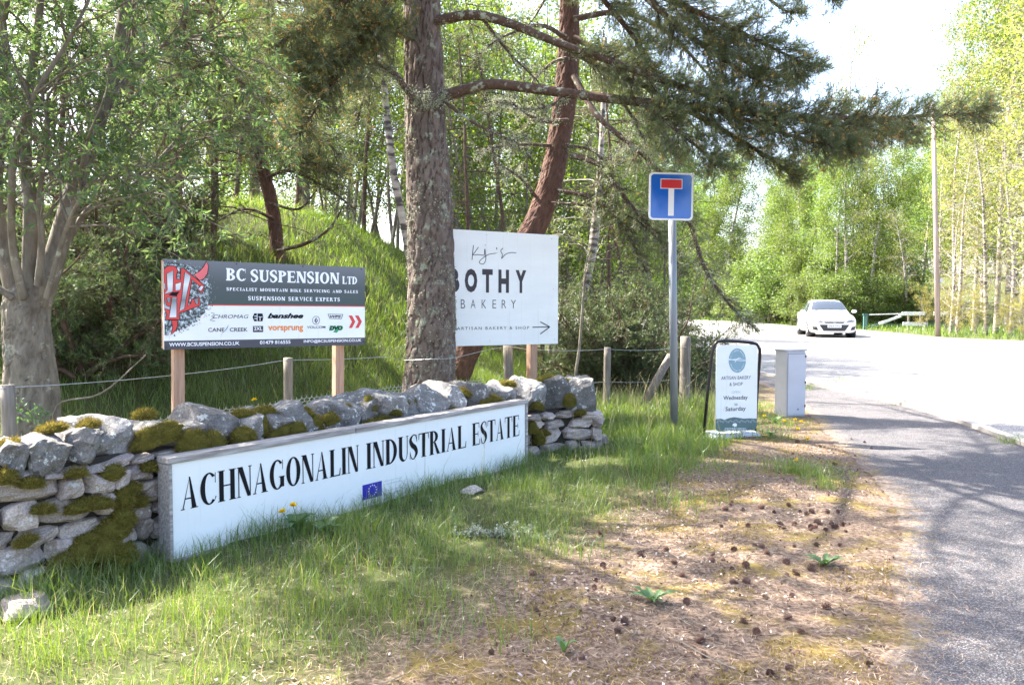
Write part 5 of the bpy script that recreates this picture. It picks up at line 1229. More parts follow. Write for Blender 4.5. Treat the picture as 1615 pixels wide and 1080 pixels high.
B_([(1075, 168, 8.4, 5), (1130, 200, 8.5, 4), (1190, 235, 8.5, 3), (1240, 268, 8.6, 2), (1262, 285, 8.6, 1)], t0=.1, n=95, width=.40, shoots=14, cone=.14, lichen=10)
B_([(1140, 175, 8.3, 4), (1220, 205, 8.1, 3), (1300, 228, 8.0, 2), (1350, 234, 7.9, 1)], t0=.15, n=150, width=.42, shoots=14, cone=.2)
B_([(1240, 182, 8.2, 4), (1320, 200, 8.35, 3), (1400, 208, 8.4, 2), (1445, 212, 8.5, 1)], t0=.1, n=150, width=.38, shoots=14, cone=.2)
B_([(1010, 160, 8.45, 4), (1060, 200, 8.2, 3), (1110, 240, 8.1, 2), (1140, 265, 8.0, 1)], t0=.1, n=120, width=.48, shoots=12, lichen=40, cone=.1)
B_([(690, 33, 8.85, 8), (745, 24, 8.7, 7.5), (800, 36, 8.6, 7), (870, 64, 8.5, 6), (950, 92, 8.4, 5.5), (1040, 125, 8.3, 5), (1120, 152, 8.2, 3), (1180, 170, 8.1, 1.5)], t0=.5, n=130, width=.5, shoots=13, lichen=60, cone=.1)
B_([(870, 64, 8.5, 5), (960, 112, 8.6, 4), (1040, 150, 8.7, 3), (1110, 215, 8.8, 1.5)], t0=.2, n=110, width=.5, shoots=9, lichen=70, cone=.05, live=.75)
B_([(690, -70, 8.85, 8), (800, -70, 8.6, 7), (920, -45, 8.4, 6), (1030, -10, 8.3, 5), (1120, 28, 8.2, 4), (1190, 62, 8.15, 3), (1250, 92, 8.1, 1.5), (1278, 108, 8.1, 1)], t0=.38, n=190, width=.52, shoots=14, cone=.1)
B_([(1000, -20, 8.3, 5), (1080, 50, 8.3, 4), (1150, 100, 8.3, 3), (1215, 140, 8.3, 1.5)], t0=.1, n=130, width=.46, shoots=14, cone=.1)
B_([(1080, 10, 8.4, 4), (1140, 75, 8.6, 3), (1200, 110, 8.8, 2), (1255, 125, 8.9, 1)], t0=.1, n=90, width=.42, shoots=14, cone=.12)
B_([(1100, -60, 8.3, 4), (1180, -25, 8.2, 3), (1230, 12, 8.1, 2), (1250, 22, 8.1, 1)], t0=.2, n=45, width=.36, shoots=11, cone=.05)
B_([(1150, -110, 8.3, 4), (1240, -60, 8.2, 3), (1290, -20, 8.1, 2), (1315, 0, 8.1, 1)], t0=.3, n=45, width=.34, shoots=11, cone=.05)
B_([(900, -60, 8.5, 4), (960, 10, 8.6, 4), (1000, 60, 8.7, 3), (1030, 100, 8.8, 1.5)], t0=.1, n=90, width=.46, shoots=12, cone=.05)
B_([(655, -40, 8.85, 7), (600, -30, 8.5, 6), (540, 5, 8.2, 5), (480, 45, 8.0, 3.5), (430, 75, 7.9, 2)], t0=.1, n=210, width=.55, shoots=13, cone=.22)
B_([(655, 60, 8.85, 6), (610, 50, 8.4, 5), (560, 60, 8.2, 4), (500, 95, 8.0, 3), (455, 130, 7.9, 1.5)], t0=.1, n=220, width=.55, shoots=12, cone=.22, lichen=20)
B_([(560, 60, 8.2, 4), (540, 110, 8.1, 3), (500, 170, 8.0, 2), (470, 215, 7.9, 1)], t0=.1, n=160, width=.5, shoots=12, cone=.22)
B_([(640, -60, 8.8, 6), (620, -20, 8.3, 5), (600, 30, 8.1, 3), (590, 60, 8.0, 2)], t0=.15, n=70, width=.36, shoots=12, cone=.3)
B_([(600, 30, 8.5, 4), (590, 90, 8.6, 3), (575, 150, 8.7, 2), (560, 200, 8.8, 1)], t0=.1, n=55, width=.36, shoots=10, cone=.1, lichen=20)
pth, rd = bp([(655, 158, 8.75, 6), (640, 140, 8.6, 5), (620, 114, 8.5, 4.5), (592, 98, 8.4, 3)]); F.dead(pth, rd, 10, .35, rng, 46)
for _ in range(40): F.lich.append(np.array(P(rng.uniform(650, 705), rng.uniform(142, 168), 8.68)))
for rws in ([(700, 160, 8.8, 3), (740, 190, 8.7, 2.5), (790, 215, 8.6, 2), (815, 225, 8.6, 1)], [(900, 150, 8.6, 3), (860, 170, 8.7, 2), (810, 172, 8.8, 1)], [(980, 158, 8.5, 3), (1000, 190, 8.6, 2), (1020, 230, 8.6, 1)], [(760, 28, 8.7, 3), (800, 80, 8.8, 2), (850, 130, 8.9, 1)]):
    pth, rd = bp(rws); F.dead(pth, rd, 16, .5, rng, 26)
F.finish(pine, rng, K=20, nl=.062, wd=.0042); F = Fol()
# the crown above the frame, boughs all round the trunk
for kk in range(50):
    zt = rng.uniform(.0, 1); pyy = -80-820*zt; p, _ = at(pp, 0.0); i_ = int(np.argmin(np.abs(pp[:, 2]-P(660, pyy, YM).z))); p = pp[i_]
    az = kk*2.4; d = np.array([math.cos(az), math.sin(az), .15]); L_ = (4.8-3*zt)*rng.uniform(.75, 1.1)
    pth = walk(p, d, L_, 7, (0, 0, -.1), .08, rng); F.bough(pth, np.linspace(.05, .012, 8)*(1-.4*zt), .25, int(80-20*zt), .8, rng, sides=5, shoots=9, cone=.0, sl=.2)
for q in ((-1.7, 6.2, 6.6), (-.5, 6.0, 6.3), (.7, 6.4, 6.2), (-2.5, 7.0, 7.6), (1.6, 7.4, 6.4), (.2, 5.0, 6.9), (-1.2, 5.0, 7.4)):  # extra boughs above the view, added to throw shade on the footpath
    b_ = pp[int(np.argmin(np.abs(pp[:, 2]-q[2]+.3)))]; q = np.array(q); pth = smooth_path([b_, (b_+q)/2+np.array([0, 0, .25]), q], 5); F.bough(pth, np.linspace(.05, .01, len(pth)), .25, 80, .8, rng, sides=5, shoots=9, cone=.0, sl=.2)
F.finish(pine, rng, K=8, nl=.09, wd=.009)

red = thing('scots_pine', 'leaning red barked scots pine curving up behind the bakery board', 'tree')
YR = 11.6
rows = [(706, 640, YR, 21), (735, 560, YR, 19), (782, 460, YR, 22), (838, 368, YR, 19), (865, 300, YR, 18.5), (880, 230, YR, 17), (892, 150, YR, 17.5), (897, 70, YR, 16), (898, 0, YR, 14.5), (900, -120, YR, 12), (905, -300, YR, 9), (900, -560, YR, 4)]
rp, rr2 = pxpath(rows, 6); V, Q = bark_tube(rp, rr2, 64, 300, (.05, .08), .012, 7)
link('trunk', mesh_np('trunk', V, [Q], smooth=False), M['red_bark'], red)
F = Fol()
B_([(905, 120, 11.4, 5), (940, 180, 11.1, 4.5), (990, 225, 10.9, 4), (1035, 265, 10.7, 3.5), (1085, 345, 10.5, 3.5), (1110, 420, 10.4, 3), (1150, 480, 10.3, 2), (1195, 522, 10.2, 1)], t0=.25, n=190, width=.6, shoots=11, lichen=50, cone=.02, live=.8, droop=-.5)
B_([(900, 245, 11.4, 5), (945, 262, 11.2, 4), (1000, 330, 11.0, 3), (1045, 380, 10.9, 2), (1075, 430, 10.8, 1)], t0=.2, n=170, width=.62, shoots=10, lichen=50, cone=.0, live=.8, droop=-.4)
B_([(880, 300, 11.4, 4), (940, 315, 11.2, 3.5), (990, 370, 11.1, 2.5), (1020, 430, 11.0, 1.5)], t0=.2, n=130, width=.6, shoots=9, lichen=44, live=.75, droop=-.4)
B_([(905, 60, 11.4, 5), (960, 90, 11.2, 4), (1010, 150, 11.0, 3), (1050, 215, 10.9, 2), (1075, 260, 10.8, 1)], t0=.2, n=190, width=.62, shoots=10, lichen=50, live=.85)
B_([(905, 30, 11.4, 5), (980, 20, 11.2, 4), (1050, 50, 11.0, 3), (1110, 110, 10.9, 2), (1140, 150, 10.8, 1)], t0=.2, n=170, width=.62, shoots=10)
B_([(895, 190, 11.4, 4), (850, 190, 11.2, 3), (800, 160, 11.0, 2), (760, 170, 10.9, 1)], t0=.2, n=50, width=.5, shoots=7, lichen=40, live=.55)
B_([(893, 60, 11.4, 4), (850, 40, 11.2, 3), (790, 60, 11.0, 2), (750, 90, 10.9, 1)], t0=.3, n=44, width=.5, shoots=8, lichen=20, live=.6)
for rws in ([(870, 230, 11.5, 3), (830, 228, 11.3, 2.5), (780, 232, 11.2, 2), (762, 238, 11.2, 1)], [(845, 310, 11.5, 3), (820, 280, 11.3, 2), (785, 258, 11.2, 1)], [(885, 230, 11.5, 3), (930, 236, 11.3, 2), (960, 262, 11.2, 1)], [(870, 320, 11.4, 3), (930, 325, 11.2, 2.5), (1000, 345, 11.1, 2), (1060, 400, 11.0, 1)], [(900, 90, 11.5, 3), (870, 100, 11.3, 2.5), (840, 130, 11.2, 2), (830, 150, 11.2, 1)]):
    pth, rd = bp(rws); F.dead(pth, rd, 16, .5, rng, 16)
for kk in range(18):
    zt = rng.uniform(.0, 1); p = rp[int(len(rp)*(.72+.27*zt))-1]; az = kk*2.4; d = np.array([math.cos(az), math.sin(az), .2]); L_ = (3.0-1.6*zt)
    F.bough(walk(p, d, L_, 6, (0, 0, -.1), .08, rng), np.linspace(.04, .01, 7), .25, 34, .75, rng, sides=5, shoots=8, cone=0, sl=.2)
F.finish(red, rng, K=14, nl=.06, wd=.0045)

lp_ = thing('scots_pine', 'slim dark red pine with drooping needle boughs rising behind the suspension board', 'tree')
YL = 11.8; rows = [(443, 470, YL, 11), (438, 400, YL, 10), (430, 330, YL, 10), (414, 265, YL, 9.5), (400, 210, YL, 9), (375, 150, YL, 8.5), (350, 90, YL, 8), (337, 35, YL, 7.5), (330, -30, YL, 7), (322, -160, YL, 6), (318, -320, YL, 3)]
gp_, gr2 = pxpath(rows, 6); b0 = gp_[0].copy(); b0[2] = gz1(b0[0], b0[1])-.2; gp_ = np.vstack([b0, gp_]); gr2 = np.concatenate([[.12], gr2])
V, Q = bark_tube(gp_, gr2, 40, 200, (.05, .08), .010, 9); link('trunk', mesh_np('trunk', V, [Q]), M['red_bark'], lp_)
F = Fol()
for rws, n_, wd_ in (([(340, 60, 11.7, 4), (400, 60, 11.3, 3), (460, 100, 11.0, 2), (500, 150, 10.9, 1)], 80, .6), ([(350, 95, 11.7, 4), (300, 110, 11.3, 3), (240, 150, 11.0, 2), (200, 190, 10.9, 1)], 90, .6), ([(375, 150, 11.7, 4), (430, 160, 11.4, 3), (490, 200, 11.2, 2), (540, 250, 11.1, 1)], 80, .6),
                      ([(400, 205, 11.7, 4), (350, 200, 11.3, 3), (300, 235, 11.0, 2), (250, 255, 10.9, 1)], 80, .55), ([(405, 225, 11.7, 4), (455, 240, 11.4, 3), (500, 262, 11.3, 2), (540, 275, 11.2, 1)], 70, .55), ([(335, 20, 11.7, 4), (270, 20, 11.3, 3), (200, 50, 11.0, 2), (150, 90, 10.9, 1)], 90, .65),
                      ([(332, -20, 11.7, 4), (420, -20, 11.3, 3), (500, 10, 11.0, 2), (560, 50, 10.9, 1)], 90, .65), ([(345, 80, 11.7, 4), (380, 130, 11.0, 3), (400, 190, 10.6, 2), (405, 250, 10.5, 1)], 80, .55), ([(330, -60, 11.5, 4), (300, -10, 11, 3), (290, 50, 10.8, 2), (285, 100, 10.7, 1)], 80, .6), ([(420, 280, 11.7, 3), (460, 270, 11.5, 2.5), (520, 300, 11.4, 1.5), (560, 330, 11.3, 1)], 40, .5)):
    B_(rws, t0=.15, n=int(n_*1.7), width=wd_*1.15, shoots=12, cone=.12, live=.85, lichen=8, sl=.15)
for rws in ([(432, 345, 11.7, 3), (390, 330, 11.4, 2), (350, 345, 11.2, 1.5), (310, 380, 11, 1)], [(438, 395, 11.7, 3), (480, 385, 11.4, 3), (520, 360, 11.2, 2), (545, 318, 11.1, 1)], [(425, 320, 11.7, 2.5), (470, 330, 11.5, 2), (500, 300, 11.3, 1)]):
    pth, rd = bp(rws); F.dead(pth, rd, 16, .6, rng)
for kk in range(14):
    zt = rng.uniform(.0, 1); p = gp_[int(len(gp_)*(.75+.24*zt))-1]; az = kk*2.4; d = np.array([math.cos(az), math.sin(az), .2])
    F.bough(walk(p, d, 2.4-1.2*zt, 6, (0, 0, -.2), .08, rng), np.linspace(.03, .01, 7), .25, 30, .7, rng, sides=4, shoots=8, cone=0, sl=.2)
F.finish(lp_, rng, K=14, nl=.062, wd=.0045)

# ------------------------------------------------------------------ willow at the left edge
wi = thing('willow_tree', 'pale barked multi stemmed willow with silvery green leaves at the left edge', 'tree')
YW = 6.35; rng = np.random.default_rng(31)
rows = [(52, 760, YW, 50), (52, 690, YW, 42), (50, 620, YW, 38), (46, 560, YW, 35), (42, 510, YW, 33), (42, 475, YW, 32), (46, 452, YW, 26), (50, 430, YW, 12)]
wp, wr = pxpath(rows, 6); V, Q = bark_tube(wp, wr, 64, 150, (.06, .22), .014, 12, 0); link('trunk', mesh_np('trunk', V, [Q]), M['willow_bark'], wi)
wood = Acc(); LP = []
def stem(rws, k=10): p, r = pxpath(rws, 5); wood.tube(p, r, k); return p, r
stems = [stem(q) for q in ([(46, 480, 6.3, 13), (47, 400, 6.3, 11), (48, 320, 6.3, 10.5), (40, 250, 6.35, 9), (45, 150, 6.4, 8), (60, 40, 6.5, 6), (70, -120, 6.6, 4), (75, -300, 6.6, 2)],
    [(62, 480, 6.35, 18), (82, 420, 6.35, 16), (105, 340, 6.4, 14.5), (128, 270, 6.45, 13), (155, 190, 6.5, 12), (180, 110, 6.6, 11), (196, 20, 6.7, 9), (210, -120, 6.8, 6), (220, -300, 7, 3)],
    [(26, 480, 6.3, 14), (8, 400, 6.25, 12), (-8, 300, 6.2, 10), (5, 200, 6.2, 9), (12, 130, 6.2, 7), (0, 0, 6.1, 5), (-20, -150, 6, 3)],
    [(38, 470, 6.2, 7), (22, 400, 6.1, 6), (18, 330, 6.0, 5.5), (24, 230, 5.9, 5), (55, 150, 5.8, 4), (110, 60, 5.8, 3), (150, -20, 5.8, 2)],
    [(60, 450, 6.2, 6), (66, 380, 6.15, 5), (62, 310, 6.1, 4), (75, 210, 6.0, 3), (60, 110, 6, 2)],
    [(70, 455, 6.4, 7), (98, 400, 6.5, 5.5), (140, 330, 6.6, 4.5), (200, 300, 6.7, 3.5), (262, 240, 6.8, 2.5), (300, 190, 6.9, 1.5)],
    [(20, 470, 6.2, 6), (-30, 430, 6.1, 5), (-80, 330, 6, 4), (-120, 200, 6, 3), (-150, 0, 6, 2)],
    [(72, 470, 6.2, 4), (105, 360, 6.1, 3.5), (130, 300, 6.0, 3), (140, 200, 5.9, 2)],
    [(160, 180, 6.5, 6), (205, 120, 6.6, 4.5), (260, 70, 6.8, 3), (330, 60, 7, 2)], [(45, 160, 6.4, 5), (-30, 80, 6.4, 4), (-80, -20, 6.4, 3)])]
for q in ((-2.2, 5.6, 6.6), (-3.0, 6.2, 7.6), (-3.6, 4.4, 6.6), (-2.9, 4.1, 3.9), (-3.4, 4.9, 4.4), (-2.4, 4.4, 5.2), (-4.2, 5.6, 5.6), (-3.4, 8.2, 7.0)):  # unseen overhead branches, added to shade the near grass, verge and path
    s_ = stems[int(rng.integers(0, 3))][0]; b_ = s_[int(len(s_)*.78)]; q = np.array(q); m_ = (b_+q)/2+np.array([0, 0, .5]); pth = smooth_path([b_, m_, q], 6); r_ = np.linspace(.04, .012, len(pth)); wood.tube(pth, r_, 6); stems.append((pth, r_)); stems.append((pth, r_))
for p, r in stems:
    nb = 15
    for _ in range(nb):
        t_ = rng.uniform(.34, 1); q, d = at(p, t_); br = walk(q, d*.7+perp(d, rng)*.9+np.array([0, 0, .1]), rng.uniform(.5, 1.3), 7, (0, 0, -.35), .16, rng)
        wood.tube(br, np.linspace(.010, .003, 8), 4)
        for _ in range(6):
            q2, d2 = at(br, rng.uniform(.25, 1)); tw = walk(q2, d2*.7+perp(d2, rng)*.8, rng.uniform(.2, .5), 4, (0, 0, -.2), .15, rng); wood.tube(tw, np.linspace(.004, .0015, 5), 3)
            for _ in range(19):
                q3, d3 = at(tw, rng.uniform(.1, 1)); LP.append((q3, d3*.6+perp(d3, rng)*.8))
for rws in ([(70, 260, 6.3, 1.4), (125, 170, 6.0, 1.4), (180, 185, 6.0, 1.3), (222, 230, 6.0, 1)], [(0, 252, 6.0, 1.4), (80, 275, 6.0, 1.4), (150, 310, 6.1, 1.2), (190, 290, 6.2, 1.1), (250, 245, 6.3, 1)], [(82, 720, 6.1, 1.3), (90, 640, 6.1, 1.5), (160, 620, 6.0, 1.5), (230, 560, 6.2, 1.2)]): stem(rws, 4)
wood.build('stems', M['willow_bark'], wi, True)
C = np.array([a for a, b in LP]); D = np.array([b for a, b in LP]); V, Q, t_ = leaves(C, .072, .27, rng, D=D)
o = link('leaves', mesh_np('leaves', V, [Q], t_), M['willow_leaf'], wi); o['kind'] = 'stuff'
C = np.array([P(25+rng.normal()*6, 645+rng.normal()*10, 6.02) for _ in range(60)]+[P(62+rng.normal()*9, 655+rng.normal()*9, 6.02) for _ in range(90)]); V, Q, t_ = leaves(C, .035, .5, rng); o = link('moss', mesh_np('moss', V, [Q], t_), M['weed'], wi); o['kind'] = 'stuff'

# ------------------------------------------------------------------ broadleaf prototypes
def branchy(seed, H=9.0, r0=.09, n1=44, l1=2.2, t0=.22, up=.9, droop=-.9, n2=8, l2=.8, nl=30, spread=.10, size=.075, asp=.7, lean=.03, stems=1, leaf_keep=1.0, bark='birch_bark', leaf='birch_leaf', top=.5, r1=.022):
    rg = np.random.default_rng(seed); wd_ = Acc(); L = []
    for s_ in range(stems):
        az = rg.uniform(0, 6.28); d0 = np.array([math.cos(az)*.22*(stems > 1), math.sin(az)*.22*(stems > 1), 1]); hh_ = H*rg.uniform(.75, 1) if stems > 1 else H
        tr = walk((rg.normal()*.12*(stems > 1), rg.normal()*.12*(stems > 1), -.15), d0, hh_, 14, (0, 0, .15), lean, rg); rr_ = np.linspace(r0*1.15, .012, 15)*(.6 if stems > 1 else 1)
        wd_.tube(tr, rr_, 8)
        for k_ in range(n1//stems):
            t_ = t0+(1-t0)*(k_+rg.uniform())/(n1//stems); p, d = at(tr, t_); a_ = rg.uniform(0, 6.28)
            ll = l1*(1-top*(t_-t0)/(1-t0))*rg.uniform(.6, 1.15)
            b = walk(p, (math.cos(a_), math.sin(a_), up), ll, 6, (0, 0, droop), .12, rg); wd_.tube(b, np.linspace(r1*(1.2-t_), .004, 7), 4)
            for _ in range(n2):
                p2, d2 = at(b, rg.uniform(.2, 1)); q = walk(p2, d2*.5+perp(d2, rg)*.8, l2*rg.uniform(.4, 1), 4, (0, 0, droop*1.1), .18, rg)
                wd_.tube(q, np.linspace(.005, .002, 5), 3)
                if rg.uniform() > leaf_keep: continue
                m_ = nl; tt = rg.uniform(.1, 1, m_)*4; ii = np.minimum(tt.astype(int), 3); ff = (tt-ii)[:, None]; L.append(q[ii]*(1-ff)+q[ii+1]*ff+rg.normal(size=(m_, 3))*spread)
    C = np.vstack(L); V, Q, t_ = leaves(C, size, asp, rg)
    return wd_.mesh('trunk', True), M[bark], mesh_np('crown', V, [Q], t_), M[leaf], H
BI = [branchy(s, 10, .075, 56, 2.0, .14, 1.0, -1.1, 8, .9, 44, .12) for s in (1, 2, 3)]
TH_ = branchy(8, 11, .08, 44, 1.9, .2, 1.0, -.5, 7, .7, 20, .13, leaf_keep=.8, leaf='pale_leaf')
SH = [branchy(s, 2.6, .04, 46, 1.3, .10, .7, -.3, 7, .5, 30, .08, stems=6, size=.07, bark='dark_bark', leaf='shrub_leaf', r1=.014) for s in (4, 5)]
YE = branchy(6, 6, .05, 46, 1.7, .12, .8, -.2, 6, .6, 22, .10, stems=4, size=.075, bark='grey_bark', leaf='yellow_leaf', leaf_keep=.8, r1=.016)
BR = branchy(7, 10, .10, 70, 2.3, .08, .7, -.2, 6, .7, 9, .1, size=.06, leaf_keep=.6, bark='birch_bark', leaf='yellow_leaf', r1=.022)
MS = [branchy(s, 8.5, .07, 72, 1.9, .16, 1.0, -.2, 6, .7, 20, .13, stems=3, bark='grey_bark', size=.07, r1=.016, leaf_keep=.95) for s in (9, 10)]
def place(proto, name, label, cat, x, y, H, rz=0, group=None, z=None, wid=1.0):
    tm, tb, cm, cb_, ph_ = proto; e = thing(name, label, cat, (x, y, gz1(x, y) if z is None else z), rz, group); s_ = H/ph_; e.scale = (s_*wid, s_*wid, s_)
    link('trunk', tm, tb, e); o = link('crown', cm, cb_, e); return e
def pl_px(proto, name, label, cat, px, Yd, ytop, rz=None, group=None, wid=1.0):
    x = (px-807.5)/F_PX*Yd; z = gz1(x, Yd); H = P(px, ytop, Yd).z-z
    return place(proto, name, label, cat, x, Yd, H, rng.uniform(0, 6.28) if rz is None else rz, group, wid=wid)
# across the road
GR = 'light green birches across the road'
LB = 'pale green birch in a row of similar birches across the sunlit road'
for (px, Yd, yt, k, wd_) in [(1112, 70, 270, 0, 1.3), (1138, 68, 235, 1, 1.3), (1163, 72, 350, 2, 1), (1212, 60, 290, 0, 1.1), (1238, 58, 255, 1, 1.2), (1262, 53, 245, 2, 1.1), (1290, 52, 225, 0, 1), (1318, 48, 235, 1, 1.1), (1345, 55, 190, 2, 1), (1368, 50, 230, 0, 1.1), (1395, 56, 200, 1, 1.1), (1425, 52, 215, 2, 1.0), (1452, 58, 180, 0, 1),
                             (1085, 74, 240, 2, 1.3), (1060, 76, 200, 1, 1.3), (1030, 78, 180, 0, 1.3), (1000, 80, 150, 2, 1.3), (960, 82, 170, 0, 1.3), (1225, 64, 265, 2, 1.2), (1305, 56, 240, 0, 1.2)]:
    pl_px(BI[k], 'birch_tree', LB, 'tree', px, Yd, yt, group=GR, wid=wd_)
pl_px(TH_, 'birch_tree', 'tallest thin birch whose wispy top stands alone against the white sky', 'tree', 1330, 47, 45, wid=.8)
pl_px(TH_, 'birch_tree', 'thin bare topped birch spire rising above the long pine bough on the right', 'tree', 1478, 44, 30, wid=.5)
for i_, (px, Yd, yt, k) in enumerate([(1500, 38, 90, 0), (1535, 40, 40, 2), (1570, 36, -40, 1), (1600, 40, -160, 0), (1625, 34, -260, 2), (1650, 30, -200, 1), (1590, 50, -90, 1), (1550, 55, -10, 2), (1700, 28, -300, 0), (1760, 26, -300, 1), (1610, 46, 40, 0)]):
    pl_px(BI[k] if i_ in (3, 7) else TH_, 'birch_tree', 'tall birch crowded at the right edge behind the far verge', 'tree', px, Yd, yt, group='tall birches at the right edge')
for i_, (px, Yd, yt) in enumerate([(1430, 47, 330), (1500, 37, 300), (1510, 36, 230), (1556, 35, 180), (1595, 34, 200), (1640, 32, 160)]):
    pl_px(BR, 'bare_tree', 'leafless pale branched young tree behind the far verge on the right', 'tree', px, Yd, yt, group='pale bare young trees on the right')
for i_, (px, Yd, yt) in enumerate([(1462, 40.5, 440), (1490, 38.5, 440), (1508, 35.5, 452), (1540, 34.5, 440), (1585, 33, 452), (1612, 32, 440), (1640, 31, 430), (1395, 50, 400)]):
    pl_px(YE, 'yellow_shrub', 'yellowish spring shrub among the pale trees on the far verge', 'shrub', px, Yd, yt, group='yellow shrubs on the far verge')
for i_, (px, Yd, yt) in enumerate([(1148, 64, 455), (1172, 62, 425), (1200, 59, 395), (1222, 55, 405), (1252, 51.5, 430), (1290, 48.5, 430), (1330, 46, 425), (1362, 47, 432), (1392, 48, 430), (1425, 48, 440), (1450, 47, 445), (1110, 68, 455), (1070, 72, 450), (1030, 74, 450), (990, 76, 450), (1312, 52, 400), (1375, 54, 390), (1410, 54, 400), (1268, 54, 400), (1240, 58, 380), (1340, 60, 370)]):
    pl_px(SH[i_ % 2], 'green_shrub', 'bushy green shrub under the birches beyond the road', 'shrub', px, Yd, yt, group='green shrubs beyond the road', wid=1.25)
for i_ in range(34):
    px = rng.uniform(880, 1950); Yd = rng.uniform(66, 90)+(14 if px < 1200 else 0); yt = rng.uniform(240, 330) if px < 1480 else rng.uniform(60, 250)
    if 1150 < px < 1200: continue
    pl_px(BI[i_ % 3], 'birch_tree', 'distant birch in the woodland behind the front row across the road', 'tree', px, Yd, yt, group='distant woodland birches', wid=1.3)
# wood on and behind the bank
LBW = 'slender tree with fresh green leaves in the wood behind the pines'
for i_, (px, Yd, yt, k) in enumerate([(715, 20, -100, 0), (745, 17, -160, 1), (775, 22, -60, 0), (800, 18, -140, 1), (835, 24, -90, 0), (870, 20, -60, 1), (930, 19, -40, 0), (960, 24, 20, 1), (1000, 22, 20, 0), (620, 17, -150, 1), (590, 21, -120, 0), (560, 19, -160, 1), (520, 24, -100, 0), (1040, 20, 60, 1), (900, 30, 0, 0)]):
    pl_px(MS[k], 'woodland_tree', LBW, 'tree', px, Yd, yt, group='leafy trees in the wood behind the pines')
for i_, (px, Yd, yt, k) in enumerate([(275, 19, -220, 0), (322, 21, -200, 1), (350, 30, -50, 0), (480, 34, -30, 1), (420, 32, -40, 2), (560, 34, -30, 0), (640, 30, -60, 2), (20, 30, -60, 2), (700, 36, 0, 1), (780, 38, 20, 0), (860, 34, 20, 2)]):
    pl_px(BI[k], 'birch_tree', 'birch trunk and leaves on the crest of the grassy bank', 'tree', px, Yd, yt, group='birches on the bank')
# big trunks on the crest
for (px, Yd, hw, lab) in ((276, 18, 13, 'stout grey trunk standing on the crest of the grassy bank'), (480, 20, 8, 'thin grey trunk on the bank to the right of the red pine'), (405, 22, 7, 'shadowy trunk on the bank crest just left of the red pine')):
    x = (px-807.5)/F_PX*Yd; z0 = gz1(x, Yd); p = walk((0, 0, -.3), (0, 0, 1), 11, 12, (0, 0, 0), .02, rng); e = thing('bank_tree', lab, 'tree', (x, Yd, z0))
    r0 = hw*Yd/F_PX; V, Q = bark_tube(p, np.linspace(r0*1.2, r0*.4, 13), 28, 120, (.07, .2), .02, 5); link('trunk', mesh_np('trunk', V, [Q]), M['grey_bark'], e)
    tm, tb, cm, cb_, ph_ = BI[1]; o = link('crown', cm, cb_, e); o.scale = (.9, .9, 1.1)
# slim white stem left of the big pine, slender birch by the juniper
def slim(name, lab, rws, mat, cat='tree', leafn=0, lf='birch_leaf'):
    e = thing(name, lab, cat); p, r = pxpath(rws, 6); b = p[0].copy(); b[2] = gz1(b[0], b[1])-.1; p = np.vstack([b, p]); r = np.concatenate([[r[0]*1.1], r])
    a = Acc(); a.tube(p, r, 10); L = []
    for _ in range(leafn):
        q, d = at(p, rng.uniform(.35, 1)); br = walk(q, perp(d, rng)+np.array([0, 0, .6]), rng.uniform(.4, 1.2), 5, (0, 0, -.4), .15, rng); a.tube(br, np.linspace(.007, .002, 6), 3)
        for _ in range(14): L.append(at(br, rng.uniform(.3, 1))[0]+rng.normal(size=3)*.07)
    a.build('trunk', M[mat], e, True)
    if L: V, Q, t_ = leaves(np.array(L), .05, .7, rng); link('crown', mesh_np('crown', V, [Q], t_), M[lf], e)
    return e
slim('birch_tree', 'thin leaning silvery stem immediately left of the thick pine trunk', [(650, 430, 10.5, 6), (636, 350, 10.5, 6), (622, 280, 10.5, 6), (612, 200, 10.6, 5.5), (607, 150, 10.6, 5), (600, 60, 10.7, 4), (590, -60, 10.8, 3)], 'birch_bark', leafn=24)
slim('birch_tree', 'white barked young birch rising out of the dark junipers', [(912, 560, 13, 4), (920, 470, 13, 5), (932, 410, 13, 7), (940, 350, 13, 7), (944, 300, 13, 5), (950, 200, 13, 4), (955, 60, 13.2, 3)], 'birch_bark', leafn=40)
slim('bare_sapling', 'thin forked leafless sapling behind the right end of the stone wall', [(908, 588, 10.9, 2.6), (914, 545, 10.9, 2.2), (919, 480, 10.9, 1.8), (924, 420, 10.9, 1.3), (932, 390, 10.9, 1)], 'grey_bark', leafn=6)
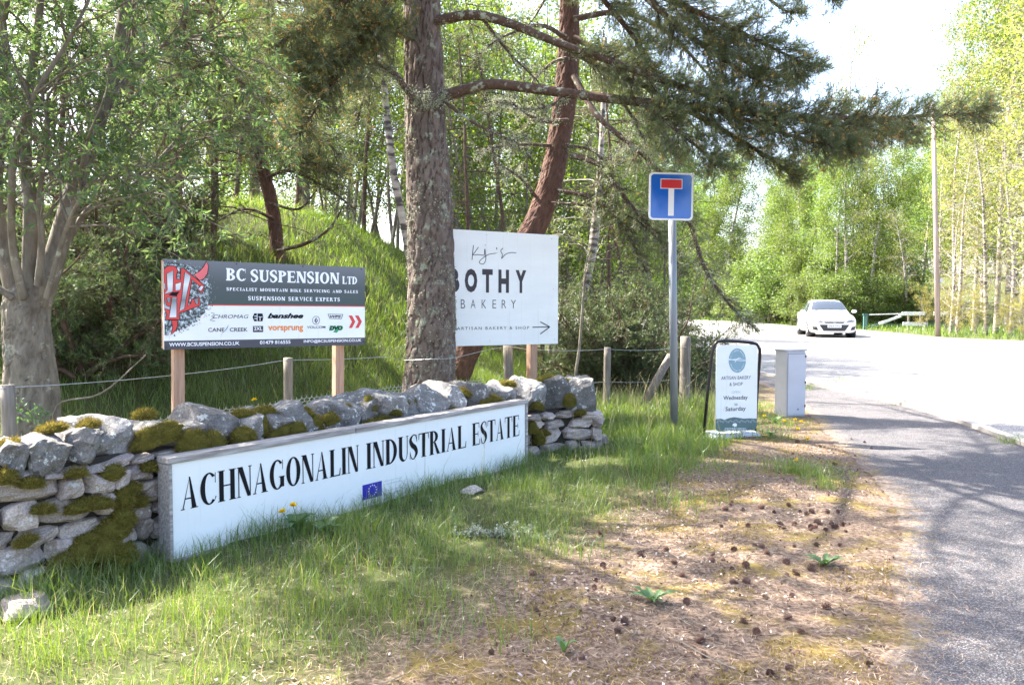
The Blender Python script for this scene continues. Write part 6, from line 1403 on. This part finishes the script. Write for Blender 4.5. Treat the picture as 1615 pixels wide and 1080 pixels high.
# dark thicket stems on the left
def thicket(name, lab, cat, px, Yd, base_y, H, spread_, n, live, nneed, seed, wig=.18, mat='juniper', K=10, nl=.046, sl=.13, br='dark_bark', up=.7, wdt=.0085):
    rg = np.random.default_rng(seed); x = (px-807.5)/F_PX*Yd; z = gz1(x, Yd); e = thing(name, lab, cat, (x, Yd, z)); F = Fol()
    for k_ in range(n):
        az = rg.uniform(0, 6.28); p = walk((rg.normal()*.12, rg.normal()*.12, -.05), (math.cos(az)*spread_, math.sin(az)*spread_, up+rg.uniform(0, .6)), H*rg.uniform(.55, 1.05), 9, (0, 0, .35), wig, rg)
        F.wood.tube(p, np.linspace(.028, .006, 10), 5)
        for _ in range(nneed):
            q, d = at(p, rg.uniform(.15, 1)); tw = walk(q, d*.5+perp(d, rg)*.9, H*.26*rg.uniform(.4, 1), 5, (0, 0, -.15), .2, rg); F.wood.tube(tw, np.linspace(.006, .002, 6), 3)
            for _ in range(2): q2, d2 = at(tw, rg.uniform(.2, 1)); t2 = walk(q2, d2*.6+perp(d2, rg)*.8, .2, 3, (0, 0, 0), .2, rg); F.wood.tube(t2, np.linspace(.003, .001, 4), 3)
            if rg.uniform() < live:
                for _ in range(11):
                    b, dd = at(tw, rg.uniform(.2, 1)); sd_ = dd*.8+rand_unit(1, rg)[0]*.8+np.array([0, 0, .15]); sd_ /= np.linalg.norm(sd_); F.B.append(b); F.D.append(sd_); F.L.append(sl*rg.uniform(.6, 1.4))
    F.wood.build('stems', M[br], e, True)
    if F.B:
        V, T, t_ = needles(np.array(F.B), np.array(F.D), np.array(F.L), K, nl, wdt, rg, .8); o = link('foliage', mesh_np('foliage', V, [T], t_), M[mat], e); o['kind'] = 'stuff'
    return e
thicket('juniper_bush', 'dark juniper bush filling the space right of the bakery board', 'bush', 935, 12.4, 0, 1.75, .55, 18, .97, 34, 41)
thicket('juniper_bush', 'dense dark green juniper behind the wire fence left of the road sign pole', 'bush', 1000, 12.8, 0, 2.1, .6, 20, .97, 34, 42)
thicket('juniper_bush', 'low juniper bush behind the strutted fence post beside the road', 'bush', 1062, 13.6, 0, 1.5, .7, 17, .95, 32, 43)
thicket('dead_thicket', 'shadowy tangle of dead conifer branches left of the suspension board', 'bush', 175, 9.6, 0, 2.3, .7, 16, .85, 28, 45, .25, 'juniper', nl=.04)
thicket('dead_thicket', 'dark tangle of dead twigs behind the left part of the suspension board', 'bush', 265, 10.6, 0, 1.3, .8, 13, .6, 22, 46, .25)
thicket('dead_thicket', 'dark low juniper tangle just behind the wire fence beside the willow', 'bush', 120, 8.3, 0, 1.5, .9, 14, .8, 26, 51, .25)
thicket('dead_thicket', 'dark scrubby undergrowth halfway between the willow and the suspension board', 'bush', 200, 8.8, 0, 1.6, .9, 14, .7, 26, 52, .25)
thicket('dead_thicket', 'shadowy undergrowth right behind the left post of the suspension board', 'bush', 290, 9.6, 0, 1.2, 1.0, 14, .7, 26, 53, .25)
thicket('dead_thicket', 'dark twiggy bush at the far left edge behind the willow trunk', 'bush', 15, 8.6, 0, 1.8, .7, 12, .7, 24, 54, .25)
thicket('conifer_sapling', 'dark bushy conifer between the willow and the slim red pine', 'bush', 205, 12.5, 0, 3.4, .35, 12, .7, 26, 47, .12, 'pine_needle', nl=.05, wdt=.004)
thicket('conifer_sapling', 'dark bushy conifer half hidden behind the willow stems', 'bush', 110, 11.5, 0, 3.2, .4, 12, .6, 26, 48, .12, 'pine_needle', nl=.05, wdt=.004)
def conifer(px, Yd, ytop, r, seed, live=.45):
    rg = np.random.default_rng(seed); x = (px-807.5)/F_PX*Yd; z = gz1(x, Yd); H = P(px, ytop, Yd).z-z
    e = thing('dark_conifer', 'slim dark conifer on the shady bank', 'tree', (x, Yd, z), 0, 'slim dark conifers on the shady bank'); F = Fol()
    tr = walk((0, 0, -.1), (rg.normal()*.06, rg.normal()*.06, 1), H, 12, (0, 0, 0), .035, rg); a = Acc(); a.tube(tr, np.linspace(r, .012, 13), 8); a.build('trunk', M['dark_bark'], e, True)
    for k in range(30):
        t_ = .12+.86*(k+rg.uniform())/30; p, d = at(tr, t_); az = rg.uniform(0, 6.28); L_ = 1.5*(1-.5*t_)*rg.uniform(.5, 1.1); b = walk(p, (math.cos(az), math.sin(az), .15), L_, 6, (0, 0, -.35), .14, rg)
        if t_ < live*1.15 or rg.uniform() < .3: F.dead(b, np.linspace(.012, .004, 7), 9, .4, rg)
        else: F.bough(b, np.linspace(.014, .004, 7), .15, 15, .45, rg, sides=4, shoots=7, cone=0, droop=-.2)
    F.finish(e, rg, K=8, nl=.06, wd=.009, branch='dark_bark')
for i_, (px, Yd, yt, r) in enumerate([(-60, 9, -200, .06), (-130, 11, -300, .07), (40, 9.5, -120, .05), (340, 11.5, 60, .04), (90, 10.5, -60, .05), (372, 15, -60, .05), (470, 14.5, -100, .06), (575, 17, -60, .05), (750, 15.5, 40, .05), (818, 16, -20, .05), (965, 15, 40, .05), (1015, 16, 120, .05), (855, 13.5, 330, .04)]): conifer(px, Yd, yt, r, 200+i_)  # the pair left of the view is added to shade the lower bank
for i_, (rws, lab) in enumerate(([[(205, 450, 10, 5), (203, 380, 10, 5), (200, 300, 10, 4.5), (205, 200, 10.1, 4), (210, 60, 10.2, 3), (212, -60, 10.3, 2)], 'straight dark dead stem between the willow and the suspension board'],
        [[(160, 590, 8.6, 7), (178, 520, 8.6, 6), (170, 450, 8.6, 5.5), (160, 400, 8.7, 4), (120, 340, 8.8, 3), (60, 290, 8.9, 2)], 'bent reddish dead trunk low behind the fence beside the willow'],
        [[(338, 440, 11, 3), (335, 380, 11, 3), (336, 300, 11, 3), (334, 240, 11, 2)], 'thin dark upright stem just above the suspension board'],
        [[(110, 440, 10, 3.5), (112, 380, 10, 3.5), (105, 320, 10, 3), (108, 250, 10, 2)], 'pale thin stem seen behind the willow stems'])): slim('dead_tree', lab, rws, 'red_bark' if i_ == 1 else 'dark_bark', 'tree', 10, 'juniper')

# ------------------------------------------------------------------ grass
def blades(X_, Y_, Zb, h, wd, lean, rng, tint=None, two=False):
    n = len(X_); az = rng.uniform(0, 2*math.pi, n); ld = np.stack([np.cos(az), np.sin(az)], 1)
    faz = rng.uniform(0, math.pi, n); f = np.stack([np.cos(faz), np.sin(faz)], 1)*(wd/2)[:, None]
    b = np.stack([X_, Y_], 1); m_ = b+ld*(lean*h*.3)[:, None]; t_ = b+ld*(lean*h)[:, None]; hz_ = h*np.sqrt(np.clip(1-lean**2*.5, .3, 1))
    z = np.zeros
    def v3(xy, zz): return np.concatenate([xy, zz[:, None]], 1)
    V = np.stack([v3(b-f, Zb-.01), v3(b+f, Zb-.01), v3(m_-f*.75, Zb+hz_*.55), v3(m_+f*.75, Zb+hz_*.55), v3(t_, Zb+hz_)], 1).reshape(-1, 3)
    o = np.arange(n)[:, None]*5; T = np.concatenate([o+np.array([[0, 1, 2]]), o+np.array([[1, 3, 2]]), o+np.array([[2, 3, 4]])])
    tt = rng.uniform(0, .8, n)**1.0 if tint is None else tint
    return V, T, np.repeat(tt, 5)
def wall_dist(x, y):
    P_ = np.stack([x, y], 1); best = np.full(len(x), 9.); sgn = np.zeros(len(x))
    for i in range(0, len(WC)-1):
        a = WC[i]; b = WC[i+1]; ab_ = b-a; L2 = (ab_**2).sum(); t_ = np.clip(((P_-a)@ab_)/L2, 0, 1); q = a+t_[:, None]*ab_; d = np.linalg.norm(P_-q, axis=1)
        cr = ab_[0]*(P_[:, 1]-a[1])-ab_[1]*(P_[:, 0]-a[0]); m_ = d < best; best = np.where(m_, d, best); sgn = np.where(m_, np.sign(cr), sgn)
    return best*sgn   # positive = behind the front face
def nz2(x, y, s, o=0): return np.array([noise.noise((a*s, b*s, o)) for a, b in zip(x, y)])
rng = np.random.default_rng(77)
# near verge
N = 330000; x = rng.uniform(-3.6, 3.4, N); y = rng.uniform(1.7, 12.5, N); keep = np.abs(x) < y*.66+.3; x = x[keep]; y = y[keep]
cl = nz2(x, y, 2.6)*.9+nz2(x, y, 7, 5)*.5
g_ = grassiness(x, y); wdst = wall_dist(x, y); front = wdst < -.01
fd = np.where(front, -wdst, 9)
bx, by = AP.o.x+.2, AP.o.y; dboard = np.hypot(x-bx, y-by)
dens = np.where(dboard < .42, .12, 1)*g_*(.32+.75*np.clip(cl+.35, 0, 1))+.45*np.exp(-fd/.35); dens *= np.interp(y, [1.7, 4, 8, 12], [.8, .8, .75, .6])
keep = (rng.uniform(size=len(x)) < dens) & ((wdst < -.02) | (wdst > THK+.02)) & (left_of_path(x, y) > .5); x = x[keep]; y = y[keep]; cl = cl[keep]; fd = fd[keep]; g_ = g_[keep]
h = (.045+.115*np.clip(cl+.45, 0.05, 1)+.05*np.exp(-fd/.4))*rng.uniform(.45, 1.35, len(x))*np.clip(.35+.65*g_, .35, 1); h = np.clip(h, .03, .34); h = np.where((x > .15) & (x < 1.0) & (y > 6.6) & (y < 7.9), h*.5, h); h = np.where(np.hypot(x-AP.o.x-.2, y-AP.o.y+.25) < .55, h*.45, h)
tint = np.clip(rng.normal(.34, .2, len(x))+.15*(1-g_), 0, .8); tint = np.where(rng.uniform(size=len(x)) < .10, .97, tint)
V, T, t_ = blades(x, y, gz(x, y), h, rng.uniform(.002, .0042, len(x)), rng.uniform(.05, .95, len(x)), rng, tint)
tag(link('verge_grass', mesh_np('verge_grass', V, [T], t_), M['grass']), 'long green grass on the verge in front of the wall and white sign', 'grass', kind='stuff')
# tufts out on the litter
tx = []; ty = []
for (px, py, n_, s_) in ((1270, 748, 420, .16), (1215, 690, 200, .14), (1300, 770, 120, .07), (1190, 660, 240, .2), (1110, 745, 260, .2), (1060, 800, 200, .15), (1235, 672, 160, .12), (1245, 745, 160, .1), (905, 880, 90, .12), (760, 1000, 120, .15), (1060, 680, 400, .18), (1130, 640, 300, .3), (1205, 645, 240, .2), (640, 960, 200, .15), (1330, 602, 90, .12), (1430, 640, 110, .12), (1600, 700, 130, .09), (1275, 615, 60, .08), (1395, 632, 60, .06), (1190, 580, 60, .3)):
    g0 = G(px, py); tx.append(g0.x+rng.normal(size=n_)*s_); ty.append(g0.y+rng.normal(size=n_)*s_)
x = np.concatenate(tx); y = np.concatenate(ty)
V, T, t_ = blades(x, y, gz(x, y)+.01, rng.uniform(.04, .15, len(x)), rng.uniform(.003, .005, len(x)), rng.uniform(.2, .9, len(x)), rng)
tag(link('grass_tufts', mesh_np('grass_tufts', V, [T], t_), M['grass']), 'scattered short tufts of grass out on the needle litter', 'grass', kind='stuff')
# bank behind the wall
N = 150000; x = rng.uniform(-9.5, 2.6, N); y = rng.uniform(3.2, 19, N); keep = (np.abs(x) < y*.66+.4); x = x[keep]; y = y[keep]
wdst = wall_dist(x, y); keep = ((wdst > THK+.03) | (x > .95)) & (grassiness(x, y) > .3) & ((x > .95) | (y > 4)) & (left_of_path(x, y) > .5) & ~((x < .9) & (wdst < THK)); x = x[keep]; y = y[keep]
cl = nz2(x, y, 1.1, 8)
dry = (rng.uniform(size=len(x)) < np.where(cl > .15, .2, .06))
tint = np.clip(rng.normal(.4, .2, len(x)), 0, .85); tint = np.where(dry, .98, tint)
h = (.10+.10*cl+.06*rng.uniform(size=len(x)))*rng.uniform(.5, 1.5, len(x)); h = np.clip(h, .06, .42)
V, T, t_ = blades(x, y, gz(x, y), h, rng.uniform(.004, .008, len(x))*np.interp(y, [4, 18], [.8, 1.6]), rng.uniform(.1, .9, len(x)), rng, tint)
tag(link('bank_grass', mesh_np('bank_grass', V, [T], t_), M['bank_grass']), 'rough green grass covering the bank behind the wall and fence', 'grass', kind='stuff')
# tall stalks
x = np.concatenate([rng.uniform(-2.5, 2.6, 260), rng.uniform(.9, 2.6, 300)]); y = np.concatenate([rng.uniform(3.5, 11, 260), rng.uniform(8.5, 11.3, 300)]); wdst = wall_dist(x, y); keep = ((wdst < -.05) | (wdst > THK+.05)) & (grassiness(x, y) > .5) & ((wdst > 0) | (y > 5.5)); x = x[keep]; y = y[keep]
V, T, t_ = blades(x, y, gz(x, y), rng.uniform(.3, .6, len(x)), np.full(len(x), .0035), rng.uniform(.1, .7, len(x)), rng, np.full(len(x), .97))
tag(link('dry_stalks', mesh_np('dry_stalks', V, [T], t_), M['grass']), 'pale dry grass stalks standing among the green blades', 'grass', kind='stuff')
# far verge and ground cover under far trees
N = 60000; x = rng.uniform(12, 60, N); y = rng.uniform(24, 75, N)
FE = np.array([[p.x, p.y] for p in far_edge]); o_ = np.argsort(FE[:, 0]); ye = np.interp(x, FE[o_, 0], FE[o_, 1]); FF = np.array([[p.x, p.y] for p in foot_far]); o2 = np.argsort(FF[:, 0]); ye = np.where(x > FF[:, 0].min(), np.interp(x, FF[o2, 0], FF[o2, 1]), ye)
oy = np.argsort(FE[:, 1]); xe_ = np.interp(y, FE[oy, 1], FE[oy, 0]); of = np.argsort(FF[:, 1]); xe_ = np.where(y < FF[0, 1], np.maximum(xe_, np.interp(y, FF[of, 1], FF[of, 0])), xe_); keep = (x > xe_+.25) & (rng.uniform(size=N) < np.exp(-(x-xe_)/9)) & (y < 68); x = x[keep]; y = y[keep]
V, T, t_ = blades(x, y, gz(x, y), rng.uniform(.1, .45, len(x)), rng.uniform(.02, .04, len(x)), rng.uniform(.2, .9, len(x)), rng)
tag(link('far_grass', mesh_np('far_grass', V, [T], t_), M['bank_grass']), 'rough grass along the far side of the road under the trees', 'grass', kind='stuff')

# ------------------------------------------------------------------ litter on the verge
def flat_bits(x, y, z, ln, wd, rng, up=.12):
    n = len(x); az = rng.uniform(0, 6.283, n); d = np.stack([np.cos(az), np.sin(az), rng.normal(size=n)*up], 1); s_ = np.stack([-np.sin(az), np.cos(az), rng.normal(size=n)*up*2], 1)
    C = np.stack([x, y, z], 1); l = ln[:, None]; w_ = wd[:, None]
    V = np.stack([C-d*l/2, C+s_*w_/2, C+d*l/2, C-s_*w_/2], 1).reshape(-1, 3); return V, np.arange(n*4).reshape(n, 4), np.repeat(rng.uniform(0, 1, n), 4)
N = 190000; y = 1.7+rng.uniform(size=N)**1.3*10.5; x = rng.uniform(-2.6, 5.2, N); lpd = left_of_path(x, y); g_ = grassiness(x, y)
edge = np.exp(-np.maximum(0, -lpd)/.3)
keep = (rng.uniform(size=N) < np.clip(np.where(lpd > 0, 1-.75*g_, edge*.75), .004, 1)*np.clip(3.6/y, .3, 1)) & (np.abs(x) < y*.68+.4) & (wall_dist(x, y) < -.02); x = x[keep]; y = y[keep]; lpd = lpd[keep]
zz = np.where(lpd > 0, gz(x, y), .013)+rng.uniform(.001, .014, len(x))
V, Q, t_ = flat_bits(x, y, zz, rng.uniform(.03, .07, len(x)), rng.uniform(.0014, .0026, len(x)), rng)
tag(link('needle_litter', mesh_np('needle_litter', V, [Q], t_), M['dead_needle']), 'brown fallen pine needles strewn over the verge and path edge', 'litter', kind='stuff')
N = 60000; y = 1.7+rng.uniform(size=N)**1.3*10; x = rng.uniform(-2.4, 3.4, N); lpd = left_of_path(x, y); cl = nz2(x, y, 1.6, 20)
keep = (lpd > .05) & (rng.uniform(size=N) < np.clip(.45+cl*1.6, .1, 1)*(1-.5*grassiness(x, y))) & (wall_dist(x, y) < -.02); x = x[keep]; y = y[keep]
V, Q, t_ = flat_bits(x, y, gz(x, y)+rng.uniform(.003, .016, len(x)), rng.uniform(.007, .026, len(x)), rng.uniform(.004, .012, len(x)), rng, .3)
tag(link('dry_leaf_litter', mesh_np('dry_leaf_litter', V, [Q], t_), M['dead_leaf']), 'pale dry leaf and bark fragments on the bare ground', 'litter', kind='stuff')
N = 110000; y = 1.7+rng.uniform(size=N)**1.3*9; x = rng.uniform(-1.2, 4.0, N); lpd = left_of_path(x, y); cl = nz2(x, y, 1.25, 33)+.5*nz2(x, y, 4, 40)
keep = (lpd > -.12) & (cl > .12) & (rng.uniform(size=N) < (1-.9*grassiness(x, y))*np.clip(4/y, .3, 1)); x = x[keep]; y = y[keep]; cl = cl[keep]
V, T, t_ = blades(x, y, gz(x, y)-.002, rng.uniform(.012, .03, len(x)), rng.uniform(.003, .006, len(x)), rng.uniform(.3, 1.2, len(x)), rng, rng.uniform(0, 1, len(x)))
tag(link('ground_moss', mesh_np('ground_moss', V, [T], t_), M['ground_moss']), 'patches of golden moss growing low on the verge', 'moss', kind='stuff')
# broken cone scales
N = 9000; y = 1.9+rng.uniform(size=N)**1.2*8; x = rng.uniform(-1.0, 3.4, N); lpd = left_of_path(x, y); cl = nz2(x, y, 1.9, 60)
keep = (lpd > .0) & (cl > -.05) & (grassiness(x, y) < .5); x = x[keep]; y = y[keep]
V, Q, t_ = flat_bits(x, y, gz(x, y)+rng.uniform(.004, .016, len(x)), rng.uniform(.008, .02, len(x)), rng.uniform(.005, .012, len(x)), rng, .5)
tag(link('cone_fragments', mesh_np('cone_fragments', V, [Q], t_), M['cone']), 'dark broken cone scales mixed into the needle litter', 'litter', kind='stuff')
# twigs
tw = Acc()
for _ in range(150):
    yy = rng.uniform(2.2, 9); xx = rng.uniform(-1.2, 3.2)
    if left_of_path(xx, yy)[0] < .05 or wall_dist(np.array([xx]), np.array([yy]))[0] > -.1: continue
    z_ = gz1(xx, yy)+.008; az = rng.uniform(0, 6.28); p = walk((xx, yy, z_), (math.cos(az), math.sin(az), .03), rng.uniform(.06, .35), 4, (0, 0, 0), .12, rng); p[:, 2] = np.maximum(p[:, 2], z_-.003); tw.tube(p, np.linspace(.003, .0012, 5), 4)
tag(tw.build('twig_litter', M['grey_bark']), 'small dry twigs scattered over the verge', 'twigs', kind='stuff')
g0, g1 = G(712, 852), G(850, 843); e = thing('lichen_twig', 'fallen twig crusted with pale lichen lying in the grass before the sign', 'twig', ((g0.x+g1.x)/2, (g0.y+g1.y)/2, gz1((g0.x+g1.x)/2, (g0.y+g1.y)/2)))
L_ = (g1-g0).length; a = Acc(); C = []
main = walk((-L_/2, 0, .03), (1, .02, 0), L_, 8, (0, 0, 0), .05, rng); a.tube(main, np.linspace(.006, .003, 9), 5)
for _ in range(14):
    q, d = at(main, rng.uniform(.05, .95)); b = walk(q, d*.6+perp(d, rng)*.6+np.array([0, 0, .2]), rng.uniform(.05, .14), 3, (0, 0, -.1), .2, rng); a.tube(b, np.linspace(.003, .001, 4), 4); C += [at(b, rng.uniform())[0] for _ in range(5)]
C += [at(main, rng.uniform())[0] for _ in range(40)]; a.build('stick', M['grey_bark'], e); C = np.repeat(np.array(C), 12, 0); C += rng.normal(size=C.shape)*.011
V, Q, t_ = leaves(C, .016, .7, rng); link('lichen', mesh_np('lichen', V, [Q], t_), M['lichen'], e)
# ------------------------------------------------------------------ pine cones
def cone_mesh(seed):
    rg = np.random.default_rng(seed); a = Acc(); a.tube([(0, 0, -.02), (0, 0, 0), (0, 0, .024)], [.006, .011, .004], 7, cap=True)
    n = 46
    for k in range(n):
        f = k/n; z = -.019+.043*f; r = .026*math.sin(math.pi*(.16+.78*f))**.7; az = k*2.4; c, s = math.cos(az), math.sin(az); w_ = .0085*(1-.3*f); up = .3+.9*f
        b = np.array([c*.004, s*.004, z]); t_ = np.array([c*r, s*r, z+r*up*.35]); sd_ = np.array([-s, c, 0])*w_/2; nn = np.array([0, 0, .0022])
        m_ = (b+t_)/2; a.add([b-sd_*.5, b+sd_*.5, t_+sd_, t_-sd_, t_+sd_*.7+nn+np.array([c, s, 0])*.002, t_-sd_*.7+nn+np.array([c, s, 0])*.002, b+nn*1.5], [[0, 1, 2, 3], [3, 2, 4, 5]], [[5, 4, 6]])
    return a.mesh('pine_cone')
CM = [cone_mesh(s) for s in (1, 2, 3)]
cpx = [(1075+a/2.572, 660+b/2.572) for a, b in ((403, 440), (540, 438), (635, 378), (650, 430), (667, 455), (457, 523), (345, 555), (205, 615), (205, 668), (265, 670), (467, 640), (525, 615), (450, 718), (342, 735), (250, 822), (583, 765), (305, 870), (128, 890), (359, 1035), (545, 515), (640, 512), (425, 595), (125, 560), (120, 590), (170, 585), (20, 762), (435, 810), (480, 865), (95, 858), (72, 912), (760, 998), (690, 80), (770, 120), (705, 150), (742, 95), (435, 355), (515, 355), (375, 385), (325, 530), (580, 595), (652, 610), (678, 695), (440, 1015), (90, 965), (262, 610), (455, 428), (620, 440), (298, 525), (205, 340), (425, 645), (585, 450), (530, 380), (590, 380), (480, 375), (320, 370), (215, 540), (520, 448), (555, 425), (390, 430), (415, 448), (605, 425), (525, 440), (505, 385), (200, 360), (175, 375), (250, 375), (270, 440), (160, 440), (380, 180), (450, 140), (560, 160), (620, 185), (395, 235), (560, 110), (470, 95))]
cpx += [(540+a/2.99, 760+b/2.99) for a, b in ((1228, 425), (1195, 490), (1188, 525), (1410, 362), (1525, 340), (1597, 447), (895, 465), (1118, 330), (1300, 735), (1280, 670), (1335, 695), (1125, 845), (915, 610), (1385, 575), (1218, 247), (1560, 400), (705, 820), (370, 680))]
for i_, (px, py) in enumerate(cpx):
    g0 = G(px, py+2); cmat = M['cone']; o = link('pine_cone', CM[i_ % 3], cmat); s_ = rng.uniform(.38, .82)
    o.scale = (s_, s_, s_*rng.uniform(.9, 1.2)); o.location = (g0.x, g0.y, max(0, gz1(g0.x, g0.y))+.017*s_); o.rotation_euler = (rng.uniform(.9, 2.2), rng.uniform(-.5, .5), rng.uniform(0, 6.28))
    tag(o, 'small dark open pine cone lying on the needle littered verge', 'pine cone', 'pine cones scattered on the verge')
# ------------------------------------------------------------------ dandelions and weeds
def dandelion(base, h, lab, lean=(0, 0), grp=None, sz=.02):
    e = thing('dandelion', lab, 'flower', base, 0, grp); a = Acc(); tip = np.array([lean[0], lean[1], h]); a.tube([(0, 0, 0), (lean[0]*.4, lean[1]*.4, h*.6), tuple(tip)], [.0022, .002, .002], 5); a.build('stem', M['weed'], e)
    K = 70; az = rng.uniform(0, 6.28, K); el_ = rng.uniform(.05, 1.2, K); D = np.stack([np.cos(az)*np.cos(el_), np.sin(az)*np.cos(el_), np.sin(el_)*.7], 1); V, Q, t_ = leaves(np.repeat(tip[None], K, 0), sz, .32, rng, D=D*6); link('petals', mesh_np('petals', V, [Q], t_), M['petal'], e)
def rosette(name, lab, px, py, r, n, mat='weed', teeth=True, up=.3, cat='weed'):
    g0 = G(px, py); e = thing(name, lab, cat, (g0.x, g0.y, gz1(g0.x, g0.y))); 
    lm = None
    for k in range(n):
        az = k*2.4+rng.uniform(-.3, .3); L_ = r*rng.uniform(.7, 1.1); V = []; Q = []; m_ = 9
        for i in range(m_):
            f = i/(m_-1); w_ = L_*.17*math.sin(math.pi*min(1, f*1.0+.08))**.8*((1 if i % 2 else .45) if teeth else 1.2)
            z_ = up*L_*math.sin(f*2.2)*.8+.005; V += [(f*L_, -w_, z_+w_*.3), (f*L_, 0, z_), (f*L_, w_, z_+w_*.3)]
        for i in range(m_-1): Q += [[i*3, i*3+1, i*3+4, i*3+3], [i*3+1, i*3+2, i*3+5, i*3+4]]
        o = link('leaf', mesh_np('leaf', V, [Q], np.full(len(V), rng.uniform())), M[mat], e); o.rotation_euler = (0, -rng.uniform(0, .35), az)
    return e
rosette('thistle', 'jagged green thistle rosette on the bare verge below centre', 1030, 958, .14, 11)
rosette('dandelion_plant', 'dandelion leaf rosette among pine cones near the path edge', 1300, 893, .15, 9)
rosette('dock_seedling', 'pair of small oval green leaves near the bottom centre', 889, 1030, .08, 3, teeth=False, up=.9)
rosette('broadleaf_weed', 'broad leaved weed in the grass under the two dandelions', 470, 850, .16, 8, teeth=False, up=.7)
rosette('broadleaf_weed', 'broad leaved weed in grass below the letters GON of the white sign', 512, 856, .14, 7, teeth=False, up=.6)
rosette('dandelion_plant', 'small leaf rosette at the foot of the cable cabinet', 1222, 668, .16, 9)
rosette('dandelion_plant', 'low leafy dandelion between the hanging board and the cabinet', 1215, 690, .13, 8)
for (px, py, lab) in ((1237, 663, 'yellow dandelion head nearest the cabinet front corner'), (1254, 661, 'yellow dandelion head directly below the cabinet'), (1263, 664, 'yellow dandelion cluster at the right foot of the cabinet'), (1259, 676, 'yellow dandelion a little in front of the cabinet'), (1274, 692, 'lone yellow dandelion in the litter in front of the cabinet'), (1255, 727, 'yellow dandelion closest to the camera by the tuft of grass'), (1205, 655, 'yellow dandelion between the hanging board and the cabinet')):
    g0 = G(px, py+7); dandelion((g0.x, g0.y, 0), .045, lab, grp=None, sz=.024)
for (hx, hy, lab) in ((445, 807, 'lower left of two dandelions in front of the white sign'), (462, 797, 'upper right of two dandelions in front of the white sign')):
    g0 = G(474 if hx > 450 else 466, 853); t_ = P(hx, hy, g0.y); dandelion((g0.x, g0.y, 0), t_.z, lab, (t_.x-g0.x, 0), None, .026)
s, zz = wall_hit(467, 643); p, _, n_ = wall_at(s); dandelion((p.x-n_.x*.45, p.y-n_.y*.45, 0), zz+.02, 'yellow flower peeping over the mossy coping stones')
# ------------------------------------------------------------------ say which one, for trees that stand in rows
ORD = ['leftmost', 'second', 'third', 'fourth', 'fifth', 'sixth', 'seventh', 'eighth', 'ninth', 'tenth', 'eleventh', 'twelfth', 'thirteenth', 'fourteenth', 'fifteenth', 'sixteenth', 'seventeenth', 'eighteenth', 'nineteenth', 'twentieth', 'twenty-first', 'twenty-second', 'twenty-third', 'twenty-fourth', 'twenty-fifth']
for grp, ph in ((GR, 'pale green birch across the road, %s of its row'), ('tall birches at the right edge', 'tall birch at the right edge behind the far verge, %s of them'), ('pale bare young trees on the right', 'leafless pale young tree behind the far verge, %s of its kind'), ('yellow shrubs on the far verge', 'yellowish spring shrub on the far verge, %s of its kind'),
                ('green shrubs beyond the road', 'bushy green shrub under birches beyond the road, %s of its kind'), ('leafy trees in the wood behind the pines', 'slender leafy tree in the wood behind the pines, %s of its kind'), ('slim dark conifers on the shady bank', 'slim dark twiggy conifer on the shady bank, %s of its kind'), ('birches on the bank', 'birch on or behind the grassy bank crest, %s of its kind')):
    obs = sorted([o for o in SC.objects if o.get('group') == grp], key=lambda o: o.location.x/o.location.y)
    for i_, o in enumerate(obs): o['label'] = ph % (ORD[i_] + ('' if i_ == 0 else ' from left')) if i_ < len(ORD) else o['label']
